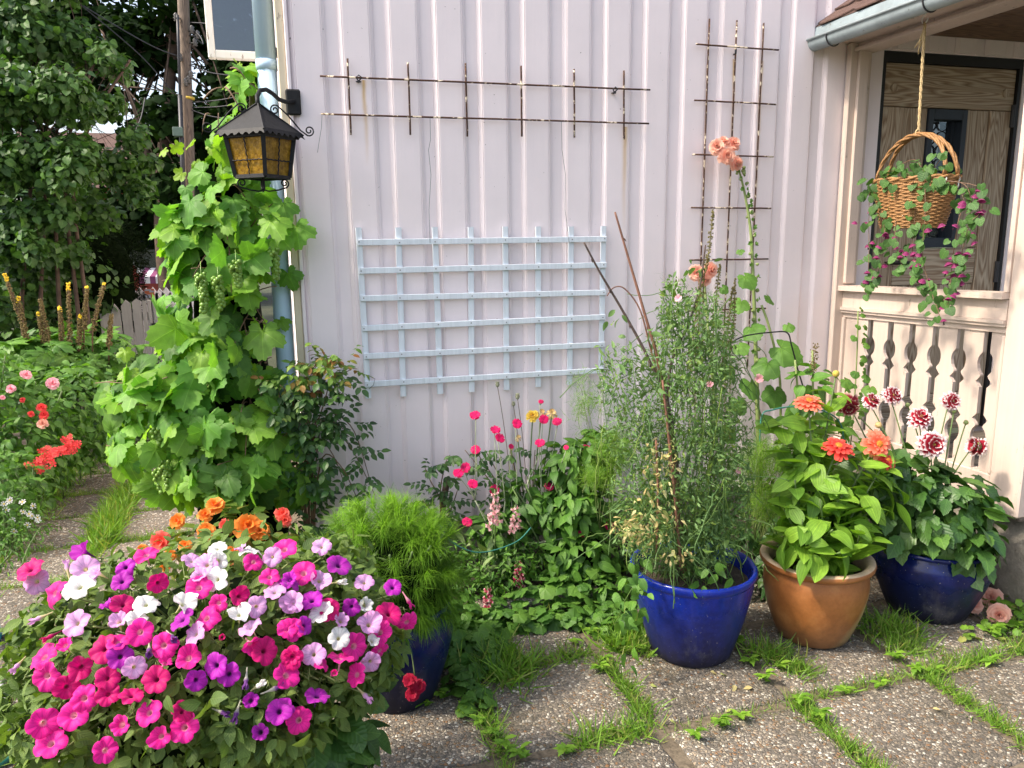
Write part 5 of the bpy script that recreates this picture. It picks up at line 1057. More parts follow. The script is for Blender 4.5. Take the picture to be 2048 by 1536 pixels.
n = 560; pos, d, rho = blob_pts(vb, n, .50, (-.25, -1, .15), .8); nn, tip = leaf_pose(d, .3, .5, .9); nn = nn+np.array([-.25, -.25, .15])
plant_leaves(vi, pos, nn, tip, rng.uniform(.065, .165, n), vl, MT['vine_leaf'], 270)
yo = [(470, 150, .09, .055), (500, 135, .10, .06), (485, 175, .08, .06), (515, 190, .09, .06), (478, 205, .07, .07), (500, 240, .05, .08), (455, 250, .03, .09), (490, 265, .02, .10), (350, 290, .02, .06), (385, 282, .02, .06), (330, 300, .03, .05), (400, 330, .0, .07), (365, 345, .0, .06), (260, 740, -.05, .09), (330, 745, -.1, .08), (350, 785, -.1, .07), (440, 260, .02, .07), (420, 290, .0, .07), (250, 700, .0, .07), (320, 690, .0, .06), (480, 128, .1, .035), (468, 120, .1, .03)]
ym = [b.mesh('young_leaf', [MT['vine_young']]) for b in vl[:3]]
for (u, v, y, s) in yo: p = P(u, v, y); link('young_leaf', ym[rnd.randrange(3)], vi, frame(p, tocam(p)*.6+Vector(sun_dir)*.5+jit(.45), (rnd.uniform(-1, 1), 0, -.6), s))
vm_ = [b.mesh('leaf', [MT['vine_leaf']]) for b in vl[:3]]
for (u, v, y, s) in ((592, 452, -.10, .15), (566, 405, -.12, .12), (560, 470, -.13, .13), (540, 440, -.16, .14), (575, 545, -.05, .11), (525, 660, -.20, .17), (560, 640, -.02, .08)): p = P(u, v, y); link('leaf', vm_[rnd.randrange(3)], vi, frame(p, tocam(p)*.8+Vector(sun_dir)*.5+jit(.25), (rnd.uniform(-.4, .6), 0, -1), s))
st = MB(); R = random.Random(17)
st.tube(smooth([(-.12, .06, 0), (-.10, .04, .5), (-.14, .03, 1.0), (-.12, .05, 1.5), (-.10, .10, 2.0), (-.08, .10, 2.25)]), .012, 7); st.tube(smooth([(-.3, .05, 0), (-.28, .0, .5), (-.36, .0, 1.0), (-.3, .02, 1.5), (-.2, .06, 1.95)]), .010, 7)
for k in range(70):
    c, r = vb[R.randrange(len(vb))]; c = Vector(c); a = R.uniform(0, 6.28); e = c+Vector((r[0]*math.cos(a), -abs(r[1]*math.sin(a)), r[2]*R.uniform(-.8, .8))); st.tube(bez(Vector((-.15+R.uniform(-.15, .05), .03, c.z+R.uniform(-.25, .2))), e, (0, -.04, .05), 6), [.004, .0038, .0035, .003, .0026, .0022, .0018], 5)
st.obj('stems', MT['stem_red'], vi, True, kind='stuff')
for (u, v, y, dy, k) in ((402, 580, -.20, 62, 42), (436, 580, -.20, 52, 34), (472, 545, -.20, 40, 30), (548, 525, -.12, 50, 30), (330, 1010-60, -.12, 48, 36), (318, 990-30, -.10, 40, 22), (316, 870, -.12, 30, 18)):
    bn = MB(); R = random.Random(u); k = int(k*1.5); top = P(u, v-dy*.5, y-.06); ln = dy*.0022
    for i in range(k):
        t = i/k; w = .027*(1-t*.7)*(.35+.65*((i*7)%5)/4); a = i*2.4; c = top+Vector((w*math.cos(a), w*math.sin(a)*.8, -t*ln*1.1))+Vector((R.uniform(-.004, .004),)*3); q = .0098*R.uniform(.8, 1.1)
        bn.lathe([(.0005, -q), (q*.72, -q*.7), (q, 0), (q*.72, q*.7), (.0005, q)], c, 8)
    bn.tube([top+Vector((0, .02, .05)), top, top-Vector((0, 0, ln))], .0018, 4); bn.obj('grape_bunch', MT['grape'], vi, True)
b = MB(); b.lathe([(.001, 1.95), (.09, 1.85), (.14, 1.3), (.17, .7), (.2, .4), (.18, .1)], (-.25, .08, 0), 14); b.obj('shade_core', MT['yew_leaf'], vi, True)  # near-black body added so gaps between the vine leaves look shaded

# ------------------------------------------------------------------ rose shrub trailing in front of the wall, right of the vine
def leaflets(pts, spacing, size, R, spread=.75):
    """pinnate leaves along a stem -> pos, normal, tip, size lists"""
    o = []
    for i in range(1, len(pts)-1):
        if R.random() > spacing: continue
        d = (pts[i+1]-pts[i-1]).normalized(); side = Vector((R.uniform(-1, 1), R.uniform(-1.1, .3), R.uniform(-.4, .7))).normalized(); ax = (side-d*side.dot(d)*.6).normalized(); ln = size*2.6; up = Vector((0, -.4, 1))+Vector((R.uniform(-.4, .4), R.uniform(-.4, .4), 0))
        for j in range(3):
            p = pts[i]+ax*(ln*(.35+.28*j)); lat = ax.cross(up).normalized()
            for s in (-1, 1): o.append((p, up+lat*s*.3, lat*s+ax*.5, size*R.uniform(.8, 1.1)))
        o.append((pts[i]+ax*ln*1.05, up, ax, size*1.15))
    return o
def pinnate(plant, curves, spacing, size, bases, mat, hero, seed, stem='stem_red', r=.004):
    R = random.Random(seed); o = []; sm = MB()
    for c in curves:
        pp = smooth(c, 6); sm.tube(pp, [r*(1-.6*i/len(pp)) for i in range(len(pp))], 5); o += leaflets(pp, spacing, size, R)
    sm.obj('stems', MT[stem], plant, True, kind='stuff')
    plant_leaves(plant, np.array([tuple(x[0]) for x in o]), np.array([tuple(x[1]) for x in o]), np.array([tuple(x[2]) for x in o]), np.array([x[3] for x in o]), bases, mat, hero)
rl = [blade(.58, None, .2, c, 2, 5, .05) for c in (.2, .5, .9)]
rs = thing('rose_shrub', (.05, -.15, .05), 'dark green rose shrub arching down the wall right of the grape vine', 'rose')
base = Vector((.02, -.12, .05))
cv = []
for (a, b_, c) in (((600, 900), (600, 800), (640, 720)), ((610, 900), (640, 780), (700, 740)), ((620, 920), (650, 800), (660, 760)), ((590, 900), (560, 800), (560, 770)), ((620, 860), (690, 880), (750, 990)), ((640, 860), (700, 850), (740, 960)), ((620, 900), (660, 900), (700, 1000)), ((610, 880), (650, 840), (690, 860)), ((600, 880), (590, 820), (545, 800)), ((640, 930), (680, 930), (720, 1010)), ((630, 850), (670, 800), (700, 800))):
    cv.append([base, P(*a, -.16), P(*b_, -.20+rnd.uniform(-.06, .04)), P(*c, -.20+rnd.uniform(-.08, .05))])
pinnate(rs, cv, .75, .040, rl, MT['rose_leaf'], 150, 3)
cv = [[P(640, 800, -.2), P(650, 760, -.24), P(670, 735, -.25), P(715, 738, -.25)], [P(600, 800, -.2), P(610, 760, -.24), P(640, 720, -.24), P(660, 712, -.24)], [P(590, 820, -.2), P(580, 790, -.24), P(560, 770, -.26)]]
pinnate(rs, cv, .8, .036, rl, MT['rose_young'], 40, 4)
ro2 = thing('rose_bush', P(885, 1020, -.22), 'small rose stub with a bare brown stump and few leaves against the wall', 'rose')
b = MB(); b.tube(smooth([P(880, 1080, -.2), P(886, 1020, -.2), P(893, 965, -.19), P(896, 960, -.19)]), [.014]*10+[.016]*9, 8); b.obj('stump', MT['bark'], ro2, True)
pinnate(ro2, [[P(885, 1060, -.2), P(880, 1000, -.24), P(860, 960, -.26), P(850, 935, -.26)], [P(885, 1060, -.2), P(905, 1010, -.24), P(915, 980, -.25)], [P(885, 1050, -.2), P(880, 990, -.22), P(890, 930, -.24), P(900, 910, -.23)], [P(880, 1060, -.2), P(860, 1020, -.24), P(845, 1000, -.26)]], .8, .034, rl, MT['rose_leaf'], 60, 5)

# ------------------------------------------------------------------ flower bed: campion, snapdragons, leafy bush, yellow flower, poppies, rose
lc = thing('campion_plant', P(1000, 1110, -.38), 'rose campion with small magenta flowers on thin silvery stems in the bed', 'campion')
cpet = lambda t: t**.7*(1 if t < .85 else .8)
cm = [rosette([(5, .04, 0, .92, 1.05, a, .35, cpet), (5, .03, -.03, .85, 1.0, a+12, .3, cpet)], (.08, .05), s).mesh('flower', [MT['petal_campion'], MT['petal_plum']]) for s, a in ((1, 78), (2, 70), (3, 85))]
CF = [(447,363),(607,482),(645,550),(447,640),(367,788),(312,832),(427,922),(600,970),(738,618),(783,432),(1000,400),(1105,413),(970,592),(1180,625),(1345,637),(1040,943),(978,253),(1313,1317),(1530,1252),(383,1225)]
st = MB(); nodes = [P(u, v, -.36) for u, v in ((950, 1000), (1010, 1003), (1060, 950), (1085, 1008), (1030, 1060), (1000, 1100))]
for (x, y) in CF:
    u, v = 840+x/4.04, 740+y/4.04; dep = -.36+rnd.uniform(-.08, .06)-(.12 if v > 1040 else 0); p = P(u, v, dep); n = Vector((rnd.uniform(-.35, .3), rnd.uniform(-.9, -.35), rnd.uniform(.5, 1)))
    s = .0245 if (x, y) not in ((978, 253), (1180, 625), (738, 618)) else .013
    fl(lc, 'flower', cm[rnd.randrange(3)], p, n, s); nd = min(nodes, key=lambda q: abs(q.x-p.x)+(0 if q.z < p.z-.05 else 3)); k = n.normalized()
    b = MB(); b.lathe([(.0025, -.022), (.005, -.016), (.006, -.004), (.003, 0)], (0, 0, 0), 7); b.obj('calyx', MT['stem_grey'], lc, True, mw=frame(p, k, (1, 0, 0), 1)); st.tube(bez(nd, p-k*.022, (rnd.uniform(-.02, .02), 0, 0), 6), .0019, 5)
for nd in nodes: st.tube(bez(P(1010, 1130, -.36), nd, jit(.02), 6), .0028, 5)
st.obj('stems', MT['stem_grey'], lc, True, kind='stuff')
n = 90; pos = np.array(P(985, 1110, -.42))+rng.normal(size=(n, 3))*[.09, .05, .05]; d = rng.normal(size=(n, 3)); nn, tip = leaf_pose(d, .4, .4, .2); plant_leaves(lc, pos, nn, tip, rng.uniform(.05, .10, n), [blade(.30, None, .25, c, 2, 5) for c in (.4, .9)], MT['silver_leaf'], 40)

sn = thing('snapdragon_plant', P(1010, 1180, -.50), 'snapdragons with pale pink and red flower spikes at the front of the bed', 'snapdragon')
fp = lambda t: t**.5*(1 if t < .7 else .85)
flo = [rosette([(3, .05, 0, .95, .9, 62, .9, fp), (2, .05, .05, .75, .8, 25, -.5, fp)], None, s) for s in (1, 2)]
sm1 = [b.mesh('flower', [MT['petal_snap']]) for b in flo]; sm2 = [b.mesh('flower', [MT['petal_snap_red']]) for b in flo]; st = MB()
for (u, v, hgt, cnt, ms, y) in ((990, 1015, 60, 11, sm1, -.46), (1030, 1040, 50, 10, sm1, -.48), (1036, 1150, 48, 12, sm2, -.52), (975, 1208, 60, 13, sm2, -.62), (985, 1040, 30, 5, sm1, -.47)):
    for i in range(cnt):
        t = i/cnt; a = i*2.4; q = P(u, v-hgt/2+hgt*t, y)+Vector((.016*(.4+.8*t)*math.cos(a), .016*math.sin(a)-.006, 0)); fl(sn, 'flower', ms[rnd.randrange(2)], q, Vector((math.cos(a), -.9+.3*math.sin(a), .1)), .023*(.6+.5*t))
    st.tube(bez(P(u, 1220, y+.02), P(u, v-hgt*.6, y), (0, 0, 0), 5), .003, 5)
st.obj('stems', MT['stem_green'], sn, True, kind='stuff')
n = 1100; pos, d, rho = blob_pts([(P(1000, 1150, -.5), (.17, .10, .10)), (P(950, 1180, -.52), (.12, .09, .09)), (P(1040, 1120, -.45), (.12, .08, .10)), (P(920, 1120, -.45), (.09, .08, .08))], n, .3); nn, tip = leaf_pose(d, .4, .5, .1); plant_leaves(sn, pos, nn, tip, rng.uniform(.025, .05, n), [blade(.28, None, .2, c, 2, 4) for c in (.4, .9)], MT['bush_leaf'], 90)

bu = thing('leafy_bush', P(1140, 1150, -.38), 'leafy green bush without flowers between the campion and the sweet peas', 'bush')
bb = [(P(1060, 1000, -.30), (.14, .10, .12)), (P(1000, 1060, -.34), (.13, .09, .10)), (P(1150, 930, -.30), (.16, .13, .12)), (P(1150, 1020, -.36), (.20, .15, .14)), (P(1160, 1110, -.44), (.19, .15, .13)), (P(1200, 900, -.28), (.10, .10, .10)), (P(1120, 1170, -.50), (.14, .10, .06)), (P(1210, 1170, -.55), (.12, .12, .06))]
n = 1250; pos, d, rho = blob_pts(bb, n, .5, (0, -1, .3), .7); nn, tip = leaf_pose(d, .5, .35, .5); bl_ = [blade(.46, None, .22, c, 2, 6, 0, .08, c) for c in (.3, .7, 1.1)]; plant_leaves(bu, pos, nn, tip, rng.uniform(.05, .095, n), bl_, MT['bush_leaf'], 200)
st = MB()
for k in range(26): c, r = bb[rnd.randrange(4)]; st.tube(bez(P(1150, 1210, -.4)+Vector((rnd.uniform(-.1, .1), 0, 0)), Vector(c)+Vector((rnd.uniform(-.12, .12), rnd.uniform(-.1, .05), .1)), jit(.02), 5), .0035, 5)
st.obj('stems', MT['stem_green'], bu, True, kind='stuff')
b = MB(); b.lathe([(.001, .44), (.08, .40), (.14, .28), (.14, .1)], (P(1150, 1050, -.3).x, -.28, 0), 12); b.obj('shade_core', MT['yew_leaf'], bu, True)  # added dark body, shade inside the bush is put into its colour

ye = thing('yellow_rose', P(1060, 1100, -.25), 'yellow flower with faded cream blooms beside it near the wall', 'rose')
yp = lambda t: t**.6*(1 if t < .8 else .85)
ym_ = rosette([(12, .1, -.02, .85, .5, 88, .3, yp), (11, .08, .05, .75, .45, 70, .2, yp), (9, .05, .1, .6, .4, 48, .1, yp), (6, .03, .12, .45, .35, 25, 0, yp)], None, 5).mesh('flower', [MT['petal_yellow']]); yf = rosette([(7, .05, 0, .9, .5, 95, .8, yp), (6, .05, .05, .7, .5, 60, -.6, yp)], None, 6).mesh('flower', [MT['petal_faded']])
st = MB()
for (u, v, me, s) in ((1065, 832, ym_, .034), (1103, 827, yf, .033), (1083, 826, yf, .028), (1036, 876, yf, .02), (1022, 895, yf, .015)): q = P(u, v, -.24); fl(ye, 'flower', me, q, Vector((-.1, -.7, .8))+jit(.2), s); st.tube(bez(P(1060, 1080, -.24), q-Vector((0, 0, .01)), (rnd.uniform(-.02, .02), 0, 0), 6), .0032, 5)
st.obj('stems', MT['stem_green'], ye, True, kind='stuff'); o = []
cv = [[P(1060, 1060, -.22), P(1060+dx*.5, 980, -.25), P(1060+dx, 900, -.26)] for dx in (-130, -90, -40, 10, 60, 90, -110)]; pinnate(ye, cv, .8, .033, rl, MT['rose_leaf'], 80, 9)
po = thing('poppy_plant', P(1040, 1060, -.15), 'three dried poppy seed heads on bare stalks against the wall', 'poppy')
for (u, v, s, bu_, bv) in ((995, 769, .010, 1020, 890), (1035, 793, .011, 1048, 900), (1027, 808, .009, 1040, 900)):
    p = P(u, v, -.15); b = MB(); b.lathe([(.002, -s*1.3), (s*.6, -s*1.0), (s, -.1*s), (s*.75, s*.7), (s*.7, s*.95), (s*1.05, s*1.1), (s*.9, s*1.25), (.001, s*1.3)], p, 12); b.obj('seed_head', MT['poppy_head'], po, True); b = MB(); b.tube(bez(P(bu_+8, 1060, -.17), p-Vector((0, 0, s)), (.02, 0, .03), 8), .0016, 5); b.obj('stalk', MT['stem_red'], po, True)

# feathery dill behind the sweet peas, on both sides
def dill(nm, label, spots, n, seed):
    t = thing(nm, spots[0][0], label, 'dill'); fa = []; st = MB(); R = random.Random(seed)
    for (c, r, base, cnt) in spots:
        c = Vector(c)
        for k in range(cnt):
            q = c+Vector((R.gauss(0, r[0]*.5), R.gauss(0, r[1]*.5), R.gauss(0, r[2]*.5))); st.tube(bez(base if k % 5 == 0 else q+Vector((R.uniform(-.03, .03), 0, -.06)), q, jit(.01), 4), .0013, 4)
            m = 75; roots = np.array(q)+rng.normal(size=(m, 3))*.024; dr = rng.normal(size=(m, 3))+[0, 0, .3]; fa.append(frames(roots, rng.normal(size=(m, 3)), dr, rng.uniform(.02, .05, m)))
    st.obj('stems', MT['stem_pale'], t, True, kind='stuff'); scatter('foliage', [ribbon(.035, b_, 3, .4) for b_ in (.5, 1.2)], np.concatenate(fa), MT['dill_leaf'], t); return t
dill('dill_plant', 'soft feathery green dill right of the sweet peas', [(P(1520, 930, -.72), (.10, .08, .10), P(1510, 1080, -.7), 60), (P(1535, 1010, -.78), (.08, .06, .06), P(1520, 1080, -.75), 26), (P(1590, 880, -.6), (.07, .06, .06), P(1560, 1040, -.6), 16)], 0, 1)
dill('dill_plant', 'thin feathery dill stalk left of the sweet peas by the white trellis', [(P(1170, 800, -.45), (.06, .04, .08), P(1210, 1000, -.4), 14), (P(1225, 900, -.5), (.10, .05, .08), P(1220, 1060, -.5), 30), (P(1190, 960, -.52), (.06, .05, .06), P(1200, 1060, -.5), 16)], 0, 2)

# ------------------------------------------------------------------ hollyhock
ho = thing('hollyhock', P(1515, 960, -.35), 'tall hollyhock with ruffled peach blooms growing up the narrow iron trellis', 'hollyhock')
hp = lambda t: t**.7*(1 if t < .8 else .9)
hm = [rosette([(10, .05, -.05, .95, .75, 88, .3, hp), (10, .05, .02, .85, .65, 68, .1, hp), (9, .04, .08, .75, .6, 46, .0, hp), (8, .03, .1, .62, .5, 26, -.2, hp), (5, .02, .12, .5, .4, 10, 0, hp)], None, s).mesh('flower', [MT['petal_peach']]) for s in (1, 2, 3)]
for (u, v, s, y, n) in ((1434, 294, .040, -.16, (-.5, -.9, .2)), (1466, 288, .038, -.15, (.1, -.9, .4)), (1453, 312, .042, -.19, (-.1, -1, 0)), (1473, 327, .036, -.18, (.2, -.9, -.3)), (1446, 285, .034, -.13, (-.1, -.6, .8)), (1393, 545, .040, -.20, (-.4, -.9, .1)), (1420, 540, .042, -.20, (.2, -1, .1)), (1410, 560, .032, -.21, (0, -1, -.2))): fl(ho, 'flower', hm[rnd.randrange(3)], P(u, v, y), n, s)
st = MB(); main = smooth([P(1518, 960, -.33), P(1516, 860, -.3), P(1512, 720, -.26), P(1508, 600, -.22), P(1502, 470, -.18), P(1490, 390, -.16), P(1478, 340, -.16)]); st.tube(main, [.013-.009*i/len(main) for i in range(len(main))], 8)
st.tube(smooth([P(1440, 960, -.35), P(1425, 760, -.3), P(1415, 640, -.25), P(1408, 560, -.2)]), .007, 7); st.tube(smooth([P(1560, 900, -.33), P(1560, 760, -.3), P(1540, 660, -.28), P(1523, 610, -.25)]), .006, 7); st.obj('stalk', MT['stem_pale'], ho, True)
bud = MB(); bud.lathe([(.05, -1), (.6, -.7), (1, -.1), (.8, .5), (.3, .9), (.05, 1)], (0, 0, 0), 8); bm = bud.mesh('bud', [MT['stem_pale']])
cal = rosette([(5, .1, -.3, 1.2, .9, 60, -.4, None)], None, 4).mesh('calyx', [MT['hollyhock_leaf']])
for i in range(len(main)//3, len(main)):
    for q in range(2):
        a = rnd.uniform(-2.6, .2); o = Vector((math.cos(a), math.sin(a)*.7, rnd.uniform(-.3, .4))); p = main[i]+o*rnd.uniform(.014, .028)
        if rnd.random() < .55: fl(ho, 'bud', bm, p, o, rnd.uniform(.007, .012))
        else: fl(ho, 'calyx', cal, p, o, rnd.uniform(.010, .016))
hl_ = [lobed(5, .13, .03, 9, .5, .2, s, .02, 36) for s in (1, 2, 3)]; hme = [b.mesh('leaf', [MT['hollyhock_leaf']]) for b in hl_]
for (u, v, s, y) in ((1490, 552, .10, -.25), (1535, 592, .07, -.26), (1483, 602, .09, -.26), (1502, 655, .11, -.30), (1560, 695, .16, -.36), (1536, 725, .13, -.38), (1478, 690, .08, -.3), (1500, 765, .12, -.36), (1450, 735, .09, -.35), (1550, 780, .12, -.34), (1430, 640, .06, -.25), (1475, 800, .10, -.4), (1525, 840, .11, -.38), (1575, 650, .06, -.33), (1460, 860, .10, -.42), (1590, 850, .10, -.45), (1640, 860, .09, -.45), (1560, 900, .10, -.5), (1445, 575, .05, -.24), (1690, 760, .07, -.4), (1740, 775, .07, -.4), (1620, 800, .08, -.42), (1480, 500, .04, -.2)):
    p = P(u, v, y); link('leaf', hme[rnd.randrange(3)], ho, frame(p, Vector((rnd.uniform(-.5, .3), -.8, .7))+jit(.2), (rnd.uniform(-.8, .8), -.3, -.8), s))
q = P(1518, 757, -.40); fl(ho, 'flower', pea, q, tocam(q), .026)
# brown seed spikes
se = thing('seed_spike_plant', P(1420, 900, -.42), 'cluster of dark brown dried seed spikes rising behind the sweet peas', 'seed spikes')
octa = MB(); octa.lathe([(.1, -1), (.9, -.3), (.8, .5), (.1, 1)], (0, 0, 0), 5)
for pts, r in (([(1426, 422), (1418, 500), (1408, 560), (1405, 700)], .0085), ([(1466, 575), (1458, 640), (1450, 720)], .008), ([(1440, 530), (1432, 600), (1425, 690)], .009), ([(1470, 560), (1468, 640), (1460, 700)], .007), ([(1402, 540), (1400, 620), (1390, 720)], .011), ([(1395, 600), (1385, 690), (1380, 740)], .010)):
    pp = smooth([P(u, v, -.45) for u, v in pts], 10); b = MB(); b.tube(pp+[P(pts[-1][0], 880, -.44)], .0026, 5); k = len(pp)
    for i, p in enumerate(pp):
        for q in range(7):
            a = rnd.uniform(0, 6.28); rr = r*min(1, .35+i/8); b.add(octa.v, octa.f, None, 0, frame(p+Vector((rr*math.cos(a), rr*math.sin(a), rnd.uniform(-.006, .006))), jit(1), jit(1), rnd.uniform(.0028, .0048)))
    b.obj('seed_spike', MT['seed_brown'], se)
# supports
b = MB(); b.tube(smooth([P(1455, 690, -.42), P(1490, 672, -.42), P(1550, 664, -.42), P(1575, 666, -.42), P(1583, 690, -.42), P(1596, 740, -.42), P(1612, 800, -.42), P(1640, 960, -.42)]), .0035, 6); b.obj('plant_support', MT['black_iron'], smooth=True, label='black bent wire plant support behind the hollyhock leaves', cat='plant support')
b = MB(); b.tube(smooth([P(1520, 960, -.62), P(1522, 840, -.62), P(1545, 820, -.62), P(1600, 813, -.62), P(1655, 825, -.62), P(1682, 850, -.62), P(1688, 900, -.62), P(1690, 1020, -.62)]), .0035, 6); b.obj('plant_support', MT['green_wire'], smooth=True, label='teal green wire plant support hoop behind the zinnias', cat='plant support')
b = MB(); b.tube(smooth([P(880, 1050, -.6), P(905, 1085, -.62), P(960, 1105, -.62), P(1030, 1085, -.6), P(1062, 1055, -.56)]), .0028, 6); b.obj('plant_support', MT['green_wire'], smooth=True, label='teal wire support lying among the snapdragons', cat='plant support')
# amaranth and a young hollyhock between the wall and the zinnias
am = thing('amaranth', P(1620, 960, -.6), 'leafy plant with a brown flower tassel behind the zinnias', 'amaranth'); st = MB()
for (u, v, u2, v2) in ((1625, 700, 1625, 950), (1590, 720, 1605, 950), (1650, 760, 1635, 950)): st.tube(bez(P(u2, v2, -.58), P(u, v, -.55), jit(.015), 7), .005, 6)
st.obj('stems', MT['stem_pale'], am, True, kind='stuff'); b = MB()
for i in range(120): t = i/120; p = P(1632-8*t, 690+60*t, -.56); b.add(octa.v, octa.f, None, 0, frame(p+jit(.006*(1+t)), jit(1), jit(1), .0035))
b.obj('tassel', MT['spike_seed'], am)
n = 90; pos, d, rho = blob_pts([(P(1620, 790, -.56), (.11, .08, .15)), (P(1600, 900, -.6), (.12, .08, .10)), (P(1655, 860, -.58), (.10, .07, .10))], n, .4); nn, tip = leaf_pose(d, .45, .35, .4); plant_leaves(am, pos, nn, tip, rng.uniform(.07, .11, n), zl, MT['bush_leaf'], 90)
yh = thing('young_hollyhock', P(1705, 900, -.45), 'thin young hollyhock shoot with small leaves in front of the first balusters', 'hollyhock')
b = MB(); pp = bez(P(1700, 900, -.45), P(1716, 622, -.45), (.02, 0, 0), 12); b.tube(pp, .0035, 6); b.obj('stem', MT['stem_pale'], yh, True); ivl = [lobed(5, .08, .03, 9, .5, .2, s, .02, 30) for s in (5, 6)]; ivm = [x.mesh('leaf', [MT['hollyhock_leaf']]) for x in ivl]
for i, p in enumerate(pp):
    for q in range(2): o = Vector((rnd.choice((-1, 1))*.03*(1.3-.8*i/12), rnd.uniform(-.03, 0), rnd.uniform(-.02, .02))); link('leaf', ivm[q], yh, frame(p+o, Vector((0, -.8, .6))+jit(.3), o, .058*(1.1-.6*i/12)))

# ------------------------------------------------------------------ trailing plant in the basket
rh = thing('trailing_basket_plant', (BC.x, BC.y, 1.79), 'trailing plant with heart leaves and plum bells spilling from the hanging basket', 'plant')
hb = [heart(.3, .2, s) for s in (0, 1, 2)]; hbm = [x.mesh('leaf', [MT['basket_leaf']]) for x in hb]
bell = MB(); bell.lathe([(.05, .35), (.35, .30), (.62, .05), (.85, -.25), (1.0, -.42)], (0, 0, 0), 10); bell.lathe([(.12, .2), (.14, -.5), (.17, -1.0), (.28, -1.35), (.2, -1.4), (.05, -1.35)], (0, 0, 0), 8, 1); blm = bell.mesh('flower', [MT['petal_plum'], MT['petal_darkplum']])
bell2 = MB(); bell2.lathe([(.05, .35), (.35, .30), (.62, .05), (.85, -.25), (1.0, -.42)], (0, 0, 0), 10); blm2 = bell2.mesh('flower', [MT['petal_plum']])
st = MB(); strands = []
def sx(u, v, dx=0): return PX(u, v, 2.64+dx)
for pts in ([(1800, 360), (1745, 375), (1738, 430), (1738, 500), (1735, 575)], [(1790, 370), (1760, 400), (1770, 470), (1760, 530), (1740, 590)], [(1830, 360), (1800, 400), (1790, 470), (1800, 520), (1810, 540)], [(1835, 360), (1830, 430), (1825, 500), (1840, 550), (1870, 605), (1880, 635)], [(1850, 365), (1850, 430), (1845, 500), (1850, 540), (1868, 600)], [(1860, 360), (1930, 370), (1940, 430), (1925, 500), (1910, 560), (1895, 610)], [(1870, 365), (1925, 390), (1915, 450), (1905, 520), (1900, 570)], [(1880, 360), (1960, 375), (1962, 420), (1945, 440)], [(1850, 350), (1830, 320), (1800, 330)], [(1860, 350), (1880, 320), (1900, 300)], [(1820, 350), (1790, 340), (1760, 360)]):
    pp = smooth([sx(u, v, -.03+rnd.uniform(-.03, .03)) for u, v in pts], 9); strands.append(pp); st.tube(pp, .0015, 4)
st.obj('stems', MT['stem_red'], rh, True, kind='stuff')
for k, pp in enumerate(strands):
    for i in range(1, len(pp)):
        if rnd.random() < .62:
            o = Vector((rnd.uniform(-.03, .02), rnd.uniform(-.035, .035), rnd.uniform(-.02, .02))); link('leaf', hbm[rnd.randrange(3)], rh, frame(pp[i]+o, Vector((-.8, -.45, .45))+jit(.35), (rnd.uniform(-.6, .6), rnd.uniform(-.6, .6), -.8), rnd.uniform(.028, .050)))
        if i > len(pp)*.35 and rnd.random() < .40 and k < 8:
            o = jit(.02); q = pp[i]+o; me = blm if rnd.random() < .45 else blm2; link('flower', me, rh, frame(q, Vector((rnd.uniform(-.5, .5), rnd.uniform(-.5, .5), 1)), jit(1), rnd.uniform(.013, .018)))
n = 60; pos = np.array((BC.x-.03, BC.y, 1.83))+rng.normal(size=(n, 3))*[.06, .11, .028]; nn, tip = leaf_pose(rng.normal(size=(n, 3)), .5, .4, .3); plant_leaves(rh, pos, nn, tip, rng.uniform(.035, .06, n), hb, MT['basket_leaf'], 60)

# ------------------------------------------------------------------ orange begonias behind the petunias
be = thing('begonia_plant', (b6[0], b6[1], .22), 'orange and salmon begonias between the petunias and the grape vine', 'begonia')
bp_ = lambda t: t**.6*(1 if t < .75 else .85)
bo = [rosette([(8, .05, -.05, .95, .85, 85, .4, bp_), (8, .05, .03, .8, .7, 62, .1, bp_), (6, .03, .08, .6, .55, 38, -.1, bp_)], None, s).mesh('flower', [MT[c]]) for s, c in ((1, 'petal_orange'), (2, 'petal_orange'), (3, 'petal_salmon'))]
BCt, BRd = tuple(P(455, 1085, -.42)), (.27, .17, .15)
for (u, v, k, s) in ((430, 1012, 0, .05), (355, 1042, 1, .038), (412, 1062, 0, .045), (495, 1052, 1, .065), (520, 1062, 0, .05), (322, 1082, 2, .05), (330, 1132, 1, .03), (565, 1028, 2, .04), (570, 1040, 2, .035), (410, 1030, 1, .035), (450, 1050, 2, .03), (285, 1100, 0, .03), (370, 1090, 1, .03), (470, 1100, 0, .035), (545, 1120, 1, .03), (340, 1110, 0, .03), (630, 1100, 0, .02)):
    p, nr = hit(u, v, BCt, tuple(q+.035 for q in BRd)); fl(be, 'flower', bo[k], p, nr*.6+tocam(p)*.7+jit(.25), s*.8)
n = 190; pos, d, rho = blob_pts([(BCt, BRd)], n, .5, (0, -1, .4), .8); nn, tip = leaf_pose(d, .45, .3, .5); plant_leaves(be, pos, nn, tip, rng.uniform(.05, .085, n), [blade(.55, None, .2, c, 2, 7, .1, .1, c) for c in (.3, .8)], MT['begonia_leaf'], 80)
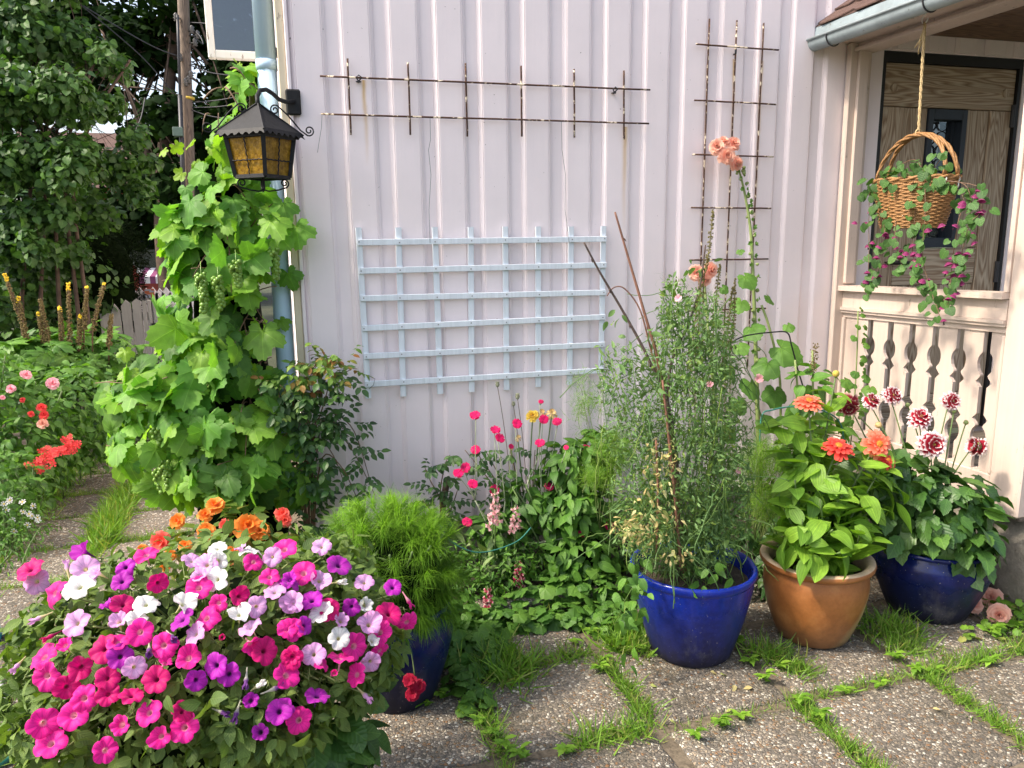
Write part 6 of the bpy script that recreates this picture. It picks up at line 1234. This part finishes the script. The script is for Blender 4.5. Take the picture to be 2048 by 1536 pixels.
# ------------------------------------------------------------------ left border in front of the trees
def clump(nm, label, cat, spots, n, size, bases, mat, hero=0, up=.5, group=None, inner=.4, core=True):
    t = thing(nm, (spots[0][0][0], spots[0][0][1], 0), label, cat, group); pos, d, rho = blob_pts(spots, n, inner, (.2, -1, .3), .5); k = pos[:, 2] > .02; pos, d = pos[k], d[k]; nn, tip = leaf_pose(d, up, .35, .5)
    plant_leaves(t, pos, nn, tip, rng.uniform(size*.7, size*1.3, len(pos)), bases, MT[mat], hero); st = MB()
    for q in range(18): c, r = spots[rnd.randrange(len(spots))]; c = Vector(c); st.tube(bez((c.x+rnd.uniform(-.1, .1), c.y+rnd.uniform(-.1, .1), 0), c+Vector((rnd.uniform(-.7, .7)*r[0], rnd.uniform(-.7, .7)*r[1], rnd.uniform(0, .8)*r[2])), jit(.03), 5), .005, 5)
    st.obj('stems', MT['stem_green'], t, True, kind='stuff'); return t
simple = [blade(.55, None, .2, c, 2, 5) for c in (.3, .7, 1.0)]
rb_ = clump('rose_bush', 'bushy garden rose with pink blooms at the left edge', 'rose', [(P(60, 840, 1.9), (.42, .35, .40)), (P(160, 820, 2.2), (.38, .35, .36)), (P(30, 930, 1.6), (.3, .3, .3)), (P(150, 890, 2.1), (.25, .25, .25)), (P(-40, 820, 1.8), (.3, .3, .45))], 2600, .058, simple, 'bush_leaf', 160)
rm = [rosette([(8, .05, -.05, .9, .8, 80, .3, bp_), (7, .05, .02, .8, .7, 58, .1, bp_), (6, .03, .08, .65, .55, 34, -.1, bp_)], None, s).mesh('flower', [MT[c]]) for s, c in ((1, 'petal_rose'), (2, 'petal_red'), (3, 'petal_peach'))]
for (u, v, k, s) in ((52, 750, 0, .06), (105, 767, 0, .07), (22, 778, 0, .05), (83, 815, 1, .05), (88, 830, 1, .05), (62, 828, 1, .035), (85, 848, 2, .06), (45, 800, 1, .03), (5, 795, 0, .03)): p = P(u, v, 1.50); fl(rb_, 'flower', rm[k], p, tocam(p)+Vector((0, 0, .6))+jit(.2), s*.58)
wp = clump('phlox_plant', 'bushy plant with clusters of coral red flowers beside the path', 'phlox', [(P(45, 970, 1.35), (.20, .25, .20)), (P(90, 935, 1.7), (.17, .22, .15)), (P(-10, 990, 1.1), (.25, .25, .25))], 900, .045, simple, 'bush_leaf', 60)
ph = rosette([(5, .05, 0, .95, .75, 82, .2, hp)], None, 2).mesh('flower', [MT['petal_red']])
for (cu, cv_, k, sp) in ((142, 890, 16, 16), (98, 915, 18, 22), (78, 928, 8, 15), (122, 900, 8, 14)):
    for i in range(k+4): p = P(cu+rnd.gauss(0, sp*.6), cv_+rnd.gauss(0, sp*.45), 1.28+rnd.uniform(-.04, .04)); fl(wp, 'flower', ph, p, tocam(p)+Vector((0, 0, .5))+jit(.35), .019)
al = clump('alyssum', 'low mat of tiny white flowers at the edge of the path', 'alyssum', [(P(40, 1050, .95), (.20, .22, .09)), (P(10, 1090, .70), (.2, .2, .10)), (P(0, 1030, .9), (.2, .2, .16))], 900, .028, [blade(.3, None, .2, .5, 2, 4)], 'bush_leaf', 0)
dsy = rosette([(7, .1, 0, .9, .5, 80, .1, hp)], (.25, .15), 2).mesh('flower', [MT['petal_white'], MT['yellow_floret']])
for (u, v) in ((18, 1003), (8, 1008), (46, 1024), (58, 1028), (64, 1032), (75, 1035), (76, 1040), (25, 1041), (66, 1012), (28, 1062), (20, 1000), (45, 1004), (12, 1020), (55, 1050)): p = P(u, v, .80); fl(al, 'flower', dsy, p, tocam(p)+jit(.3), .016)
lig = clump('ligularia_plant', 'plant with deeply cut leaves and tall brown-yellow flower spikes at the left', 'ligularia', [(P(130, 715, 2.9), (.5, .4, .22)), (P(60, 730, 2.7), (.4, .35, .2)), (P(210, 735, 3.0), (.35, .3, .2))], 360, .17, [lobed(5, .62, .10, 9, .4, .2, s, .06, 44) for s in (7, 8)], 'bush_leaf', 70)
for (u0, v0, u1, v1, yl) in ((10, 550, 62, 700, 1), (36, 595, 55, 690, 1), (76, 625, 90, 690, 1), (120, 615, 125, 690, 1), (137, 568, 140, 700, 1), (160, 632, 158, 700, 1), (174, 575, 168, 660, .3), (208, 568, 185, 660, .4), (80, 600, 100, 690, 0), (223, 630, 218, 690, 0)):
    b = MB(); top, bot = P(u0, v0, 2.7), P(u1, v1, 2.7); pp = bez(bot, top, (0, 0, .02), 26); b.tube([P(u1, 760, 2.8)]+pp, .006, 5); n_ = len(pp)
    for i, p in enumerate(pp):
        for q in range(9): a = rnd.uniform(0, 6.28); rr = .021*(1-.5*i/n_)*rnd.uniform(.5, 1.1); b.add(octa.v, octa.f, None, (1 if (yl and i/n_ > 1-.14*yl) else 2), frame(p+Vector((rr*math.cos(a), rr*math.sin(a), rnd.uniform(-.01, .01))), jit(1), jit(1), rnd.uniform(.005, .008)))
    b.obj('flower_spike', [MT['stem_red'], MT['yellow_floret'], MT['spike_seed']], lig)
clump('shrub', 'low green shrub growing below the flower spikes beside the path', 'shrub', [(P(190, 800, 2.9), (.35, .3, .35)), (P(240, 850, 2.7), (.25, .25, .25)), (P(110, 800, 3.1), (.3, .3, .3))], 1300, .06, simple, 'rose_leaf', 60)
clump('shrub', 'dark shrub filling the far end of the path behind the vine', 'shrub', [(P(300, 800, 3.6), (.5, .3, .45)), (P(260, 860, 3.3), (.3, .3, .3)), (P(380, 850, 3.5), (.5, .35, .4))], 1300, .07, simple, 'rose_leaf', 30)

# ------------------------------------------------------------------ trees, fence, pole and house beyond
def tree(nm, label, base, trunks, blobs, n, size, bases, mat, bark='bark', hero=0, inner=.3):
    t = thing(nm, base, label, 'tree'); b = MB()
    for pts, r0, r1 in trunks: pp = smooth(pts, 6); k = len(pp); b.tube(pp, [r0+(r1-r0)*i/(k-1) for i in range(k)], 8)
    R = random.Random(nm)
    for k in range(60):
        c, r = blobs[R.randrange(len(blobs))]; pts, r0, r1 = trunks[R.randrange(len(trunks))]; a = Vector(pts[-1]).lerp(Vector(pts[len(pts)//2]), R.random()); e = Vector(c)+Vector((R.uniform(-.8, .8)*r[0], R.uniform(-.8, .8)*r[1], R.uniform(-.6, .8)*r[2])); b.tube(bez(a, e, (0, 0, .2), 6), [min(.03, r1*.5)*(1-i/8) for i in range(7)], 5)
    b.obj('trunk', MT[bark], t, True); pos, d, rho = blob_pts(blobs, n, inner, (.1, -1, .1), .3); nn, tip = leaf_pose(d, .4, .45, .8)
    fr = frames(pos, nn, tip, rng.uniform(size*.65, size*1.25, n))
    if hero: plant_leaves(t, pos, nn, tip, rng.uniform(size*.65, size*1.25, n), bases, MT[mat], hero, 'leaf', 'crown')
    else: scatter('crown', bases, fr, MT[mat], t)
    return t
Y1 = 4.2; lb_ = P(110, 560, Y1); lb0 = Vector((lb_.x, Y1, 0))
lblob = []
R = random.Random(44)
for u, v, dy, r in ((40, 40, 0, .42), (140, 70, .2, .34), (200, 120, .2, .2), (20, 200, -.2, .42), (120, 200, -.3, .36), (210, 210, .1, .22), (230, 330, .1, .26), (40, 340, -.3, .38), (140, 330, -.2, .32), (190, 420, .2, .24), (-90, 130, .2, .5), (70, -90, .3, .5), (10, 470, -.1, .36), (90, 450, .3, .26), (-70, 320, .0, .45), (270, 270, .2, .18), (275, 380, .2, .18), (40, 560, .2, .28), (150, -60, .2, .35), (290, 330, .3, .13), (245, 140, .3, .14), (100, 540, .4, .22), (160, 500, .3, .2), (60, 430, -.2, .26), (120, 430, -.25, .2), (175, 330, -.2, .2), (-10, 600, -.2, .3), (130, 300, -.3, .2), (20, 330, -.3, .25), (80, 500, -.3, .2)):
    for q in range(4): lblob.append((P(u+R.gauss(0, 150*r*.35), v+R.gauss(0, 150*r*.35), Y1+dy+R.gauss(0, .15)), (r*.62, r*.6, r*.55)))
tree('lilac_tree', 'multi-stemmed lilac tree with mid-green leaves at the upper left', lb0, [([lb0+Vector((dx, 0, 0)), lb0+Vector((dx*1.5, 0, .9)), P(u, 330, Y1), P(u2, 120, Y1+.1)], .024, .010) for dx, u, u2 in ((-.1, 90, 60), (.0, 110, 130), (.1, 130, 190), (.15, 150, 260), (-.2, 60, 0))], lblob, 17000, .068, [heart(.35, .3, s, 1.0, 9) for s in (0, 1)], 'lilac_leaf', 'bark', 120)
Y2 = 11.0; mb0 = Vector((P(330, 500, Y2).x, Y2, 0))
mbl = []
for u, v, dy, r in ((300, 40, 0, 1.0), (430, 100, 0, 1.0), (350, 200, -.5, .9), (460, 240, -.5, 1.0), (280, 300, 0, .9), (400, 340, 0, 1.0), (520, 40, 1, 1.1), (210, 150, 1, 1.0), (120, 0, 1, 1.2), (540, 330, .5, 1.0), (470, 430, .5, 1.0), (340, 440, .5, .8), (0, 60, 2, 1.5), (60, 250, 2, 1.5), (160, 380, 1.5, 1.2), (420, -120, 1, 1.3), (200, -160, 2, 1.5), (20, 420, 1.5, 1.4), (260, 400, 1.0, .9), (600, 150, 1.5, 1.4), (490, 150, 0, .9)):
    for q in range(5): mbl.append((P(u+R.gauss(0, 100*r*.42), v+R.gauss(0, 100*r*.42), Y2+dy+R.gauss(0, .4)), (r*.52, r*.5, r*.40)))
tree('maple_tree', 'large dark maple tree behind the pole with sky showing through', mb0, [([mb0, mb0+Vector((0, 0, 2)), P(340, 150, Y2), P(360, -100, Y2)], .16, .06), ([mb0+Vector((0, .1, 1.5)), P(280, 250, Y2), P(200, 50, Y2)], .06, .025), ([mb0+Vector((0, .1, 1.5)), P(440, 250, Y2), P(520, 50, Y2)], .06, .025)], mbl, 16000, .17, [lobed(5, .4, .04, 9, .2, .15, s, .05, 13) for s in (1, 2)], 'maple_leaf')
Y3 = 5.6; yc = P(185, 560, Y3)
yw = thing('yew_bush', (yc.x, Y3, 0), 'rounded almost black yew bush beside the grey gate', 'bush'); yb = [((yc.x, Y3, yc.z), (.50, .5, .75)), ((yc.x-.25, Y3, yc.z-.3), (.45, .45, .8)), ((yc.x+.20, Y3, yc.z+.25), (.36, .42, .42)), ((yc.x-.2, Y3, .9), (.45, .45, .7))]
n = 15000; pos, d, rho = blob_pts(yb, n, .8); scatter('foliage', [blade(.12, None, 0, .3, 1, 2)], frames(pos, d+rng.normal(size=(n, 3))*.6, d+rng.normal(size=(n, 3))*.5, rng.uniform(.05, .11, n)), MT['yew_leaf'], yw)
for c, r in yb[:1]: b = MB(); b.lathe([(.001, c[2]+.65), (.25, c[2]+.5), (.40, c[2]+.2), (.40, c[2]-.3), (.25, .1), (.1, .0)], (c[0], c[1], 0), 16); b.obj('trunk', MT['yew_leaf'], yw, True)
# grey gate of boards and, behind it, a white picket fence
Y4 = 5.0; gt = thing('gate', (P(300, 700, Y4).x, Y4, 0), 'weathered grey board gate with arched top at the end of the path', 'gate')
gx = [206, 226, 250, 272, 292, 303, 314, 325, 336, 347, 358, 369, 380]
tops = [640, 634, 612, 604, 602, 600, 606, 606, 606, 606, 606, 606]
for i in range(5):
    a, c = P(gx[i]+1.5, 700, Y4), P(gx[i+1]-1.5, 700, Y4); zt = P(gx[i], tops[i], Y4).z; zt2 = P(gx[i], tops[min(i+1, 4)], Y4).z; b = MB(); m = (a.x+c.x)/2
    v = [(a.x, Y4, .05), (c.x, Y4, .05), (c.x, Y4, (zt+zt2)/2+.0), (m, Y4, max(zt, zt2)+.02), (a.x, Y4, zt)]; b.add(v+[(x, y+.025, z) for x, y, z in v], [(0, 1, 2, 3, 4), (9, 8, 7, 6, 5)]+[(k, 5+k, 5+(k+1) % 5, (k+1) % 5) for k in range(5)]); b.obj('board', MT['fence_grey'], gt)
for i in range(5, 12):
    a, c = P(gx[i]+.8, 700, Y4), P(gx[i+1]-3.2, 700, Y4); b = MB(); b.box((a.x, Y4, .05), (c.x, Y4+.025, P(gx[i], tops[i], Y4).z), bev=.004); b.obj('board', MT['fence_grey'], gt)
x0, x1 = P(206, 700, Y4).x, P(380, 700, Y4).x
for v_, k in ((632, 0), (722, 1)): z = P(320, v_, Y4).z; b = MB(); b.box((x0, Y4+.027, z-.04), (x1, Y4+.06, z+.04)); b.obj('cross_rail', MT['fence_grey'], gt)
b = MB(); c = P(290, 594, Y4-.01); b.tube([c+Vector((.03*math.cos(a), 0, .03*math.sin(a))) for a in np.linspace(-.5, 5.0, 14)], .007, 6); b.obj('latch_ring', MT['zinc_dark'], gt, True)
b = MB(); c = P(308, 650, Y4-.01); b.box((c.x-.02, Y4-.03, c.z-.015), (c.x+.02, Y4-.001, c.z+.02)); b.tube([c, c+Vector((.35, -.02, -.02))], .007, 6); b.obj('latch', MT['black_iron'], gt)
pf = thing('picket_fence', (P(320, 600, 5.8).x, 5.8, 0), 'sunlit white picket fence showing above the grey gate', 'fence')
for k in range(12):
    u = 268+13.2*k; c = P(u, 600, 5.8); hw = .048; zt = P(u, 576-(2 if k % 2 else 0), 5.8).z; b = MB(); v = [(c.x-hw, 5.8, .05), (c.x+hw, 5.8, .05), (c.x+hw, 5.8, zt-.07), (c.x, 5.8, zt), (c.x-hw, 5.8, zt-.07)]; b.add(v+[(x, y+.02, z) for x, y, z in v], [(0, 1, 2, 3, 4), (9, 8, 7, 6, 5)]+[(q, 5+q, 5+(q+1) % 5, (q+1) % 5) for q in range(5)]); b.obj('picket', MT['fence_white'], pf)
for z in (P(300, 600, 5.8).z, .5): b = MB(); b.box((P(262, 600, 5.8).x, 5.822, z-.04), (P(430, 600, 5.8).x, 5.85, z+.04)); b.obj('cross_rail', MT['fence_white'], pf)
sg = thing('house_sign', P(299, 587, 5.77), 'small square orange and blue-grey sign on the white picket fence', 'sign'); c = P(299, 587, 5.77)
plain('sign_orange', (.42, .12, .05), .6); plain('sign_blue', (.28, .34, .42), .6)
b = MB(); b.box((c.x-.048, 5.77, c.z-.05), (c.x+.048, 5.785, c.z+.05)); b.obj('plate', MT['sign_orange'], sg)
for (a, d_, e, f_) in ((-.046, -.048, .012, -.012), (.0, .012, .046, .03), (-.046, .03, .02, .046)): b = MB(); b.box((c.x+a, 5.766, c.z+d_), (c.x+e, 5.7695, c.z+f_)); b.obj('panel', MT['sign_blue'], sg)
b = MB(); b.box((-12, 6.6, -.02), (-3.3, 6.95, .62), bev=.02); b.obj('garden_wall', MT['grey_concrete'], label='low grey concrete wall at the far left behind the flower spikes', cat='wall')
# red house with a striped awning
Y5 = 17.0; rh_ = thing('red_house', (P(330, 540, Y5).x, Y5, 0), 'red wooden house with a striped awning, glimpsed through the trees', 'house')
b = MB(); b.box((P(60, 500, Y5).x, Y5, 0), (P(425, 500, Y5).x, Y5+4, P(330, 370, Y5).z)); b.obj('wall', MT['red_house'], rh_)
for (u, v, w, h) in ((300, 495, .35, .6), (352, 480, .35, .6), (250, 480, .35, .6), (150, 440, .35, .6), (90, 455, .35, .6)): c = P(u, v, Y5-.06); f_ = MB(); f_.box((c.x-w, Y5-.06, c.z-h), (c.x+w, Y5-.01, c.z+h)); f_ = f_.obj('window', MT['fence_white'], rh_); b = MB(); b.box((c.x-w+.08, Y5-.07, c.z-h+.08), (c.x+w-.08, Y5-.061, c.z+h-.08)); b.obj('pane', MT['window_glass'], f_)
a, c = P(278, 535, Y5-.1), P(392, 535, Y5-.1); d0, d1 = P(278, 553, Y5-1.1), P(392, 553, Y5-1.1); b = MB(); b.add([(a.x, Y5-.02, a.z), (c.x, Y5-.02, c.z), (d1.x, Y5-1.1, d1.z), (d0.x, Y5-1.1, d0.z), (d1.x, Y5-1.1, d1.z-.16), (d0.x, Y5-1.1, d0.z-.16)], [(3, 2, 1, 0), (3, 5, 4, 2)]); b.obj('awning', MT['striped_canvas'], rh_)
ztop = P(330, 370, Y5).z; b = MB(); x0, x1 = P(50, 500, Y5).x-.4, P(425, 500, Y5).x+.4; b.add([(x0, Y5-.5, ztop-.1), (x1, Y5-.5, ztop-.1), (x1, Y5+2, ztop+1.4), (x0, Y5+2, ztop+1.4), (x0, Y5+4.5, ztop-.1), (x1, Y5+4.5, ztop-.1)], [(0, 1, 2, 3), (3, 2, 5, 4)]); b.obj('roof', MT['brown_shingle'], rh_)
# utility pole
Y6 = 8.5; up = thing('utility_pole', (P(380, 560, Y6).x, Y6, 0), 'weathered wooden utility pole with wires and insulators before the dark maple', 'utility pole')
a, c = P(381, 430, Y6), P(366, -10, Y6); dz = (c-a)/(c.z-a.z); b = MB(); b.tube([a-dz*a.z, a, c, c+dz*1.5], [.10, .085, .075, .07], 12); b.obj('pole', MT['pole_wood'], up, True)
b = MB(); b.tube([P(362, 250, Y6-.12), P(357, 90, Y6-.12), P(355, 30, Y6-.12)], .02, 6); b.tube([P(360, 190, Y6-.12), P(370, 460, Y6-.1)], .03, 8); b.obj('cable', MT['zinc_dark'], up, True)
b = MB(); c = P(357, 264, Y6-.16); b.box((c.x-.07, c.y-.06, c.z-.06), (c.x+.06, c.y+.04, c.z+.06), bev=.006); b.obj('junction_box', MT['box_green'], up)
b = MB(); c1, c2 = P(377, 194, Y6), P(377, 199, Y6); b.tube([c1, c2], .082, 12); b.obj('marker_band', MT['yellow_band'], up, True)
for (u, v) in ((360, 115), (382, 150), (384, 60), (390, 85), (378, 160), (395, 70), (352, 35), (372, 165)):
    p = P(u, v, Y6-.1); b = MB(); b.lathe([(.02, -.05), (.035, -.04), (.02, -.02), (.04, -.005), (.02, .015), (.035, .03), (.01, .06)], p, 8); b.tube([p, Vector((P(375, v, Y6).x, Y6, p.z))], .012, 5); b.obj('insulator', MT['insulator'], up, True)
for w_ in ([(380, 130), (420, 145), (470, 152)], [(380, 45), (420, 48), (445, 55)], [(385, 215), (430, 214), (480, 208)], [(385, 205), (440, 200), (490, 190)], [(365, 115), (300, 90), (180, 20), (60, -60)], [(350, 190), (280, 110), (150, 0)], [(384, 60), (400, 72), (405, 88), (385, 70)], [(290, 195), (282, 235), (265, 275)], [(383, 220), (420, 232), (470, 240)]):
    b = MB(); b.tube(smooth([P(u, v, Y6-.05-.15*i) for i, (u, v) in enumerate(w_)], 8), .008, 5); b.obj('wire', MT['zinc_dark'], up, True)
# dark hedge closing the view between the trunks
clump('hedge', 'dark hedge below the lilac at the far left', 'hedge', [(P(40, 600, 5.2), (1.0, .5, .9)), (P(-60, 560, 5.0), (1.0, .5, 1.1)), (P(60, 480, 5.8), (.9, .4, .7)), (P(120, 640, 5.4), (.6, .5, .6)), (P(30, 690, 4.8), (.8, .4, .4))], 3200, .09, [heart(.3, .2, 0, 1.0, 9)], 'lilac_leaf', 0, .5, None, .3)

# ------------------------------------------------------------------ ground cover, grass in the joints, fallen bits
ivb = [lobed(5, .10, .05, 9, .5, .2, s, .03, 22) for s in (1, 2)]
gcs = [((.60, -.80, .03), (.16, .20, .07)), ((.50, -.62, .06), (.20, .12, .09)), ((.75, -.66, .04), (.20, .10, .06)), ((1.05, -.70, .03), (.25, .09, .05)), ((.52, -1.10, .03), (.07, .14, .05)), ((1.25, -.82, .03), (.14, .10, .06)), ((.42, -.72, .08), (.12, .12, .09)), ((1.10, -.60, .10), (.3, .05, .06))]
pos, d, rho = blob_pts(gcs, 950, .2); pos[:, 2] = np.abs(pos[:, 2]-.01)+.012; nn, tip = leaf_pose(d, .75, .25, .1); fr = frames(pos, nn, tip, rng.uniform(.03, .075, len(pos))); scatter('ground_ivy', ivb, fr, MT['ivy_leaf'], None, label='creeping round-leaved ground cover along the front of the flower bed', cat='ground cover')
ug = [((1.95, -.45, .16), (.45, .18, .14)), ((2.40, -.55, .14), (.30, .22, .14)), ((1.60, -.50, .14), (.25, .15, .12)), ((2.15, -.75, .08), (.35, .12, .10)), ((2.45, -.30, .2), (.3, .15, .2))]
pos, d, rho = blob_pts(ug, 1500, .3); pos[:, 2] = np.abs(pos[:, 2])+.02; nn, tip = leaf_pose(d, .5, .4, .3); scatter('undergrowth', bl_, frames(pos, nn, tip, rng.uniform(.035, .08, len(pos))), MT['rose_leaf'], None, label='dark green leafy undergrowth behind the row of pots', cat='undergrowth')
gb = [ribbon(.075, b_, 4, t) for b_, t in ((.5, .3), (.9, .5), (1.4, .2), (.15, .6))]
def grass(seg, dens):
    p = []; hgt = []
    for (x0, y0, x1, y1, w, h, k) in seg:
        ln = math.hypot(x1-x0, y1-y0); m = int(dens*max(ln, .08)*k); t = rng.random(m); clumpy = .45+.55*np.sin(t*ln*23+x0*9)**2
        keep = rng.random(m) < clumpy; t = t[keep]; m = len(t)
        p.append(np.c_[x0+(x1-x0)*t+rng.normal(size=m)*w, y0+(y1-y0)*t+rng.normal(size=m)*w, np.full(m, -.008)]); hgt.append(rng.uniform(.35, 1.2, m)*h)
    return np.concatenate(p), np.concatenate(hgt)
seg = [(1.07, -1.02, 1.08, -1.44, .022, .065, 2.2), (1.61, -1.46, 1.62, -1.98, .018, .06, 2.2), (2.16, -1.46, 2.17, -2.0, .018, .06, 2.2), (1.60, -1.46, 2.20, -1.45, .016, .045, 1.4), (2.2, -1.45, 2.8, -1.43, .022, .06, 2.2), (.58, -.95, 1.05, -.97, .03, .075, 1.8), (.55, -1.0, .56, -1.44, .02, .07, 1.3), (.8, -1.45, 1.05, -1.46, .025, .085, 2.0), (1.1, -1.5, 1.55, -1.47, .02, .035, 1.0), (.55, -1.46, .56, -2.0, .02, .05, 1.2), (.6, -.62, 1.35, -.64, .03, .09, 1.2),
       (-1.05, .80, -1.05, 1.85, .035, .13, 3.2), (-1.05, .0, -1.05, .8, .03, .08, 1.6), (-1.4, .88, -1.1, .87, .015, .04, 1.0), (-1.4, 1.36, -1.1, 1.35, .015, .04, 1.0), (-1.0, 1.36, -.6, 1.36, .02, .05, 1.2), (-1.0, .88, -.6, .87, .02, .06, 1.5), (-1.45, 1.83, -1.1, 1.83, .02, .05, 1.2), (-1.45, 2.28, -1.1, 2.28, .02, .05, 1.2), (-1.55, -.4, -1.5, 2.8, .06, .08, 1.4), (-1.05, -1.4, -1.05, -.2, .02, .05, 1.0), (-1.5, .41, -.7, .41, .02, .05, 1.0),
       (2.23, -1.17, 2.33, -1.22, .05, .11, 6), (2.20, -1.28, 2.28, -1.35, .04, .07, 5), (1.66, -1.14, 1.72, -1.22, .035, .09, 5), (1.72, -1.26, 1.76, -1.34, .03, .07, 5), (.66, -.95, .72, -1.02, .05, .13, 8), (1.18, -.92, 1.24, -1.02, .04, .12, 6), (2.7, -1.3, 2.95, -1.4, .04, .06, 3), (2.75, -1.05, 2.9, -1.25, .04, .05, 2)]
p, h = grass(seg, 900); m = len(p); lean = rng.normal(size=(m, 3))*[.8, .8, .2]+[0, 0, .9]; nn = np.cross(lean, rng.normal(size=(m, 3))); gfr = frames(p, nn, lean, h)
scatter('grass', gb, gfr, MT['grass_blade'], None, label='grass tufts growing in the joints between the paving slabs', cat='grass')
wd = [blade(.42, None, .2, c, 2, 5, .12) for c in (.5, .9)]; wm_ = [x.mesh('leaf', [MT['dill_leaf']]) for x in wd]
LM = [('in front of the cobalt pot', BP), ('around the terracotta pot', TP), ('by the porch stone base', (2.8, -1.2)), ('beside the navy pot under the feathery mound', (.45, -1.15)), ('along the front edge of the bed', (1.0, -.8)), ('in the bottom right foreground', (1.9, -1.6)), ('at the bottom middle of the photo', (1.05, -1.55)), ('right of the petunias', (.55, -1.45)), ('on the left path', (-1, .9))]
def near(c, what, cat): k = min(LM, key=lambda q: (q[1][0]-c.x)**2+(q[1][1]-c.y)**2)[0]; return what+' '+k, cat, cat+'s '+k
WS = [(1560, 1340), (1530, 1365), (1600, 1410), (1640, 1440), (1790, 1320), (1830, 1345), (1870, 1350), (1480, 1440), (1440, 1455), (1390, 1480), (960, 1450), (985, 1475), (1010, 1500), (1040, 1520), (930, 1425), (1210, 1325), (1200, 1345), (1130, 1510), (1980, 1330), (1760, 1375), (1690, 1390), (1500, 1330), (1475, 1290), (1180, 1270), (1150, 1290), (1990, 1270), (2030, 1260), (250, 1020), (880, 1400), (850, 1415)]
for i, (u, v) in enumerate(WS):
    c = PZ(u, v, .0); t = thing('weed', c, *near(c, 'small green leafy weed in the paving joints', 'weed')); k = rnd.randint(11, 20)
    for j in range(k): a = 2*math.pi*j/k+rnd.uniform(-.3, .3); o = Vector((math.cos(a), math.sin(a), 0)); link('leaf', wm_[j % 2], t, frame(c+Vector((0, 0, .004+.002*j)), Vector((0, 0, 1))-o*.5+jit(.15), o+Vector((0, 0, rnd.uniform(.1, 1.6))), rnd.uniform(.018, .048)))
dlm = blade(.5, None, .4, .7, 2, 4, 0, .4, 1).mesh('fallen_leaf', [MT['dry_leaf']])
for (u, v) in ((1420, 1335), (1440, 1348), (1470, 1370), (1505, 1375), (1470, 1420), (1780, 1350), (1420, 1342), (1010, 1290), (1300, 1370), (1340, 1440), (1650, 1420), (1880, 1420), (1530, 1300), (1090, 1350)):
    c = PZ(u, v, .007); lb, ct, gp = near(c, 'dry tan leaf lying on the slabs', 'leaf'); link('fallen_leaf', dlm, None, frame(c, Vector((0, 0, 1))+jit(.25), (rnd.uniform(-1, 1), rnd.uniform(-1, 1), 0), rnd.uniform(.022, .036)), label=lb, cat=ct, group=gp.replace('leafs', 'leaves'))
for i, (u, v, lb) in enumerate(((1942, 1212, 'fallen pink hollyhock bloom nearest the navy pot, by the stone base'), (1980, 1200, 'upright pale pink fallen bloom leaning by the porch stone base'), (1995, 1235, 'fallen peach bloom lowest on the paving by the stone base'))):
    c = PZ(u, v+14, .0)+Vector((0, 0, .045)); link('fallen_bloom', hm[i], None, frame(c, tocam(c)+Vector(((.6, 0, .3), (-.5, 0, .5), (.2, 0, -.2))[i]), (0, 0, 1), .046), label=lb, cat='flower')
n = 60; pos = np.concatenate([np.array(PZ(1985, 1265, .02))+rng.normal(size=(26, 3))*[.07, .05, .008], np.array(PZ(2010, 1210, .03))+rng.normal(size=(34, 3))*[.05, .08, .02]]); pos[:, 2] = np.abs(pos[:, 2])+.01; nn, tip = leaf_pose(rng.normal(size=(60, 3)), .8, .2, 0); scatter('clover', ivb, frames(pos, nn, tip, rng.uniform(.025, .045, 60)), MT['grass_blade'], None, label='small clover-like plants against the stone porch base', cat='ground cover')
